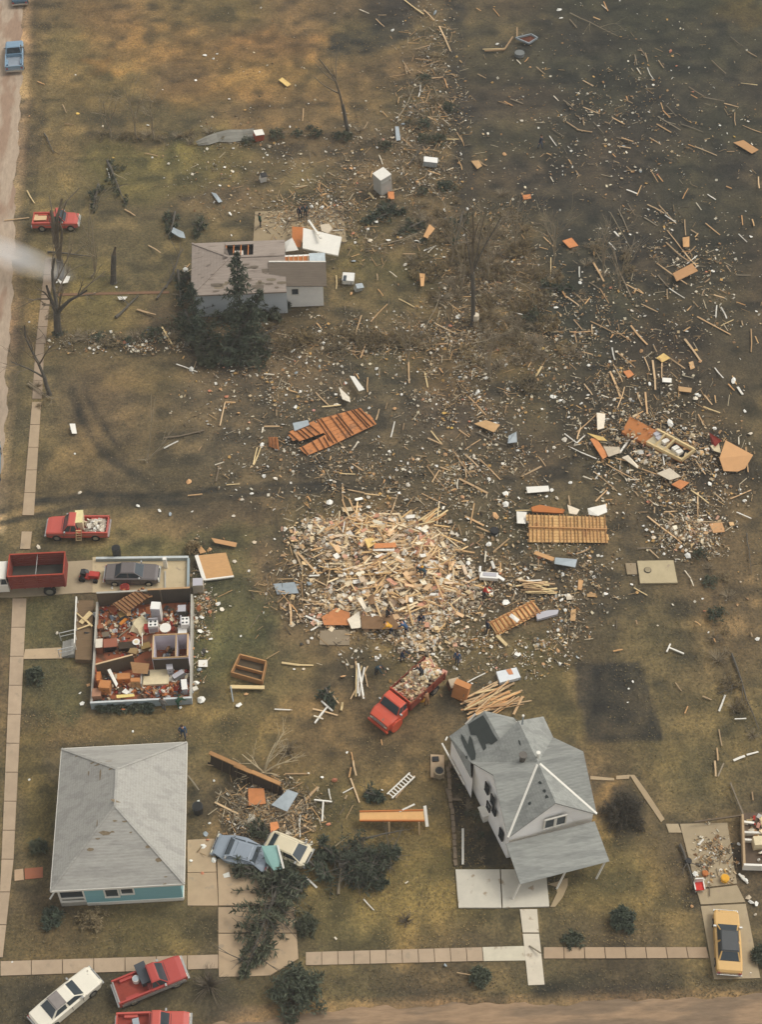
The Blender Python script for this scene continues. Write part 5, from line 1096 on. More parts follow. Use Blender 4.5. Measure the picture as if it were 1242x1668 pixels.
def shrub(label, px, py, r, h, seed, n=60, m=None, leaf=.22, name='shrub', twig=1.0, group=None):
    rg = random.Random(seed); c = G(px, py); t = thing(name, label, 'shrub', tuple(c), 0, group); st = MB(); lf = MB()
    for i in range(n):
        a = rg.uniform(0, 6.28); rr = r * math.sqrt(rg.random()); rr *= .95 + .3 * math.sin(2 * a + seed) * math.sin(3 * a + 2 * seed) + .15 * math.sin(5 * a); tip = Vector((math.cos(a) * rr, math.sin(a) * rr, h * (1 - .6 * (rr / r) ** 2) * rg.uniform(.6, 1.15))); p0 = Vector((tip.x * .12, tip.y * .12, 0)); mid = p0.lerp(tip, .5) + Vector((rg.gauss(0, .06), rg.gauss(0, .06), .1 * h))
        st.tube([p0, mid, tip], [.022, .015, .008], 3, cap=False)
        if leaf: needles(lf, mid, tip, .28, 7, rg, leaf)
    st.build('stems', TWIG if twig == 1 else BARKP, t)
    if lf.f: lf.build('foliage', m or NEEDLE, t)
    return t
shrub('round clipped dark bush alone on the lawn right of the farmhouse', 1013, 1500, .95, 1.2, 1, 130)
shrub('wide dark evergreen shrub by the dirt road', 487, 1618, 2.1, 1.9, 2, 260)
shrub('small dark bush on the lawn by the long side pavement', 58, 1104, .75, .9, 3, 60)
shrub('dark low bush at the porch corner of the teal house', 85, 1498, .9, .8, 4, 60); shrub('brownish bush below the windows of the teal house', 150, 1500, 1.0, .6, 5, 50, WEED); shrub('dark clump at the left wall of the teal house', 62, 1382, .6, .9, 6, 40)
shrub('bare brown bush right of the silver sided pickup', 340, 1606, 1.4, 1.2, 7, 160, leaf=0, twig=1); shrub('small bush with an orange stick on the road verge', 783, 1592, .75, .8, 8, 60); shrub('dark bush clump left of the front pavement start', 500, 1510, .9, .7, 9, 60)
shrub('reddish bare bush on the lawn left of the farmhouse', 662, 1500, .8, .6, 10, 60, leaf=0); shrub('bare tangled dark shrub over the bed right of the farmhouse', 1018, 1325, 1.7, 1.2, 15, 190, mat('dark_bramble', (74, 68, 56), var=.4, rand=.1), leaf=.13); shrub('dark tuft beside the front walk', 935, 1534, .7, .5, 11, 40); shrub('low dark growth at the far right bottom', 1240, 1560, .8, .7, 12, 50)
shrub('bare grey bush beside the dark wall frame', 470, 1225, 1.1, 1.2, 13, 90, leaf=0, twig=0); shrub('dark bush behind the roofless house rubble', 315, 895, .6, .8, 14, 50, WEED)
for i, x in enumerate((165, 182, 200, 222, 240)): shrub(['dark bush at the front wall corner of the roofless house','dark bush second along the front wall','dark bush third along the front wall','dark bush fourth along the front wall','dark bush fifth along the front wall'][i], x, 1152, .55, .55, 30 + i, 45, group='bushes along the front wall of the roofless house')
# brush strips
PROTO = [shrub('x', 0, 0, 1.25, .8, 100 + k, (46, 26, 30, 34)[k], (WEED, NEEDLE, WEED, WEED)[k], (0, .2, .16, .12)[k], name='brush', twig=k % 2) for k in range(4)]
for p in PROTO: PLACES.pop()
used_proto = set()
def copy_tree(o, parent=None):
    c = o.copy(); COL.objects.link(c); c.parent = parent
    for ch in o.children: copy_tree(ch, c)
    return c
def brush_line(desc, pts, n, jit, s0, s1, kinds, seed, group):
    rg = random.Random(seed); L_ = [math.dist(a, b) for a, b in zip(pts, pts[1:])]; T = sum(L_)
    for i in range(n):
        d = T * (i + rg.random()) / n; k = 0
        while k < len(L_) - 1 and d > L_[k]: d -= L_[k]; k += 1
        f = min(1, d / L_[k]); px = pts[k][0] + (pts[k + 1][0] - pts[k][0]) * f + rg.gauss(0, jit[0]); py = pts[k][1] + (pts[k + 1][1] - pts[k][1]) * f + rg.gauss(0, jit[1]); kk = rg.choice(kinds); P = PROTO[kk]
        o = P if kk not in used_proto else copy_tree(P); used_proto.add(kk)
        s = rg.uniform(s0, s1); o.location = G(px, py); o.rotation_euler = (0, 0, rg.uniform(0, 6.3)); o.scale = (s, s, s * rg.uniform(.7, 1.2)); o['group'] = group; BRUSH.append((o, px, py, kk, s, desc))
BRUSH = []
brush_line('in the strip below the broken forked tree', [(90,552),(200,556),(310,548)], 16, (4,5), .6, 1.1, (0,0,1,3), 1, 'brush along the lawn edge')
brush_line('in the strip before the grey roofed house', [(420,568),(560,552),(700,560)], 22, (5,9), .6, 1.2, (0,2,3,3), 2, 'brush below the grey roofed house')
brush_line('in the strip by the dry field', [(165,222),(330,226),(470,222),(620,225)], 22, (4,4), .5, 1.0, (0,0,1,3), 3, 'brush by the dry field')
brush_line('in the weedy strip', [(750,370),(790,440),(820,520),(840,600)], 120, (46,24), .5, 1.2, (0,0,2,3,2,3,0,0), 4, 'weeds of the weedy strip')
brush_line('in the wreckage strip', [(700,90),(690,180),(680,260),(690,330),(720,420)], 54, (32,16), .4, 1.0, (0,0,1,3,0), 5, 'brush of the wreckage strip')
brush_line('along the east fence line', [(1150,870),(1170,1000),(1195,1120),(1225,1190)], 20, (10,10), .4, .9, (0,1,3,0), 6, 'brush of the east fence line')
brush_line('on the dark field', [(940,380),(990,440),(1040,420)], 14, (30,20), .5, .9, (0,0,3), 7, 'brush on the dark field')
brush_line('beside the leaning farmhouse', [(742,1280),(770,1340),(800,1400)], 10, (10,10), .25, .5, (0,3,1), 8, 'weeds in the foundation bed')
brush_line('near the gravel road', [(60,640),(70,660),(110,380),(130,330)], 8, (10,10), .4, .8, (0,0,3), 9, 'brush near the gravel road')
# long fallen trunks and limbs
def limb(label, a, b, r, seed, m=None, za=.15, zb=.15, kids=1, group=None):
    rg = random.Random(seed); A, B_ = G(*a, za), G(*b, zb); c = (A + B_) / 2; tr = MB(); d = B_ - A; pts = [A + d * k / 5 + Vector((rg.gauss(0, .08), rg.gauss(0, .08), abs(rg.gauss(0, .05)))) * d.length * .12 for k in range(6)]; tr.tube(pts, [r * (1 - .13 * k) for k in range(6)], 6)
    for k in range(kids): i = rg.randint(2, 4); branch(tr, pts[i], d.normalized() + Vector((rg.gauss(0, .6), rg.gauss(0, .6), abs(rg.gauss(0, .4)))), d.length * .35, r * .4, 1, rg, .6, 0, None, 4, 2)
    o = tr.build('fallen_limb', m or BARK, off=tuple(c)); o.location = c; tag(o, label, 'branch', group); PLACES.append((label, o))
for i, (a, b, r_) in enumerate((((395,1300),(440,1330),.05),((430,1296),(400,1345),.05),((455,1330),(500,1310),.06),((380,1330),(430,1352),.05),((460,1355),(505,1345),.04),((450,1340),(470,1375),.05),((350,1290),(395,1320),.05),((372,1352),(410,1330),.05),((620,400),(690,380),.06),((700,300),(735,345),.06),((640,230),(705,250),.06),((770,560),(840,540),.06),((720,480),(690,540),.05),((830,450),(880,480),.06),((740,600),(800,575),.05))):
    limb('broken grey limb among wreckage ' + ['above the slate crushed car','below the dark wall frame','behind the cream hatchback','left of the orange board','right of the cream hatchback','touching the cream hatchback','at the left end of the dark wall frame','over the cream scrap panel','right of the white wall panel','along the dark wheel track','above the white shed','in the lower weedy strip','left of the weedy strip','right of the tall stripped tree','in the lower weeds'][i], a, b, r_, 200 + i, BARKP, .3, .5, 3)
limb('bare upright fork stub of the uprooted cedar', (551,1457), (556,1412), .12, 1, BARKP, .1, .5, 2); limb('pale limb crossing the uprooted cedar', (556,1432), (592,1404), .08, 2, BARKP, .5, .9, 1); limb('dark limb over the top of the uprooted cedar', (585,1368), (655,1352), .1, 3, BARK, .6, .7, 1)
limb('pale curved stick looping above the uprooted cedar', (528,1392), (565,1364), .06, 4, mat('pale_dead_wood', (0,0,0)), .1, .2, 0); limb('dark limb fallen between the tall snapped trunk and the lone trunk', (78,410), (148,418), .12, 5, kids=1); limb('tangled limb beside the grey roofed house', (255,486), (292,440), .1, 6, kids=3); limb('second tangled limb beside the grey roofed house', (270,470), (298,405), .1, 7, kids=3)
limb('dark log lying across the lawn before the grey roofed house', (188,518), (225,482), .16, 8, kids=1); limb('dark limb on the verge of the gravel road', (72,218), (88,250), .1, 9, kids=2); limb('limbs fallen round the foot of the bent dead tree', (45,625), (80,650), .08, 10, BARKP, kids=3); limb('splayed pale stick at the foot of the bent dead tree', (48,622), (90,655), .06, 11, BARKP, kids=2)
limb('long dark limb along the east fence line', (1195,1065), (1235,1190), .1, 12, kids=3); limb('thin limb upright by the east fence line', (1218,870), (1226,935), .06, 13, kids=2); limb('pale limb curving over the wreckage strip', (647,200), (674,145), .08, 14, BARKP, kids=1); limb('forked dark limb right of the white shed', (665,270), (700,225), .08, 15, kids=3); limb('dark limb across the top right field corner', (930,22), (1010,60), .07, 16, BARKP, kids=4)
limb('dark limb by the driveway of the yellow car', (1110,1375), (1135,1450), .12, 17, kids=3); limb('long pale sapling lying over the dark track', (965,400), (1000,455), .05, 18, BARKP, kids=3); limb('pale twiggy limb farther right on the dark field', (995,345), (1030,410), .05, 19, BARKP, kids=3); limb('pale bent limb on the side lawn', (174,277), (206,293), .05, 20, mat('pale_dead_wood', (0,0,0)), kids=1)

# ---------------------------------------------------------------- large wreckage
RAFD = mat('shadow_brown_rafter', (122, 82, 52), var=.3, rand=.2); RAFT = mat('tan_rafter', (172, 128, 82), rand=.25)
def add_frame(t, corners, zs, n, mdeck, mraf, proud=.12, wr=.07, nb=8, over=.0, ragged=.03):
    P = [G(x, y, z) for (x, y), z in zip(corners, zs)]; nrm = (P[1] - P[0]).cross(P[3] - P[0]).normalized(); nrm = nrm if nrm.z > 0 else -nrm; m = MB()
    for i in range(nb):
        s0, s1 = i / nb, (i + 1) / nb - .008; j0, j1 = rnd.uniform(-ragged, ragged), rnd.uniform(-ragged, ragged)
        L_ = lambda s, e: P[0].lerp(P[3], s).lerp(P[1].lerp(P[2], s), e)
        m.slab([L_(s0, j0), L_(s0, 1 + j1), L_(s1, 1 + j1), L_(s1, j0)], .04 + rnd.uniform(0, .015))
    child(m, 'sheathing', mdeck, t)
    for k in range(n):
        if rnd.random() < .08: continue
        f = (k + .5) / n + rnd.uniform(-.2, .2) / n; a = P[0].lerp(P[1], f) + nrm * proud / 2; b = P[3].lerp(P[2], f) + nrm * proud / 2; d = b - a; m = MB(); m.bar(a - d * rnd.uniform(-.03, over), b + d * rnd.uniform(-.12 if rnd.random() < .3 else 0, over), wr * rnd.uniform(.75, 1.1), proud, roll=rnd.gauss(0, .12)); child(m, 'rafter', mraf, t)
t = thing('roof_section', 'large rust orange roof section lying torn on the muddy field', 'roof section', tuple(G(545, 705)))
OR2 = mat('rust_orange_deck', (186, 122, 74), var=.3, scale=2, rand=.12, spots=((150, 104, 70), 1.2, .58))
add_frame(t, [(541,725),(615,690),(588,664),(513,684)], [.15,.35,1.0,.8], 11, OR2, RAFD, nb=7); add_frame(t, [(500,742),(540,726),(530,708),(489,729)], [.1,.15,.5,.45], 5, OR2, RAFD, nb=4); add_frame(t, [(484,720),(536,702),(514,684),(467,705)], [.4,.5,.8,.7], 6, OR2, RAFD, nb=5, ragged=.08)
rafter_frame('small rust orange roof piece left of the large torn section', [(438,727),(455,733),(452,712),(437,712)], [.1,.2,.5,.4], 3, OR2, RAFD, name='roof_section', cat='roof section')
t = thing('roof_section', 'tan ribbed roof section with many rafters beside white insulation', 'roof section', tuple(G(925, 860)))
DK2 = mat('tan_deck', (214, 172, 114), var=.25, rand=.1, spots=((176, 132, 88), 1.0, .6)); add_frame(t, [(861,883),(991,884),(988,842),(861,838)], [.15,.2,.9,.8], 21, DK2, RAFT, nb=9, over=.04, wr=.06); m = MB(); m.bar(G(861,858,.62), G(990,862,.66), .1, .08); child(m, 'batten', RAFT, t)
panel_thing('roof_piece', 'orange strip of roof boards behind the tan ribbed section', 'roof piece', [(866,826),(880,822),(921,830),(918,836),(868,833)], .5, .15, ORANGE)
t = thing('roof_section', 'orange ribbed roof section near the person in dark clothes', 'roof section', tuple(G(840, 1005)))
add_frame(t, [(797,1013),(811,1035),(884,998),(868,977)], [.5,.1,.3,.8], 4, DK2, RAFT, nb=12, over=.03); 
m = MB()
for k in range(11): f = (k + .5) / 11; m.bar(G(797,1013,.55).lerp(G(868,977,.85), f), G(811,1035,.15).lerp(G(884,998,.35), f), .07, .1)
child(m, 'battens', OR2, t)
panel_thing('plank_end', 'yellow plank sticking out below the orange ribbed section', 'board', [(808,1036),(813,1034),(828,1049),(825,1053)], .3, .08, LUM_Y)
panel_thing('white_trough', 'pale metal trough lying right of the orange ribbed section', 'trough', [(873,999),(893,994),(911,993),(909,1000),(876,1009)], .35, .25, APPG)
# upset trailer floor with fittings, and its neighbours
t = thing('wrecked_room', 'overturned orange room section with white fittings on the dark field', 'wreckage', tuple(G(1070, 715)))
P4 = [G(1013,706,.3), G(1110,754,.2), G(1132,737,.9), G(1027,681,1.0)]; LP = lambda u, v: P4[0].lerp(P4[1], u).lerp(P4[3].lerp(P4[2], u), v)
m = MB(); m.slab([LP(0,0), LP(1,0), LP(1,1), LP(0,1)], .12); child(m, 'base', ORANGE, t)
m = MB(); m.slab([LP(0,0)+Vector((0,0,.2)), LP(.42,0)+Vector((0,0,.2)), LP(.42,1)+Vector((0,0,.2)), LP(0,1)+Vector((0,0,.2))], .15); child(m, 'panel', mat('bright_orange_board', (202, 132, 78), var=.1), t)
m = MB(); up = Vector((0, 0, .32))
for a, b in (((.42,.02),(1,.02)),((.42,.98),(1,.98)),((1,0),(1,1)),((.7,0),(.7,1)),((.55,0),(.55,1))): m.bar(LP(*a) + up, LP(*b) + up, .16, .35)
child(m, 'frame', LUM_Y, t); m = MB(); m.slab([LP(.72,.12)+up*.4, LP(.98,.12)+up*.4, LP(.98,.88)+up*.4, LP(.72,.88)+up*.4], .02); child(m, 'opening', DARK, t)
m = MB(); m.slab([LP(.4,.0)+up*1.4, LP(.62,-.05)+up*1.3, LP(.6,.5)+up*1.4, LP(.45,.6)+up*1.5], .08); m.slab([LP(.6,.05)+up*1.4, LP(.95,.0)+up*1.2, LP(.92,.2)+up*1.3, LP(.62,.25)+up*1.4], .06); child(m, 'wallboard', FABRIC, t)
m = MB(); P_ = [LP(rnd.random(), rnd.uniform(-.3, 1.3)) for _ in range(70)]
for q in P_: s_ = rnd.uniform(.1, .45); m.box((q.x, q.y, q.z + .3), (s_, s_ * .5, .06), Euler((rnd.gauss(0, .4), rnd.gauss(0, .4), rnd.uniform(0, 6))).to_matrix(), 0, lin(rnd.choice(RUB)))
child(m, 'splinters', TINT, t, colour=True)
for u, v in ((.46,.75),(.52,.6),(.62,.6),(.8,.5),(.88,.4)): m = MB(); q = LP(u, v) + up; m.box((q.x, q.y, q.z), (.6, .4, .35), .5); child(m, 'fitting', APPG if u < .6 else WHITE, t)
panel_thing('plywood_sheet', 'big jagged tan plywood sheet at the right edge of the dark field', 'plywood', [(1173,746),(1183,717),(1228,741),(1215,763),(1203,768),(1180,767)], [.7,.9,.8,.3,.25,.3], .08, mat('fresh_plywood', (208, 158, 108), var=.06))
panel_thing('tarp', 'dark red flap beside the big jagged plywood sheet', 'tarp', [(1156,704),(1176,717),(1166,727),(1160,722)], [.4,.9,.7,.3], .05, mat('dark_red_cloth', (138, 54, 42)))
panel_thing('plywood_sheet', 'cream sheet between the red flap and the big plywood sheet', 'plywood', [(1158,726),(1172,722),(1176,738),(1164,734)], .5, .05, FABRIC)
SHEETS = [  # corners in map pixels, height, material, label
 ([(1097,445),(1128,429),(1138,441),(1103,458)],.5,'P','wide tan door lying on crossed boards at the right of the dark field'),([(1070,583),(1082,575),(1093,583),(1080,590)],.25,'Y','small yellow diamond shaped sheet on the dark field'),
 ([(1080,615),(1095,616),(1095,623),(1080,622)],.2,'W','white rectangle below the yellow diamond sheet'),([(1106,629),(1128,632),(1127,639),(1107,637)],.2,'T','tan oblong right of the white rectangle'),([(1123,590),(1130,588),(1133,599),(1126,602)],.15,'T','tan scrap sheet beside the oblong'),
 ([(1016,605),(1027,602),(1034,610),(1024,616)],.2,'O','orange square among boards above the overturned room'),([(917,392),(932,387),(943,400),(929,404)],.3,'O','salmon square on the dark field beside the saplings'),([(852,318),(865,316),(866,323),(854,325)],.2,'O','orange slip at the edge of the dark track'),
 ([(1113,387),(1124,385),(1124,402),(1114,402)],.4,'P','tan board panel with a white end on the upper dark field'),([(1196,232),(1212,228),(1237,244),(1226,250)],.3,'P','splintered tan panel at the right edge of the field'),
 ([(973,672),(987,674),(985,697),(974,700)],.4,'C','cream torn sheet left of the overturned room'),([(957,705),(984,712),(990,718),(976,717)],.5,'Y','pale yellow strip at the left of the overturned room'),([(962,715),(972,713),(992,742),(983,748)],.3,'O','orange frame side left of the overturned room'),([(984,727),(1010,728),(1012,737),(992,744)],.4,'C','cream curled sheet left of the overturned room'),
 ([(1014,745),(1024,741),(1040,758),(1040,763)],.4,'C','cream splinter below the overturned room'),([(1071,771),(1092,762),(1110,776),(1092,782)],.4,'C','large cream torn plaster sheet below the overturned room'),([(1095,789),(1108,781),(1124,786),(1110,797)],.3,'O','orange square below the cream torn plaster sheet'),
 ([(858,793),(894,791),(896,800),(860,803)],.3,'W','white window unit with a grey pane above the ribbed section'),([(842,833),(859,834),(857,853),(843,852)],.5,'W','white curled sheet at the left end of the ribbed section'),([(958,828),(988,821),(990,834),(975,840),(960,838)],1.0,'W','white insulation batt draped on the ribbed section'),([(925,822),(945,830),(940,838),(928,836)],1.0,'C','small insulation batt on the ribbed section'),
 ([(873,897),(904,908),(901,914),(870,902)],.3,'P','tan plank sheet left of the blue grey panel'),([(905,908),(941,911),(938,924),(904,918)],.6,'G','blue grey panel box beside a tan plank'),([(943,944),(951,945),(948,961),(942,960)],.2,'P','upright orange board below the blue grey panel'),
 ([(957,967),(971,966),(971,972),(957,972)],.1,'T','small tan oblong near the square slab'),([(931,993),(939,992),(938,1011),(930,1011)],.2,'T','tan upright scrap right of the trough'),([(923,972),(935,971),(936,976),(924,977)],.15,'C','cream oblong above the trough'),([(1156,853),(1177,850),(1182,866),(1163,868)],.2,'P','small tan square at the right of the brick litter'),
 ([(836,706),(842,703),(843,720),(828,722),(829,710)],.5,'G','pale grey crumpled drum shape left of the overturned room'),([(830,1004),(834,999),(847,1009),(843,1014)],.9,'W','white slat lying on the orange ribbed section'),
 ([(454,130),(460,126),(474,137),(468,141)],.2,'Y','yellow plank lying alone on the dry field'),([(644,206),(650,206),(653,228),(646,229)],.3,'G','blue grey upright sheet in the wreckage strip'),([(690,385),(700,365),(709,372),(697,388)],.5,'P','tan plywood leaning right of the white wall panel'),([(684,445),(693,446),(691,466),(686,466)],.6,'P','orange tan panel on the lawn right of the white oven'),
 ([(768,262),(780,261),(786,270),(778,275)],.2,'T','olive tan sheet on the dark track'),([(632,312),(642,312),(643,324),(633,324)],.4,'O','orange square at the foot of the white shed'),([(773,690),(792,684),(815,692),(805,704)],.3,'T','brown tan sheet in the lower weedy strip'),
 ([(570,612),(578,613),(594,634),(585,637)],.6,'W','curved white bathtub like panel above the rust orange section'),([(552,630),(570,647),(571,655),(558,650)],.5,'C','cream torn panel beside the curved white one'),([(477,689),(502,684),(504,692),(480,702)],.9,'G','pale grey sheet on the top edge of the rust orange section'),
 ([(524,1005),(548,990),(570,998),(570,1018),(528,1018)],.3,'O','brown orange sheet at the foot of the rubble heap'),([(566,1009),(586,995),(588,1022),(573,1024)],.5,'C','pale torn plaster piece on the brown sheet'),([(588,1003),(640,1003),(655,1025),(590,1024)],.4,'B','wide brown carpet sheet at the foot of the rubble heap'),
 ([(610,885),(645,884),(646,891),(610,893)],1.2,'O','orange plank shelf on the rubble heap'),([(608,894),(643,894),(643,897),(608,897)],1.2,'W','white strip under the orange plank shelf'),([(594,878),(608,876),(613,885),(600,893)],1.1,'Y','pale yellow green sheet on the rubble heap'),([(582,975),(590,972),(598,990),(593,993)],1.0,'C','cream plank on the rubble heap'),([(600,972),(609,967),(611,983),(600,985)],.9,'B','brown cushion shape on the rubble heap'),
 ([(445,951),(480,948),(487,966),(452,968)],.2,'G','grey plaster sheet left of the rubble heap'),([(404,1284),(430,1284),(433,1309),(405,1312)],.4,'O','orange slatted panel below the dark wall frame'),([(442,1311),(469,1286),(486,1292),(468,1322)],.7,'G','blue grey shingle panel lying below the dark wall frame'),
 ([(406,1326),(414,1326),(416,1335),(402,1341)],.3,'C','cream scrap panel above the slate crushed car'),([(440,1340),(452,1338),(455,1348),(441,1357)],.5,'O','orange board behind the cream crushed car'),([(363,1424),(373,1420),(375,1428),(365,1430)],.1,'W','white scrap panel on the concrete driveway'),
 ([(322,893),(328,890),(336,899),(326,902)],.3,'P','small tan board stack corner by the tan floor section'),([(344,876),(386,884),(384,891),(350,884)],.3,'P','tan splintered planks behind the tan floor section'),([(323,1075),(338,1075),(338,1086),(323,1086)],.2,'W','white square box lid right of the roofless house'),([(282,370),(299,378),(302,388),(292,386),(279,378)],.5,'G','pale white metal sheet behind the corner of the grey roofed house'),
 ([(344,313),(352,315),(362,328),(356,330)],.2,'G','pale oblong sheet on the side lawn'),([(113,690),(122,690),(125,706),(117,706)],.3,'W','white crumpled sheet on the lawn by the pavement'),([(91,452),(98,462),(110,460),(114,450),(106,449),(100,458)],.5,'W','white torn cloth caught at the forked tree'),([(191,483),(207,483),(203,488),(194,488)],.2,'W','white flat scrap in the brick path'),
]
SM = dict(P=PLY, Y=mat('pale_yellow_sheet', (220, 186, 116)), W=WHITE, T=mat('tan_sheet', (190, 152, 106), rand=.12), O=mat('orange_sheet', (200, 130, 80), rand=.12), C=PLASTER, G=GREYMET, B=mat('brown_carpet', (128, 98, 68)))
for pts, z, k, lab in SHEETS:
    zz = [max(.06, z + rnd.uniform(-.1, .12)) for _ in pts]
    panel_thing({'P':'plywood_sheet','Y':'yellow_sheet','W':'white_sheet','T':'tan_sheet','O':'orange_sheet','C':'plaster_sheet','G':'metal_sheet','B':'carpet'}[k], lab, {'P':'plywood','W':'panel','C':'plaster','G':'metal sheet','B':'carpet'}.get(k, 'sheet'), pts, zz, .05, SM[k])
t = thing('fallen_wall', 'long dark brown wall frame lying on its side under the pale dead bush', 'wall', tuple(G(400, 1270)))
DKW = mat('dark_brown_boards', (72, 58, 44), var=.3, stretch=(1, 1, 6)); add_frame(t, [(339,1246),(462,1300),(463,1284),(341,1228)], [0,0,1.0,1.1], 9, DKW, mat('dark_brown_stud', (96, 78, 58)), nb=4); 
for a, b in (((341,1226,1.15),(400,1252,1.15)),((382,1246,1.1),(410,1258,1.2)),((410,1257,1.2),(457,1277,1.1))): m = MB(); m.bar(G(*a), G(*b), .3, .12); child(m, 'top_plate', RAFT, t)
t = thing('wall_section', 'teal wall panel with white edge propped over the crushed cars', 'wall panel', tuple(G(443, 1400)))
P5 = [G(433,1404,1.2), G(446,1418,1.0), G(461,1415,1.0), G(451,1377,1.9), G(426,1378,1.9)]; m = MB(); m.slab(P5, .12); child(m, 'panel', mat('teal_panel', (146, 184, 174), var=.12), t); m = MB(); m.bar(P5[2] + Vector((.05,0,.02)), P5[3] + Vector((.05,0,.02)), .14, .2); child(m, 'edge', WHITE, t)
t = thing('wall_frame', 'orange plywood wall frame on legs with white end lying on the center lawn', 'wall frame', tuple(G(640, 1335)))
Q = [G(586,1337,.9), G(692,1337,.9), G(690,1320,1.0), G(586,1322,1.0)]; m = MB(); m.slab(Q, .1); child(m, 'panel', mat('pale_orange_ply', (216, 168, 110), var=.1), t)
m = MB(); m.bar(Q[0], Q[1], .1, .16); m.bar(Q[3], Q[2], .1, .16); child(m, 'edge', ORANGE, t)
for x, y in ((634,1345),(683,1345)): m = MB(); a = G(x, y - 6, .9); m.bar(a, (a.x, a.y - .5, 0), .12, .12); child(m, 'leg', LUM_T, t)
m = MB(); m.slab([G(690,1313,1.1), G(695,1312,1.1), G(699,1346,.3), G(694,1347,.3)], .1); child(m, 'end_panel', WHITE, t); 
loose_board('white batten sticking out of the orange plywood wall frame', (651,1322), (676,1310), .12, .08, LUM_W, 1.0, 1.2)
t = thing('floor_section', 'tan plywood floor section with white edges behind the garage', 'floor section', tuple(G(350, 922)))
P6 = [G(333,945,.2), G(381,939,.2), G(368,900,.5), G(320,905,.5)]; m = MB(); m.slab(P6, .1); child(m, 'deck', PLY, t); m = MB(); m.bar(P6[0], P6[3], .3, .14); m.bar(P6[0], P6[1], .14, .14); child(m, 'edge', WHITE, t)
t = thing('washing_machine', 'pale metal washer standing at the garage corner', 'washer', tuple(G(322, 962))); q = G(322, 948, 1.0); m = MB(); m.box((q.x, q.y, .5), (.85, .8, 1.0)); child(m, 'cabinet', mat('grey_tan_enamel', (176, 166, 146)), t); m = MB(); m.box((q.x, q.y, 1.02), (.8, .75, .04)); child(m, 'lid', APPG, t)
for lab, c4, z in (('large open brown wooden frame on the lawn right of the roofless house', [(377,1098),(427,1112),(434,1080),(391,1069)], .5), ):
    t = thing('wooden_frame', lab, 'frame', tuple(G(405, 1095))); C4 = [G(x, y, .3) for x, y in c4]
    for i in range(4): m = MB(); m.bar(C4[i], C4[(i + 1) % 4], .1, .6); child(m, 'frame_side', RAFT, t)
    m = MB(); m.bar(C4[0].lerp(C4[3], .45), C4[1].lerp(C4[2], .45), .08, .4); child(m, 'crossbar', RAFT, t); m = MB(); m.slab([p - Vector((0, 0, .2)) for p in C4], .04); child(m, 'bottom', mat('dark_pan', (84, 72, 54)), t)
loose_board('pale plank on the lawn below the open wooden frame', (375,1119), (431,1120), .3, .12, LUM_Y, .3, .3); loose_board('thin blue grey rod leaning at the pale plank', (376,1118), (380,1143), .08, .08, GREYMET, .4, .1)
# tall white shed, boxes, tanks
def tilted_box(name, label, cat, px, py, size, rot, m, mtop, z=0.0, extra=None):
    c = G(px, py, z); t = thing(name, label, cat, tuple(c)); t.rotation_euler = rot; m_ = MB(); m_.box((0, 0, size[2] / 2), size); m_.build('body', m, t); l = MB(); l.box((0, 0, size[2] + .03), (size[0] + .04, size[1] + .04, .06)); l.build('top', mtop, t)
    if extra: e = MB(); e.box((0, -size[1] / 2 - .015, size[2] * extra[0]), (size[0] * .9, .03, size[2] * extra[1])); e.build('door', DARK if len(extra) > 2 else m, t); h = MB(); h.box((size[0] * .3, -size[1] / 2 - .05, size[2] * extra[0]), (.05, .05, .25)); h.build('handle', CHROME, t)
    return t
tilted_box('shed', 'tall white metal shed standing tilted in the wreckage', 'shed', 624, 309, (1.35,1.3,2.15), (.06,-.1,.6), mat('shed_grey_white', (182, 180, 170), var=.08), WHITE, .15, (.75,.1))
tilted_box('freezer', 'pale grey chest freezer lying right of the white shed', 'freezer', 701, 268, (1.4,.75,.6), (.05,.1,-.1), mat('pale_grey_enamel', (164, 168, 166)), APPL, .1, (.5,.7))
tilted_box('oven', 'white oven with dark glass door lying on the lawn', 'oven', 568, 457, (1.1,1.0,.5), (.1,0,-.15), APPL, APPL, .1, (.5,.6)); m = MB(); q = G(562,453,.68); m.box((q.x,q.y,q.z), (.3,.75,.05), -.15); m.build('oven_glass', GLASS, off=tuple(q)); o = bpy.data.objects['oven_glass']; o.location = q; tag(o, 'dark glass panel lying on the white oven', 'glass panel')
tilted_box('cabinet', 'small grey cabinet right of the white oven', 'cabinet', 583, 472, (.7,.5,.6), (.3,.2,.4), mat('light_grey', (176, 176, 168)), GREYMET)
tilted_box('water_heater', 'white round topped appliance on the lawn behind the grey roofed house', 'appliance', 428, 294, (.6,.55,.8), (.2,.1,.3), APPL, DARK)
tilted_box('armchair', 'red and white armchair beside the crumpled metal sheet', 'chair', 421, 226, (.95,.8,.8), (.1,.1,.3), mat('red_brown_cloth', (168, 84, 56)), WHITE)
tilted_box('dresser', 'orange oak dresser upright behind the lumber pile', 'dresser', 749, 1136, (1.2,.6,1.4), (-.25,.05,-.5), OAK, OAK, .1, (.5,.8))
tilted_box('cabinet', 'brown crate among litter left of the orange oak dresser', 'crate', 737, 1118, (.8,.7,.8), (.3,.1,.3), mat('brown_crate', (120, 84, 58)), PLASTER)
def mattress():
    c = G(829, 1101, .3); t = thing('mattress', 'white quilted mattress with orange stain beside the lumber pile', 'mattress', (c.x, c.y, 0)); P = [G(x, y, .4) for x, y in ((809,1094),(842,1087),(849,1103),(815,1112))]; m = MB(); m.slab(P, .35); child(m, 'cover', mat('blue_white_cover', (216, 218, 216), var=.1, spots=((150, 156, 164), 1.5, .62)), t); m = MB(); m.slab([G(x, y, .42) for x, y in ((825,1091),(833,1089),(837,1098),(830,1099))], .02); child(m, 'stain', mat('orange_stain', (196, 132, 90)), t)
mattress()
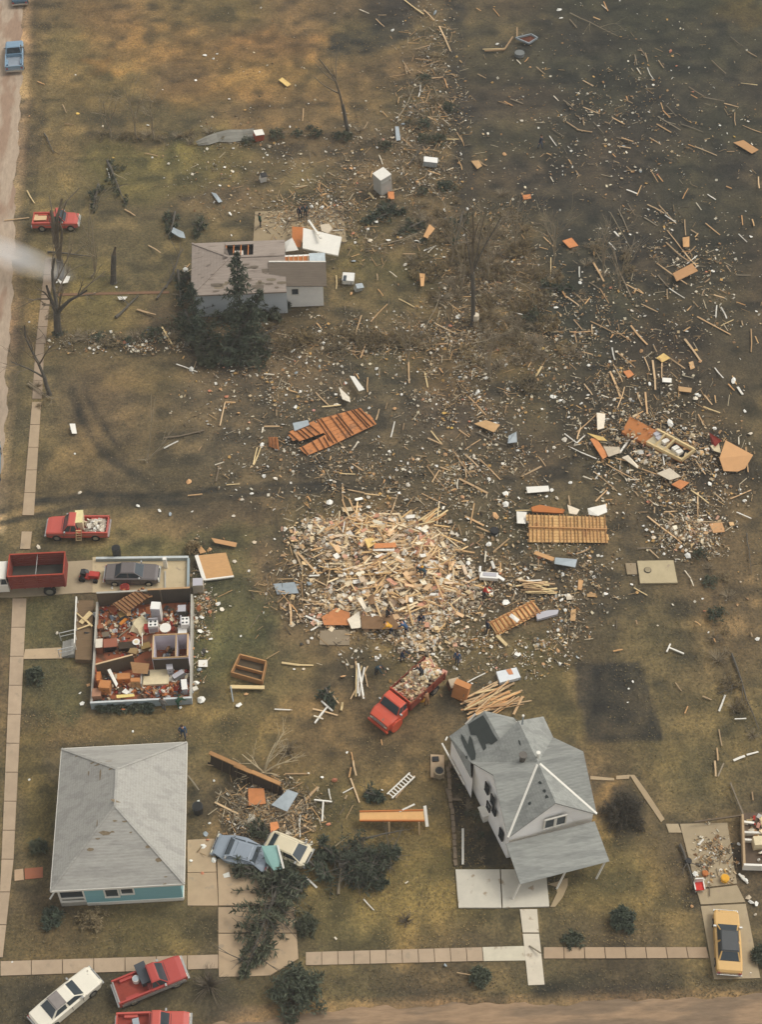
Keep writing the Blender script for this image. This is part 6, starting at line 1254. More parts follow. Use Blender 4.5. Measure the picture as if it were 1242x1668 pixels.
def bathtub():
    c = G(797, 940, .3); t = thing('bathtub', 'white bathtub tipped on its side right of the rubble heap', 'bathtub', tuple(c), -.15); m = MB(); m.box((0, 0, .1), (1.5, .6, .35)); m.build('shell', APPL, t); m = MB(); m.box((-.75, .35, .3), (.18, .6, .5)); m.build('rim', APPL, t); m = MB(); m.box((.05, .05, .29), (1.1, .35, .03)); m.build('basin', APPG, t); m = MB(); m.bar((.7, 0, .2), (1.25, -.3, .1), .25, .1); m.build('broken_edge', APPL, t)
bathtub()
def ladder(label, a, b, w, za, zb, n, m=WHITE):
    A, B_ = G(*a, za), G(*b, zb); t = thing('ladder', label, 'ladder', tuple((A + B_) / 2)); d = (B_ - A).normalized(); s = d.cross(Vector((0, 0, 1))).normalized() * w / 2
    for k in (-1, 1): x = MB(); x.bar(A + s * k, B_ + s * k, .09, .09); child(x, 'rail', m, t)
    for k in range(n): p = A.lerp(B_, (k + .5) / n); x = MB(); x.bar(p - s, p + s, .08, .06); child(x, 'rung', m, t)
ladder('white ladder lying on the lawn above the orange plywood wall frame', (635,1297), (672,1262), .5, .25, .25, 9); loose_board('thin orange board lying along the white ladder', (645,1300), (676,1263), .08, .08, LUM_T, .08, .08)
def tpost(label, base, head, arm0, arm1, m=WHITE):
    A, B_ = G(*base, .12), G(*head, .12); t = thing('clothesline_pole', label, 'pole', tuple(A)); x = MB(); x.bar(A, B_, .11, .11); child(x, 'pole', m, t); x = MB(); x.bar(G(*arm0, .15), G(*arm1, .15), .11, .11); child(x, 'crossarm', m, t)
tpost('fallen white T shaped clothesline pole above the uprooted cedar', (525,1338), (527,1304), (512,1303), (541,1306)); tpost('fallen white T shaped pole right of the garden plot', (1115,1065), (1091,1055), (1087,1062), (1093,1049)); tpost('fallen white T shaped pole left of the farm truck', (513,1178), (533,1152), (524,1142), (542,1158))
def mower():
    c = G(146, 942); t = thing('riding_mower', 'red riding mower on the driveway by the garage', 'mower', tuple(c), -.2); m = MB(); m.box((.45, 0, .5), (.8, .5, .4)); m.build('hood', REDP, t); m = MB(); m.box((-.3, 0, .35), (.9, .7, .15)); m.build('deck', REDP, t); m = MB(); m.box((-.45, 0, .65), (.4, .45, .4)); m.build('seat', BLK, t)
    for x, r in ((.6, .2), (-.5, .28)):
        for s in (-1, 1): m = MB(); m.tube([(x, s * .3, r), (x, s * .5, r)], r, 10); m.build('wheel', RUBBER, t)
    m = MB(); m.bar((.1, 0, .5), (-.1, 0, .9), .05, .05); m.tube([(-.12, 0, .9), (-.1, 0, .93)], .18, 10); m.build('steering_wheel', BLK, t)
mower()
def drum(name, label, cat, px, py, r, h, m, mt, z=0.0): c = G(px, py, z); t = thing(name, label, cat, tuple(c)); x = MB(); x.tube([(0, 0, 0), (0, 0, h * .5), (0, 0, h)], [r * .88, r * .96, r], 14); x.build('body', m, t); x = MB(); x.tube([(0, 0, h), (0, 0, h + .03)], r * .85, 14); x.build('inside', mt, t)
drum('rubbish_bin', 'black rubbish bin standing behind the blue garage wall', 'bin', 191, 906, .36, 1.1, BLK, DARK); drum('tub', 'bright red tub on the garage floor', 'tub', 204, 962, .38, .5, REDP, mat('dark_red', (120, 40, 30)), .06); drum('bucket', 'yellow bucket by the person at the farm truck', 'bucket', 687, 1140, .3, .5, YELJ, FABRIC); drum('bucket', 'yellow bucket on the littered concrete driveway', 'bucket', 1181, 1434, .3, .4, mat('yellow_bucket', (226, 172, 60)), YELJ); drum('bucket', 'orange bucket on the littered concrete driveway', 'bucket', 1149, 1425, .22, .3, ORANGE, ORANGE); drum('tyre', 'dark tyre lying on the littered concrete driveway', 'tyre', 1122, 1404, .25, .18, RUBBER, DARK, .06); drum('barrel', 'black barrel at the east wall of the teal house', 'barrel', 323, 1322, .4, .8, BLK, DARK); drum('tyre', 'dark wheel lying beside the tan planks above the bathtub', 'tyre', 806, 867, .4, .25, RUBBER, DARK, .1); drum('tyre', 'iron ring on the square concrete slab', 'ring', 1056, 929, .3, .06, RUBBER, mat('slab_grey', (150, 136, 108)), .15); drum('ball', 'round white stump among the weeds', 'stump', 775, 528, .3, 1.2, PLASTER, PLASTER)
def toy(): c = G(1139, 1447, .05); t = thing('lawn_chair', 'white and red lawn chair on the concrete driveway edge', 'chair', tuple(c)); m = MB(); m.box((0, 0, .3), (.6, .6, .08)); m.build('seat', mat('bright_red_cloth', (206, 60, 50)), t); m = MB(); m.box((0, .35, .55), (.6, .08, .55)); m.build('backrest', WHITE, t); [(lambda q: q.build('leg', WHITE, t))(_mk(ix, iy)) for ix in (-.26, .26) for iy in (-.26, .26)]; m = MB(); [m.box((s * .33, 0, .42), (.08, .6, .06)) for s in (-1, 1)]; m.build('armrest', WHITE, t)
def _mk(ix, iy): q = MB(); q.box((ix, iy, .13), (.06, .06, .26)); return q
toy()
def metal_roll():
    t = thing('corrugated_sheet', 'long crumpled grey corrugated sheet by the dry field', 'metal sheet', tuple(G(365, 222))); m = MB(); top = [(318,231),(335,222),(352,216),(372,211),(395,211),(414,209)]; bot = [(323,237),(340,236),(356,231),(376,232),(396,229),(413,228)]
    for i in range(5):
        for k in range(4): a, b = G(*top[i], .4 + .15 * (i % 2)), G(*top[i + 1], .4 + .15 * ((i + 1) % 2)); c, d = G(*bot[i], .1), G(*bot[i + 1], .1); L_ = lambda p, q, f: p.lerp(q, f) + Vector((0, 0, .08 * (int(f * 4) % 2))); m.face([L_(a, c, (k + 1) / 4), L_(b, d, (k + 1) / 4), L_(b, d, k / 4), L_(a, c, k / 4)])
    child(m, 'sheet', mat('weathered_metal', (126, 122, 110), var=.25, rough=.6), t)
metal_roll()
def trailer(): 
    t = thing('trailer_frame', 'rusty overturned trailer bed in the dark field at the top', 'trailer', tuple(G(860, 70))); P = [G(841,62,.5), G(862,71,.3), G(876,62,.5), G(866,56,.9)]; m = MB(); m.slab(P, .08); child(m, 'bed', mat('rust', (112, 62, 42), var=.2), t); m = MB()
    for i in range(4): m.bar(P[i], P[(i + 1) % 4], .12, .2)
    child(m, 'rim', GREYMET, t); m = MB(); m.bar(G(843,61,.5), G(843,45,.4), .12, .12); m.bar(G(836,60,.4), G(822,81,.3), .14, .14); m.bar(G(822,81,.3), G(790,83,.2), .14, .14); child(m, 'drawbar', LUM_T, t); m = MB(); q = G(847,88,.3); m.tube([(q.x, q.y, .1), (q.x, q.y, .5)], .55, 14); child(m, 'tank', mat('grey_tank', (112, 114, 110)), t)
trailer()
def east_house():
    t = thing('wrecked_house', 'floor of a destroyed house with broken walls at the right edge', 'house', tuple(G(1245, 1380))); P = [G(x, y, .3) for x, y in ((1213,1415),(1320,1420),(1310,1322),(1210,1324))]; m = MB(); m.hull([(p.x, p.y, 0) for p in P], [(p.x, p.y, .3) for p in P]); child(m, 'floor_deck', mat('dark_floor', (98, 82, 66), var=.3), t)
    for a, b, mm in (((1213,1408,.9),(1320,1412,.9),WHITE),((1211,1326,.8),(1214,1408,.8),LUM_T),((1212,1355,.7),(1300,1358,.7),LUM_W),((1212,1367,.6),(1226,1368,.6),LUM_W),((1213,1338,.6),(1230,1340,.6),LUM_W)): m = MB(); A, B_ = G(*a), G(*b); m.bar((A.x, A.y, (A.z + .2) / 2), (B_.x, B_.y, (A.z + .2) / 2), .16, A.z - .2); child(m, 'wall_stub', mm, t)
    m = MB(); q = G(1237,1370,1.0); m.box((q.x, q.y, .7), (.7, .7, .8)); child(m, 'cabinet', FABRIC, t); m = MB(); heap(m, P[3].x + .3, P[3].x + 2.2, P[0].y + .3, P[3].y - .3, .32, 120, RUB + [(176,60,46)], .1, .5, seed=12); child(m, 'rubbish', TINT, t, colour=True)
east_house()
# fence rails round the east lot, garden edging
for a, b, lab in (((1132,1339),(1212,1328),'long low rail at the head of the littered driveway'),((1212,1328),(1191,1276),'rail running up from the corner of the wrecked house')): loose_board(lab, a, b, .1, .12, LUM_G, .5, .5, name='rail', cat='rail')
def pile(label, cx, cy, n, L, ang, sx, sy, cols, seed, name='plank', grp=None):
    r = random.Random(seed)
    for i in range(n):
        px, py = cx + r.uniform(-sx, sx), cy + r.uniform(-sy, sy); a = ang + r.gauss(0, .16); l = L * r.uniform(.45, 1.1); c = G(px, py, .1 + .05 * i * 6 / n + r.uniform(0, .1)); d = Vector((math.cos(a), math.sin(a), r.gauss(0, .04))) * l / 2; mb = MB(); mb.bar(-d, d, r.uniform(.07, .15), .05); o = mb.build(name, r.choice(cols)); o.location = c; PILES.append((o, px, py, l, label, grp))
PILES = []
pile('in the lumber pile behind the farmhouse', 805, 1140, 42, 3.6, .42, 24, 18, (LUM_T, LUM_T, PLY, LUM_Y), 1, grp='planks of the lumber pile behind the farmhouse'); pile('in the plank stack right of the bathtub', 873, 957, 16, 2.4, -.15, 12, 10, (LUM_T, LUM_Y), 2, grp='planks stacked right of the bathtub'); pile('in the long plank bundle left of the farm truck', 587, 1108, 8, 3.2, 1.45, 7, 6, (LUM_T, LUM_Y, LUM_W), 3, grp='long planks left of the farm truck'); pile('in the splintered tuft above the rubble heap', 708, 845, 18, 2.0, .7, 14, 8, (LUM_Y, PLY), 4, grp='splintered planks above the rubble heap')

# ---------------------------------------------------------------- loose boards: ends read off the photograph, by tile (origin, 2.957 px per map pixel)
TILES = {
(822,0): "1092 180 1150 235 g|1172 252 1218 275 t|1000 295 1068 362 g|1140 403 1220 416 y|430 85 462 102 t|315 95 350 135 g|470 25 500 50 g|655 235 685 280 g|690 330 718 388 w|680 258 692 300 t|745 295 770 330 g|630 265 640 320 g|380 388 430 415 T|238 465 262 487 t|285 485 330 530 g|380 520 460 550 t|300 590 365 630 t|350 627 425 638 t|218 658 252 704 w|755 497 765 530 w|765 535 800 570 w|780 510 830 560 g|735 600 805 640 t|740 565 850 635 g|850 600 960 640 g|1112 545 1115 610 t|1150 605 1240 640 t|700 668 755 700 t|545 708 610 715 t|565 668 620 695 t|920 710 1025 752 t|430 590 480 650 g|230 625 290 660 g|345 825 365 850 w|590 915 640 940 W|640 945 660 905 t|705 820 740 890 t|742 850 765 878 t|860 960 885 920 t|980 938 1020 963 W|1225 855 1228 920 t|690 988 770 1035 t|745 990 830 1080 t|775 1040 825 1085 w|600 990 630 1040 g|675 1050 740 1090 g|550 1010 600 1120 g|530 1118 552 1152 W|505 1170 535 1215 w|870 1060 875 1135 t|900 1110 935 1130 w|920 1145 935 1125 w|970 1078 1040 1133 t|785 1110 880 1235 t|780 1170 850 1240 t|885 1225 922 1188 w|925 980 950 1015 g|1145 1040 1150 1085 g|1195 1060 1205 1090 t|160 800 180 815 t|45 1175 80 1200 w|190 1145 240 1190 t|205 1110 250 1190 g|155 325 195 358 y|60 290 80 310 t|30 480 90 500 g|0 490 40 510 y|205 740 225 760 g|310 770 325 795 t|540 665 600 680 g|480 10 500 55 g|1070 900 1095 915 g|1130 1130 1170 1170 w|890 420 960 470 g|960 470 1060 500 g|1060 500 1130 520 t|900 460 930 480 y|640 330 660 360 g|580 480 620 500 g|520 570 580 600 t|350 560 400 590 g|380 570 385 605 t",
(822,410): "820 0 890 60 t|865 0 930 75 t|735 58 880 170 t|880 60 930 20 w|795 180 870 225 w|430 55 480 150 T|530 0 540 60 g|545 80 610 220 g|460 180 505 250 t|410 150 470 190 g|590 160 670 205 t|660 255 740 292 t|785 185 787 235 t|740 115 790 170 g|225 30 222 125 y|362 75 362 130 w|275 185 300 230 t|300 220 360 260 t|350 210 385 245 g|335 330 375 375 t|315 390 425 385 t|423 355 423 410 t|340 390 348 450 t|415 338 525 390 t|530 385 612 430 t|610 360 690 450 T|520 465 532 525 w|545 490 630 570 t|375 485 425 508 t|525 545 570 630 t|510 580 560 700 T|580 655 545 760 t|675 510 700 580 t|715 525 728 672 T|760 540 760 610 t|800 515 872 567 t|870 425 945 525 T|1015 560 1055 615 w|1190 375 1190 485 t|1210 410 1225 445 t|930 315 1090 400 t|1045 360 1105 330 y|1025 260 1020 320 w|1045 270 1070 335 w|1120 245 1160 270 t|1145 335 1150 360 w|910 240 935 270 t|865 385 895 375 w|1010 210 1060 230 t|385 640 425 690 t|640 680 665 750 t|680 680 690 785 T|635 790 670 770 w|965 695 1000 750 t|960 750 1040 780 y|935 785 965 838 t|1015 695 1020 735 t|445 785 350 870 t|370 850 350 915 t|290 880 350 925 w|350 925 390 885 w|555 975 605 905 W|310 940 445 1000 w|490 1025 650 1110 t|430 1060 545 1155 t|580 1000 640 1030 w|640 1040 810 1115 t|760 940 770 1040 w|830 960 930 998 w|920 1000 970 1075 t|1165 945 1175 1065 T|1130 895 1130 935 w|85 1085 180 1035 T|165 990 200 1035 t|380 1085 420 1110 g|440 1205 495 1155 t|310 1180 318 1225 t|935 1160 935 1240 t|900 1150 985 1220 y|1090 1195 1190 1150 t|1010 1165 1060 1205 t|150 610 180 560 Y|20 250 60 265 w|30 290 100 320 w|720 455 735 490 g|1115 115 1190 115 g|700 900 740 960 w|600 1100 650 1110 w|540 1000 600 1010 t|1100 600 1120 640 w|1125 655 1150 690 W|1080 640 1110 670 w",
(822,820): "55 38 230 40 y|690 65 840 180 T|645 45 690 45 w|725 20 722 60 t|770 45 835 38 t|930 0 932 80 t|900 95 1060 95 t|875 90 900 160 t|1120 45 1190 80 w|835 180 855 200 t|345 245 410 222 t|165 270 165 310 w|150 315 190 318 t|870 325 900 365 w|900 370 910 410 w|920 570 945 600 g|1010 655 1015 680 w|825 865 855 905 t|955 932 1000 948 w|1035 1005 1065 925 W|870 1015 885 980 w|1110 1043 1165 1043 w|1035 1090 1050 1170 t|1025 1180 1030 1240 t|1105 1240 1160 1218 W|1168 1214 1225 1198 W|45 1020 88 937 T|635 565 640 590 y|525 715 570 710 w|145 800 147 825 y|290 775 315 790 g|1190 625 1195 650 g|100 378 180 372 w|90 400 210 440 t|80 420 190 430 t|625 410 690 445 y|1000 100 960 130 t|930 120 900 90 t|640 220 740 218 g|700 225 745 265 t|790 290 785 350 g",
(410,820): "470 0 515 90 t|690 0 660 80 t|630 70 620 130 t|350 160 500 75 T|450 100 440 160 w|210 235 245 320 T|220 235 325 352 T|380 300 360 415 t|300 368 380 410 t|230 462 340 480 t|250 490 350 490 t|340 480 490 455 t|490 450 520 530 T|500 120 600 140 y|470 170 510 215 t|585 225 695 225 w|745 165 800 150 t|670 530 740 535 t|185 485 190 590 T|190 490 220 525 y|260 545 330 575 W|330 575 370 560 w|285 615 350 575 w|400 540 440 530 t|1030 65 1120 110 T|1085 115 1170 150 t|980 105 950 170 t|960 150 1000 155 t|1165 235 1242 180 t|1130 235 1125 285 t|1200 290 1200 340 t|145 770 298 782 Y|110 993 195 997 w|305 1058 365 980 w|335 955 385 1000 w|295 992 415 1022 t|300 1025 345 1045 t|432 1000 438 960 Y|370 900 420 965 t|625 1140 630 1175 t|480 1200 488 1240 t|1040 865 1125 825 w|1030 1065 1080 1015 w|540 800 560 890 t|700 150 790 140 t|560 150 570 220 t|640 300 720 310 y|760 330 900 250 t|850 430 930 380 t|330 60 400 160 t|440 340 500 330 w|400 350 440 352 w",
(410,410): "530 310 495 430 t|575 340 655 265 t|710 228 785 268 y|665 98 700 135 t|605 110 608 150 g|610 185 635 220 t|408 115 408 180 y|835 580 850 655 Y|757 535 760 635 t|600 815 615 760 t|672 895 690 820 w|865 865 915 930 y|850 900 920 935 t|980 970 1060 1090 t|1030 980 1095 1040 t|845 1035 940 1150 t|870 1115 905 1055 t|910 1040 960 1058 T|1000 1095 1140 1165 T|995 1100 993 1150 t|1030 1040 1035 1100 t|820 1165 940 1220 t|680 1240 705 1175 t|485 960 515 925 y|485 1025 535 1065 t|425 1070 500 1075 y|470 1040 485 1065 t|440 1120 442 1210 t|465 1150 545 1165 t|1045 700 1130 790 t|1085 870 1230 940 g|1030 955 1105 905 t|870 450 945 450 t|885 350 970 390 t|470 480 525 495 t|525 515 550 450 t|310 680 370 740 t|180 670 220 680 t|60 845 135 848 t|10 1030 45 945 y|120 765 120 795 t|560 610 560 680 t|340 750 430 742 y|735 830 730 870 g|1000 860 1050 895 t|270 1180 285 1205 t|645 760 655 735 w|0 560 50 555 y|60 590 110 600 g|1190 60 1195 150 t|1100 1000 1200 1100 t",
(410,0): "735 0 830 75 Y|905 130 960 250 T|905 128 965 155 t|520 48 565 72 y|610 75 650 80 t|600 95 640 130 t|680 370 738 366 t|735 305 765 355 t|790 285 870 305 t|820 325 910 300 t|800 345 870 380 t|870 380 925 372 t|930 380 945 430 t|805 470 815 405 w|250 525 245 585 t|868 510 875 555 w|850 565 910 595 t|920 575 950 600 t|930 675 1000 672 y|990 640 1018 695 t|725 670 775 715 t|540 625 560 590 t|615 750 632 795 y|1090 360 1130 380 t|1190 490 1235 515 y|1085 42 1105 65 t|1165 45 1195 80 t|1115 240 1225 240 y|965 485 975 525 t|825 705 850 745 t|915 890 920 920 y|850 825 910 845 t|565 930 590 960 Y|1000 780 1015 830 t|830 1210 890 1185 w|850 1220 880 1195 t|730 1225 790 1230 t|385 1115 445 1110 w|740 320 750 370 g|790 240 860 230 t|830 50 880 110 t|780 500 760 560 g|900 500 940 560 t|860 440 840 500 t|1095 780 1135 800 t",
(0,410): "780 365 830 450 Y|660 280 750 310 T|1060 840 1085 735 t|1085 730 1135 730 w|905 1178 975 1175 t|1090 1125 1155 1120 y|955 960 970 940 t|1220 1030 1240 950 y|850 545 950 580 w|945 530 935 560 t|1035 1030 1080 1020 t|1040 1110 1060 1030 g|790 900 985 862 g|790 950 860 925 W",
(0,0): "180 395 215 408 y|300 505 320 550 w|310 600 355 605 y|130 920 165 980 y|715 1185 775 1230 t|600 1010 650 1040 t|700 740 760 755 t|515 815 530 870 w|20 1065 140 1050 t",
(410,1240): "490 0 505 80 T|470 80 480 40 t|478 85 520 200 t|372 135 382 190 w|440 155 495 125 w|450 185 460 165 t|270 60 280 62 t|160 65 275 62 t|540 665 590 720 w|260 560 315 610 W|0 845 50 805 T|400 850 410 860 y|740 590 755 580 w|990 1020 1060 1040 t|1060 1040 1115 1048 t|235 260 235 370 w|260 280 265 260 y|250 310 300 340 t|165 270 155 330 t|70 180 160 150 t|110 240 250 250 t|230 220 320 125 T|195 240 215 360 T|210 230 245 185 t",
(0,1240): "1035 200 1150 260 T|1165 320 1220 345 w|905 70 960 150 g|1145 115 1190 195 t|240 668 270 632 W|950 440 975 420 g|1000 20 1190 50 t",
(822,1240): "1015 0 1018 80 T|1030 75 1055 20 g|1090 105 1150 255 g|935 405 960 378 W|1000 420 1010 400 W|1195 150 1200 190 t|1130 545 1175 590 W|120 890 175 935 g",
}
BOARDS = []
MATS = dict(t=LUM_T, y=LUM_Y, g=LUM_G, w=LUM_W)
for (ox, oy), s in TILES.items():
    for q in s.split('|'):
        a = q.split(); x0, y0, x1, y1 = (float(k) / 2.957 for k in a[:4]); BOARDS.append((ox + x0, oy + y0, ox + x1, oy + y1, a[4]))
# zones where the photograph is littered: centre, radii, weight for boards and for scraps
ZONES = [(700,180,62,190,16,60),(600,290,140,110,6,40),(520,345,90,40,4,30),(640,555,300,50,10,70),(450,640,160,80,4,34),(560,770,190,70,8,50),(760,650,110,140,14,80),(800,450,120,150,12,90),(1010,660,150,120,14,60),(1090,770,130,110,14,60),(900,940,120,110,8,50),(1130,870,70,45,6,44),(330,985,22,120,0,26),(440,1330,80,60,8,44),(1165,1390,36,55,2,28),(1010,200,220,160,16,40),(1100,440,140,130,16,34),(780,780,110,90,10,46),(860,1040,90,60,0,36),(700,1010,150,120,10,60),(200,560,120,20,0,30),(400,270,140,90,0,20),(960,540,90,90,6,26),(590,890,110,60,16,30)]
zr = random.Random(11)
_CT = np.random.RandomState(77).rand(64, 64)
def clump(x, y, s):
    x /= s; y /= s * .75; i, j = int(x // 1), int(y // 1); fx, fy = x - i, y - j; fx *= fx * (3 - 2 * fx); fy *= fy * (3 - 2 * fy)
    a, b, c, d = _CT[i % 64, j % 64], _CT[(i + 1) % 64, j % 64], _CT[i % 64, (j + 1) % 64], _CT[(i + 1) % 64, (j + 1) % 64]
    return (a * (1 - fx) + b * fx) * (1 - fy) + (c * (1 - fx) + d * fx) * fy
def zone_pt(r, idx):
    while True:
        p = zone_raw(r, idx); k = clump(p[0], p[1], 26) * .6 + clump(p[0] + 400, p[1], 10) * .4
        if r.random() < max(.03, (k - .3) * 3) : return p
def zone_raw(r, idx):
    W_ = [z[idx] for z in ZONES]; z = r.choices(ZONES, W_)[0]
    while True:
        u, v = r.gauss(0, .5), r.gauss(0, .5)
        if u * u + v * v < 1.3: return z[0] + u * z[2], z[1] + v * z[3]
while len(BOARDS) < 640:
    x, y = zone_pt(zr, 4); a = zr.gauss(.7, .8) if x > 850 else zr.uniform(0, 3.14); l = zr.uniform(4, 13); BOARDS.append((x, y, x + math.cos(a) * l, y + math.sin(a) * l, zr.choice('ttyggg')))
BOARDS.sort(key=lambda b: -math.dist(b[:2], b[2:4]) * (1.5 if b[4].isupper() else 1))
ANCH = [(628,290,'the white shed'),(702,262,'the grey freezer'),(525,395,'the big white wall panel'),(420,440,'the grey roofed house'),(568,457,'the white oven'),(545,705,'the rust orange roof section'),(925,860,'the tan ribbed roof section'),(840,1005,'the orange ribbed roof section'),(1070,715,'the overturned orange room'),(1200,745,'the jagged plywood sheet'),(1065,933,'the square concrete slab'),(797,940,'the white bathtub'),(650,1140,'the farm truck'),(805,1140,'the lumber pile'),(860,1300,'the farmhouse'),(230,1050,'the roofless house'),(195,1340,'the teal house'),(400,1268,'the dark wall frame'),(443,1397,'the teal panel'),(640,1330,'the orange wall frame'),(600,1400,'the uprooted cedar'),(655,1280,'the white ladder'),(1150,1395,'the littered driveway'),(1000,1145,'the garden plot'),(1118,443,'the wide tan door'),(1080,583,'the yellow diamond sheet'),(930,395,'the salmon square'),(1118,395,'the upper tan panel'),(1220,240,'the splintered right panel'),(850,70,'the rusty trailer'),(880,235,'the lone walker'),(567,190,'the leaning tree'),(771,480,'the tall stripped tree'),(365,222,'the corrugated sheet'),(250,730,'the pale sapling'),(620,930,'the rubble heap'),(585,1105,'the plank bundle'),(405,1095,'the open wooden frame'),(95,500,'the forked tree'),(90,355,'the faded red pickup'),(125,852,'the loaded red pickup'),(925,915,'the blue grey panel'),(1100,60,'the top field corner'),(1050,300,'the middle of the dark field'),(870,497,'the cedar wreckage'),(1000,430,'the bare saplings'),(790,690,'the brown tan sheet'),(350,922,'the tan floor section'),(708,845,'the splintered tuft'),(1100,775,'the torn plaster sheet'),(1090,1056,'the fallen T pole'),(690,150,'the wreckage strip'),(735,60,'the dark wheel track'),(1180,520,'the white splinters'),(950,640,'the dark soil'),(465,133,'the lone yellow plank'),(780,1592,'the verge bush'),(1220,1235,'the east fence'),(20,90,'the blue pickup')]
def side(px, py):
    k = min(ANCH, key=lambda a: math.dist(a[:2], (px, py))); dx, dy = px - k[0], py - k[1]; d = math.hypot(dx, dy)
    if d < 16: w = 'at'
    else:
        a = math.degrees(math.atan2(-dy, dx)) % 360; w = ['right of', 'above and right of', 'above', 'above and left of', 'left of', 'below and left of', 'below', 'below and right of'][int((a + 22.5) // 45) % 8]
    return w + ' ' + k[2], d
ORD = ['', ', second out', ', third out', ', fourth out', ', fifth out', ', sixth out', ', seventh out', ', eighth out', ', ninth out', ', tenth out'] + [', number %d out' % k for k in range(11, 60)]
def label_all(items, cat, group):
    """items: (object, px, py, look): looks and places first, then the order going outwards from the landmark"""
    by = {}
    for o, px, py, look in items:
        w, d = side(px, py); by.setdefault((look, w), []).append((d, o))
    for (look, w), L_ in by.items():
        L_.sort(key=lambda q: q[0])
        for i, (d, o) in enumerate(L_):
            lab = f'{look} {w}{ORD[i]}'; tag(o, lab if len(lab.split()) <= 16 else lab.replace('mid length ', '').replace(' and ', '-'), cat, group)
br = random.Random(21); items = []; extra = MB()
for i, (x0, y0, x1, y1, c) in enumerate(BOARDS):
    A, B_ = G(x0, y0, .05), G(x1, y1, .05); L = (B_ - A).length; w = br.uniform(.075, .125) * (1.7 if c.isupper() else 1); h = br.uniform(.03, .06)
    lift = br.choice((0, 0, .05, .15, .3)); A.z += br.uniform(.0, .08) + h; B_.z += lift + h
    if math.dist(((x0 + x1) / 2, (y0 + y1) / 2), (600, 900)) < 75: A.z += .5; B_.z += .5
    mb = MB(); mid = A.lerp(B_, br.uniform(.35, .65)) + Vector((br.gauss(0, .015), br.gauss(0, .015), 0)) * L; mb.bar(A, mid, w, h, roll=br.gauss(0, .2)); mb.bar(mid, B_, w * br.uniform(.8, 1), h, roll=br.gauss(0, .2))
    if i < 300:
        cen = (A + B_) / 2; o = mb.build('board', MATS[c.lower()], off=tuple(cen)); o.location = cen
        dx, dy = x1 - x0, y1 - y0; a = math.degrees(math.atan2(-dy, dx)) % 180; tilt = 'lying level' if a < 20 or a > 160 else 'upright' if 70 < a < 110 else 'slanting right' if a <= 70 else 'slanting left'
        look = f"{'long' if L > 2.6 else 'short' if L < 1.5 else 'mid length'} {dict(t='tan', y='pale', g='weathered', w='white')[c.lower()]} board {tilt}"
        items.append((o, (x0 + x1) / 2, (y0 + y1) / 2, look))
    else:
        k = lin(br.choice([(196,150,100),(206,166,116),(160,136,104),(216,204,180),(150,124,92)])); extra.v += [tuple(q) for q in ()]; b0 = len(extra.v); extra.v += mb.v; extra.f += [tuple(q + b0 for q in f) for f in mb.f]; extra.m += mb.m; extra.c += [k] * len(mb.f)
label_all(items, 'board', 'loose boards scattered by the storm')
label_all([(o, px, py, 'plank ' + lab) for o, px, py, l, lab, g in PILES], 'plank', None)
for o, px, py, l, lab, g in PILES: o['group'] = g
by = {}
for o, px, py, l, lab, g in PILES: by.setdefault(lab, []).append((py, o, l))
for lab, L_ in by.items():
    L_.sort(key=lambda q: q[0])
    for i, (py, o, l) in enumerate(L_): o['label'] = f"{'long' if l > 2.4 else 'short'} plank {lab}, number {i + 1} down"
for o, px, py, kk, s, desc in BRUSH: pass
label_all([(o, px, py, ('large ' if s > .95 else 'small ') + ['bare twiggy brush', 'dark leafy brush', 'dry tan weeds', 'dry twiggy weeds'][kk]) for o, px, py, kk, s, d in BRUSH], 'brush', None)
by = {}
o = extra.build('board_litter', TINT, colour=True); o['kind'] = 'stuff'; o['label'] = 'small splintered boards strewn over the mud'

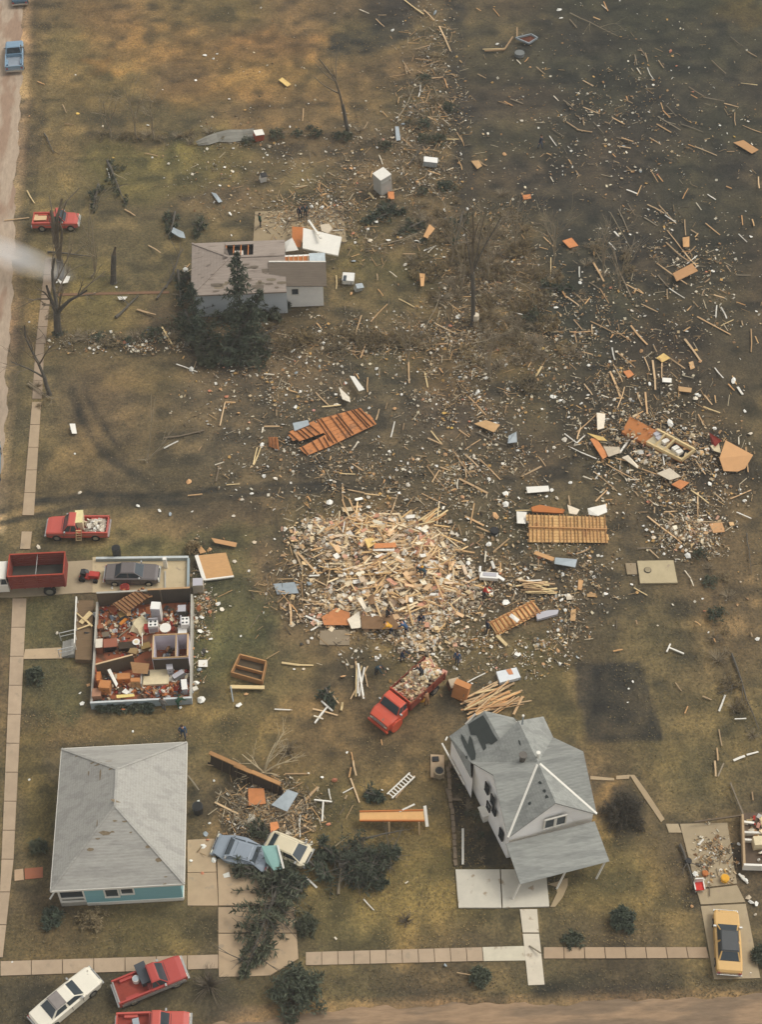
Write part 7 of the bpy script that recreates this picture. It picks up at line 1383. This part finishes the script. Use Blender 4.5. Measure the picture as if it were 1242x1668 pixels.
# ---------------------------------------------------------------- scraps: larger pieces one by one, the crumbs as one layer
SCR = {
(822,0): "265 50 20 w|275 90 16 w|275 555 7 w|470 530 9 w|280 438 6 w|85 380 8 y|178 593 6 w|355 752 6 c|128 762 6 c|282 825 6 w|282 843 6 w|760 1157 9 w|1190 1143 12 w|455 1160 8 w|580 1010 6 w|640 1123 8 c|910 445 9 p|830 320 9 p|1040 605 10 w|805 340 5 w|125 325 10 t|915 730 5 t|490 940 12 t|695 1010 9 w|1110 660 9 y",
(822,410): "365 152 15 w|700 212 6 w|635 180 6 w|685 240 9 t|250 270 18 w|235 342 8 w|615 288 14 c|590 485 8 c|660 482 14 t|440 483 6 w|408 548 12 w|325 525 7 w|270 720 18 w|235 700 20 w|370 735 12 w|210 645 7 w|655 970 26 w|500 970 10 w|685 1020 10 w|290 910 15 c|595 1065 12 c|320 1115 12 w|65 960 11 w|240 945 12 c|600 1100 14 c|555 1170 12 w|650 1005 12 w|990 1120 14 w|800 835 28 w|790 775 14 c|1015 855 14 w|1135 1150 12 w|1160 1200 14 w|1140 1170 10 w|1160 770 14 w|1105 625 22 w|945 530 14 y|1215 290 10 w|880 385 14 w|835 40 14 c|1185 880 18 c|700 640 12 w|530 715 14 c|920 710 16 c|400 710 14 c|360 660 10 c|230 1150 14 w|255 1190 14 c|205 1180 10 w|345 853 8 w|720 1080 10 c|745 985 18 c|695 960 16 w|720 990 16 g",
(822,820): "470 257 9 w|410 283 14 c|490 437 14 w|420 437 16 t|315 450 18 c|275 468 16 w|245 462 12 t|20 392 14 w|280 345 13 w|260 615 12 w|210 620 9 w|65 730 20 w|135 730 8 w|267 775 11 w|188 775 10 y|190 668 8 y|290 685 8 w|105 695 8 w|620 860 7 w|600 893 6 w|595 960 6 w|955 460 7 w|985 622 7 w|965 520 8 p|1220 655 14 w|740 590 6 c|1140 380 8 c|955 215 10 w|885 255 18 w|575 50 9 w|545 48 9 c|770 245 10 w|850 215 14 w|760 210 8 w|955 135 16 w|720 165 14 c|670 110 8 w|275 650 8 y|350 740 7 g|520 315 7 c|640 430 12 y",
(410,820): "695 90 30 c|440 220 28 w|365 210 18 w|525 210 12 w|395 200 16 w|310 110 22 p|335 100 14 p|505 255 14 y|480 340 16 w|430 350 18 c|700 250 24 c|650 160 18 y|640 320 22 c|720 280 24 w|690 300 22 c|740 240 20 c|140 325 8 w|70 437 8 w|240 315 12 w|640 430 22 c|650 400 18 c|810 415 20 w|845 410 14 w|950 440 12 g|1030 180 16 w|1045 290 20 w|1010 390 14 w|960 350 18 c|1000 330 14 c|1000 450 9 y|1040 455 9 y|920 500 16 c|880 480 14 c|540 430 12 w|450 490 20 w|440 160 14 w|605 745 14 w|480 700 8 w|530 715 6 w|440 840 16 t|795 305 12 y|990 800 8 w|1145 200 18 w|1140 775 10 c|1100 725 9 w|1010 660 10 c|780 540 16 g|290 650 9 w|270 670 14 c|250 800 9 c|205 800 8 w|460 1200 8 w|1175 65 26 t|1225 480 24 w|380 590 18 c|330 540 16 p|240 680 10 n|350 430 14 g|150 410 26 g|210 400 22 g|280 390 18 g|590 650 9 c|660 600 14 y|760 600 18 c|800 640 16 w|740 690 14 c|870 600 16 w|900 560 16 c",
(410,410): "235 675 9 w|180 600 7 w|250 610 8 c|50 508 8 w|440 585 12 c|605 593 6 w|555 332 7 w|800 580 8 w|1145 1097 17 w|60 1085 14 w|115 1095 14 c|440 945 14 c|700 1053 12 w|720 1010 8 w|825 950 8 w|895 967 9 w|935 980 14 t|660 1160 11 c|710 1165 14 w|565 1185 16 c|755 1125 18 c|375 1210 22 w|400 1110 12 c|780 515 10 y|825 717 10 y|965 850 10 y|690 758 14 t|565 1232 14 w|800 1003 14 c|1070 990 18 c|1225 1170 22 w|1225 1220 22 w|440 690 22 c|410 740 18 c|200 485 22 w|90 470 16 c|340 470 16 c|455 635 12 w|570 685 14 c|300 765 10 y|210 750 14 w|995 315 20 w|1190 345 20 w|895 475 18 c|1100 950 10 w|1060 1040 18 c|1100 830 14 w|1000 1050 14 c|1080 1000 14 c|930 780 16 y|480 205 12 t|515 180 16 g|490 48 16 g|740 65 14 c|370 820 12 w|120 950 16 w|50 935 18 w|1090 680 20 w",
(410,0): "75 748 9 w|228 650 12 w|274 500 8 w|340 1000 16 w|360 1095 22 w|600 1070 18 w|795 1165 20 w|660 1160 16 w|560 1105 14 w|570 1160 18 c|480 815 16 t|450 815 14 t|635 675 12 y|680 665 14 c|605 712 10 w|730 600 18 g|680 150 12 w|1220 745 16 t|885 65 22 g|1185 215 16 w|1010 547 7 w|735 490 7 w|800 660 8 c|400 990 14 p|435 985 12 p|490 1125 16 p|290 1000 16 w|180 1060 18 c|150 640 10 y|185 612 10 w|130 695 8 w|245 825 8 w|150 975 8 w|250 790 10 c|100 920 8 c|225 890 8 c|865 655 10 c|930 1020 14 w|1040 1010 14 w|1010 745 12 w|700 570 10 w|760 540 10 w|620 1200 10 w|500 1170 12 w",
(0,410): "350 850 18 w|385 1165 14 c|665 1225 10 w|820 780 10 c|895 100 20 w|560 172 9 w|140 340 7 w|325 130 14 w|270 150 12 w|885 512 12 y|1070 520 16 w|920 570 18 w|1010 672 12 p|1150 780 14 y|1080 855 8 w|1060 765 9 w|1200 825 10 y|910 1110 18 t|1165 1195 14 c|1090 700 14 p|700 390 16 y|715 378 10 b|365 430 8 y|480 440 10 w|600 440 16 p|360 975 6 w|1120 580 14 w|945 625 8 y|705 435 14 w|580 390 8 y|520 430 10 c|1130 318 12 w|1090 635 9 w|1180 595 8 y",
(0,0): "985 268 16 w|1028 285 12 w|1045 260 9 w|942 388 12 w|363 362 7 w|783 433 6 w|1105 480 14 w|1110 1035 16 w|1150 1027 8 w|375 550 16 y|733 760 8 w|545 760 8 y|790 860 7 w|555 1200 6 w|800 1060 8 p|1160 600 10 w|970 610 10 c|1060 895 10 w|712 605 12 w|495 610 8 c|140 562 8 y|85 635 5 w",
(0,820): "768 38 14 w|665 15 12 w|820 55 14 g|925 40 8 w|1125 62 10 c|185 212 14 c|275 627 9 c|945 555 12 w|972 550 12 w|965 620 16 w|1015 655 12 w|975 720 12 w|1050 487 14 w|1068 515 14 c|1160 640 6 w|945 870 22 w|970 950 22 w|1150 975 22 w|1185 920 12 t|870 985 10 w|395 965 14 w|385 915 9 w|990 600 8 w|940 450 6 w|1130 280 12 c|1225 190 16 c|1070 260 20 t|1010 225 16 t|480 555 9 w|500 510 10 w|540 410 10 w|700 350 8 w|800 560 8 c|505 745 9 c|640 1100 6 w",
(410,1240): "340 78 8 w|400 95 16 p|370 305 12 p|265 380 9 w|275 405 9 w|290 430 8 w|290 390 7 w|500 462 14 t|215 1190 7 w|935 985 9 g|0 280 14 p|110 310 18 p|180 350 20 c|70 370 18 c|330 405 12 n|630 140 6 w",
(822,1240): "1225 380 16 w|1160 575 20 w|1190 1020 6 w|1190 680 16 w|1215 690 14 w|1175 660 14 c|1210 740 10 c|610 805 10 w|345 855 10 w|1190 450 16 c|925 545 18 w|965 545 10 p|1100 400 12 n|1000 410 14 n|1040 420 14 t|905 700 8 t|1185 295 14 w|1150 560 14 c|1130 400 10 w|940 590 14 w",
(0,1240): "980 412 14 w|1030 480 14 w|1010 300 8 w|1030 95 7 w|1205 265 18 y|1210 290 18 c|975 540 10 p|140 90 6 w|58 970 6 w|990 350 14 g|965 240 12 n|1000 380 10 p|955 195 8 w|920 480 9 w|1100 280 10 t",
}
CM = dict(w=mat('white_scrap', (230, 226, 214), rand=.08), c=PLASTER, t=mat('tan_scrap', (196, 152, 106), rand=.2), y=INSUL, g=GREYMET, p=mat('pinkish_scrap', (196, 128, 96), rand=.2), n=mat('dark_scrap', (62, 58, 52), rand=.2), b=mat('blue_scrap', (70, 120, 160)))
KIND = dict(w=('plaster_scrap', 'white plaster scrap', 'scrap'), c=('cream_scrap', 'cream plaster scrap', 'scrap'), t=('plywood_scrap', 'tan plywood scrap', 'scrap'), y=('insulation_tuft', 'yellow insulation tuft', 'insulation'), g=('metal_scrap', 'grey scrap', 'scrap'), p=('cloth_scrap', 'pinkish scrap', 'scrap'), n=('rubber_scrap', 'dark scrap', 'scrap'), b=('plastic_scrap', 'blue plastic scrap', 'scrap'))
sr = random.Random(31); L_ = []
for (ox, oy), s in SCR.items():
    for q in s.split('|'): a = q.split(); L_.append((ox + float(a[0]) / 2.957, oy + float(a[1]) / 2.957, float(a[2]) / 2.957 / 17, a[3]))
while len(L_) < 760: x, y = zone_pt(sr, 5); L_.append((x, y, sr.uniform(.1, .28), sr.choice('wwwwccccttygpn')))
def crumple(r, s, rg, mb):
    k = rg.randint(5, 7); a0 = rg.uniform(0, 6.3); asp = rg.uniform(.55, 1); R = Euler((rg.gauss(0, .25), rg.gauss(0, .25), rg.uniform(0, 6.3))).to_matrix(); ring = [R @ Vector((math.cos(a0 + 6.283 * i / k) * s * rg.uniform(.7, 1.1), math.sin(a0 + 6.283 * i / k) * s * asp * rg.uniform(.7, 1.1), rg.gauss(0, .12) * s)) for i in range(k)]; c = R @ Vector((0, 0, s * rg.uniform(.05, .4))); lo = min(p.z for p in ring + [c]); up = Vector((0, 0, .03 - lo)); ring = [p + up for p in ring]; c = c + up
    for i in range(k): mb.face([c, ring[i], ring[(i + 1) % k]]); mb.face([ring[i], ring[i] - Vector((0, 0, .03)), ring[(i + 1) % k] - Vector((0, 0, .03)), ring[(i + 1) % k]])
items = []
for x, y, s, c in L_:
    mb = MB(); crumple(0, max(.09, s * .85), sr, mb); o = mb.build(KIND[c][0], CM[c]); z = 0
    if math.dist((x, y), (620, 930)) < 70: z = .45
    o.location = G(x, y, z); items.append((o, x, y, ('large ' if s > .36 else 'small ' if s < .2 else '') + KIND[c][1], c))
for c in KIND: label_all([q[:4] for q in items if q[4] == c], KIND[c][2], 'scraps scattered by the storm')
lr = random.Random(41); lit = MB()
def crumb(x, y, s, z, cols):
    p = G(x, y, z); R = Euler((lr.gauss(0, .4), lr.gauss(0, .4), lr.uniform(0, 6.3))).to_matrix(); c = lin(lr.choice(cols)); k = lr.uniform(.7, 1.1); a, b = s, s * lr.choice((.25, .5, .9)); lit.box((p.x, p.y, z + .02), (a, b, .02 + s * .05), R, 0, tuple(q * k for q in c))
LC = [(222,212,190),(214,200,168),(206,196,172),(190,166,128),(168,130,88),(140,118,88),(226,220,206),(190,150,90),(120,104,80),(150,116,80),(96,84,64),(110,96,72)]
for i in range(34000):
    x, y = zone_pt(lr, 5); crumb(x, y, lr.choice((.05, .07, .07, .09, .1, .12, .16, .26)), lr.uniform(0, .1), LC)
def stick(x, y, l, cols):
    p = G(x, y, .05); k = lr.uniform(.6, 1.1); R = Euler((lr.gauss(0, .15), lr.gauss(0, .2), lr.uniform(0, 6.3))).to_matrix(); lit.box((p.x, p.y, .05 + lr.random() * .12), (l, lr.uniform(.03, .07), .03), R, 0, tuple(q * k for q in lin(lr.choice(cols))))
TC = [(126,112,90),(150,126,92),(104,92,74),(176,146,104),(90,80,66),(186,170,140)]
for i in range(5200):
    x, y = zone_pt(lr, 5 if i % 2 else 4); stick(x, y, lr.choice((.12, .16, .2, .3, .45, .7, 1.0)), TC)
for cx, cy, rx, ry, n in ((440,1325,75,55,1200),(420,1385,60,30,200),(700,180,60,180,700),(800,480,110,130,900),(640,560,260,30,500),(640,930,170,120,900),(470,960,60,60,160),(1075,720,110,70,500),(520,345,110,50,400),(330,560,60,20,100),(500,362,60,22,170),(590,395,70,40,150),(555,300,80,60,110),(310,470,25,40,120)):
    for i in range(n): stick(cx + lr.gauss(0, .5) * rx, cy + lr.gauss(0, .5) * ry, lr.choice((.15, .2, .3, .4, .6, .9, 1.3)), TC + [(200,160,110)])
for i in range(1400): crumb(lr.uniform(330, 1242), lr.uniform(0, 1000), lr.choice((.08, .12, .2)), .02, LC)
o = lit.build('litter', TINT, colour=True); o['kind'] = 'stuff'; o['label'] = 'crumbs of plaster and wood strewn over the mud'
# the rubble heap: what nobody could count
lit = MB(); hr = random.Random(51); HP = [(525,868,60,26,900,.1),(640,850,70,22,900,.15),(715,985,60,30,700,.1),(520,1000,60,26,500,.08),(625,895,105,52,5200,.6),(590,870,100,34,1500,.35),(680,955,105,62,2800,.2),(640,930,180,110,2200,.04),(600,905,130,60,2600,.3),(760,950,110,60,600,.03),(655,1000,90,40,1600,.2),(560,985,70,30,800,.2),(690,1040,70,40,1000,.1),(1135,868,55,28,600,.15),(1090,740,90,50,700,.15)]
HC = [(234,222,196),(230,214,182),(238,230,212),(226,206,172),(214,188,148),(204,166,118),(228,220,204),(186,150,108),(166,134,98),(222,190,140),(206,160,132),(150,128,104),(196,176,148),(206,186,150),(220,208,188),(120,100,78),(90,80,66)]
lr = hr
for cx, cy, rx, ry, n, hh in HP:
    for i in range(n):
        u, v = hr.gauss(0, .48), hr.gauss(0, .48)
        x, y = cx + u * rx, cy + v * ry
        if u * u + v * v > 1.4 or hr.random() > (clump(x, y, 30) * .6 + clump(x + 300, y, 11) * .4 - .22) * 3.2: continue
        crumb(x, y, hr.choice((.05, .08, .1, .12, .16, .24, .4)), hr.uniform(0, .1) + hh * max(0, 1 - u * u - v * v) * hr.random(), HC)
for i in range(900):        # torn wallboard and longer sticks in the heap
    u, v = hr.gauss(0, .42), hr.gauss(0, .42); x, y = (630 + u * 125, 905 + v * 72) if i < 740 else (690 + u * 100, 965 + v * 55)
    if hr.random() > (clump(x, y, 30) - .2) * 2.6: continue
    p = G(x, y, 0); z = .25 + .75 * max(0, 1 - u * u - v * v) * hr.random(); k = hr.uniform(.8, 1.08)
    if hr.random() < .45: sz, c = (hr.uniform(.25, .95), hr.uniform(.15, .5), .04), hr.choice([(232,220,192),(226,206,170),(236,230,216),(216,190,146),(222,196,164),(226,186,140),(206,150,120)])
    else: sz, c = (hr.uniform(.9, 2.4), hr.uniform(.07, .16), .06), hr.choice([(226,192,142),(214,176,122),(234,210,168),(196,158,112)])
    lit.box((p.x, p.y, z), sz, Euler((hr.gauss(0, .25), hr.gauss(0, .22), hr.gauss(0, .9))).to_matrix(), 0, tuple(q * k for q in lin(c)))
o = lit.build('rubble', TINT, colour=True); o['kind'] = 'stuff'; o['label'] = 'deep heap of pale splintered rubble from a flattened house'
mnd = MB(); c = G(640, 905); ring = []
for j, (f, z) in enumerate(((1, -.045), (.75, .06), (.35, .2))): ring.append([(c.x + math.cos(6.283 * i / 24) * 6.0 * f * hr.uniform(.65, 1.15), c.y + math.sin(6.283 * i / 24) * 4.4 * f * hr.uniform(.85, 1.1), z) for i in range(24)])
for a, b in zip(ring, ring[1:]):
    for i in range(24): mnd.face([a[i], a[(i + 1) % 24], b[(i + 1) % 24], b[i]])
mnd.face(ring[-1]); o = mnd.build('rubble', mat('trodden_plaster', (204, 176, 136), var=.4, scale=3, bump=.5), smooth=True); o['kind'] = 'stuff'; o['label'] = 'trodden core of the rubble heap'
# tufts of dead grass on the lawns and verges
gr = MB(); tr_ = random.Random(61)
GZ = [(300,120,330,150,7000,(140,116,78)),(250,270,200,60,1800,(116,108,74)),(80,300,40,300,2000,(136,118,84)),(620,460,110,60,900,(112,106,72)),(130,500,110,70,1300,(130,116,78)),(250,690,260,110,2200,(120,104,80)),(370,1010,64,130,1100,(102,100,70)),(75,1090,50,110,700,(104,98,70)),(220,1185,240,30,900,(138,116,80)),(600,1350,180,150,2600,(132,114,78)),(690,1450,110,110,1500,(138,118,78)),(1010,1440,120,100,1600,(134,116,78)),(1120,1150,130,180,2200,(116,104,74)),(1050,980,190,130,1300,(104,92,70)),(180,1525,190,46,1100,(116,102,72)),(800,1605,500,28,2200,(104,92,68)),(100,1630,150,40,700,(92,84,64)),(1030,330,280,330,3200,(96,88,72)),(680,250,110,190,1800,(110,98,72)),(640,690,260,110,1600,(104,94,76))]
for cx, cy, rx, ry, n, c in GZ:
    for i in range(n):
        u, v = tr_.uniform(-1, 1), tr_.uniform(-1, 1)
        if u * u + v * v > 1.1: continue
        p = G(cx + u * rx, cy + v * ry, -.02); k = tr_.choice((.6, .8, .95, 1.15, 1.35)); col = tuple(q * k for q in lin(c))
        for b in range(3): a = tr_.uniform(0, 6.3); h = tr_.uniform(.03, .09); w = tr_.uniform(.012, .045); d = Vector((math.cos(a), math.sin(a), 0)); e = Vector((-d.y, d.x, 0)) * w; gr.face([p - e, p + e, p + d * h * 1.3 + Vector((0, 0, h))], 0, col)
o = gr.build('grass', TINT, colour=True); o['kind'] = 'stuff'; o['label'] = 'dead and half green grass tufts over the lawns'
# indoor clutter of the roofless house
cl = MB(); 
for bx in ((285,1092,22,30,420,.3),(250,1122,60,12,320,.25),(176,1015,26,44,120,.05),(215,1010,34,24,220,.1),(285,1010,26,24,160,.1),(205,1055,34,12,110,.1),(185,1112,34,26,140,.2)):
    for i in range(bx[4]): x, y = bx[0] + hr.gauss(0, .5) * bx[2], bx[1] + hr.gauss(0, .5) * bx[3]; p = G(x, y, Z0 + .1); s = hr.choice((.1, .15, .25, .4)); k = hr.uniform(.7, 1.1); cl.box((p.x, p.y, Z0 + .05 + hr.random() * bx[5]), (s, s * hr.uniform(.3, 1), s * .3), Euler((hr.gauss(0, .5), hr.gauss(0, .5), hr.uniform(0, 6))).to_matrix(), 0, tuple(q * k for q in lin(hr.choice([(226,218,200),(60,58,56),(196,150,106),(110,116,124),(206,190,160),(150,60,44),(84,70,52),(176,176,172),(150,92,56),(176,104,60),(120,84,60),(190,120,72)]))))
o = cl.build('clutter', TINT, colour=True); o['kind'] = 'stuff'; o['label'] = 'household clutter spilled over the floors of the roofless house'
for k, p in enumerate(PROTO):
    if k not in used_proto:
        for ch in list(p.children): bpy.data.objects.remove(ch)
        bpy.data.objects.remove(p)
# added veil lifting dark tones: one even box round camera and everything in sight
hz = MB(); hz.box((0, 120, 52.5), (400, 420, 107)); o = hz.build('added_haze', (m := bpy.data.materials.new('added_haze_air'))); m.use_nodes = True; n = m.node_tree.nodes; n.remove(n['Principled BSDF']); pv = n.new('ShaderNodeVolumePrincipled'); pv.inputs['Color'].default_value = (.95, .96, .95, 1); pv.inputs['Density'].default_value = ADDED_HAZE; m.node_tree.links.new(pv.outputs[0], n['Material Output'].inputs['Volume']); o['kind'] = 'stuff'; o['label'] = 'thin veil added over the whole scene to lift its dark tones'
# drifting smoke over the edge of the gravel road
A, B_ = G(-20, 398, 2.5), G(95, 452, 1.6); d = B_ - A; sm = MB(); R = 10
rows = [[(math.cos(math.pi * (j / R - .5)) * math.cos(6.283 * i / 16), math.cos(math.pi * (j / R - .5)) * math.sin(6.283 * i / 16), math.sin(math.pi * (j / R - .5))) for i in range(16)] for j in range(R + 1)]
for a, b in zip(rows, rows[1:]):
    for i in range(16): sm.face([a[i], a[(i + 1) % 16], b[(i + 1) % 16], b[i]])
o = sm.build('smoke', (m := bpy.data.materials.new('smoke'))); o.location = A.lerp(B_, .35); o.scale = (d.length * .95, 1.9, 1.3); o.rotation_euler = (0, 0, math.atan2(d.y, d.x)); m.use_nodes = True; n = m.node_tree.nodes; K = m.node_tree.links; n.remove(n['Principled BSDF']); pv = n.new('ShaderNodeVolumePrincipled'); K.new(pv.outputs[0], n['Material Output'].inputs['Volume']); pv.inputs['Color'].default_value = (.98, .97, .95, 1)
tc = n.new('ShaderNodeTexCoord'); gd = n.new('ShaderNodeTexGradient'); gd.gradient_type = 'SPHERICAL'; K.new(tc.outputs['Object'], gd.inputs['Vector']); nz = n.new('ShaderNodeTexNoise'); nz.inputs['Scale'].default_value = 2.2; nz.inputs['Detail'].default_value = 4; K.new(tc.outputs['Object'], nz.inputs['Vector']); m1 = n.new('ShaderNodeMath'); m1.operation = 'MULTIPLY'; K.new(gd.outputs['Fac'], m1.inputs[0]); K.new(nz.outputs['Fac'], m1.inputs[1]); m2 = n.new('ShaderNodeMath'); m2.operation = 'MULTIPLY'; K.new(m1.outputs[0], m2.inputs[0]); m2.inputs[1].default_value = 1.5; K.new(m2.outputs[0], pv.inputs['Density'])
o['kind'] = 'stuff'; o['label'] = 'thin pale smoke drifting from the gravel road'
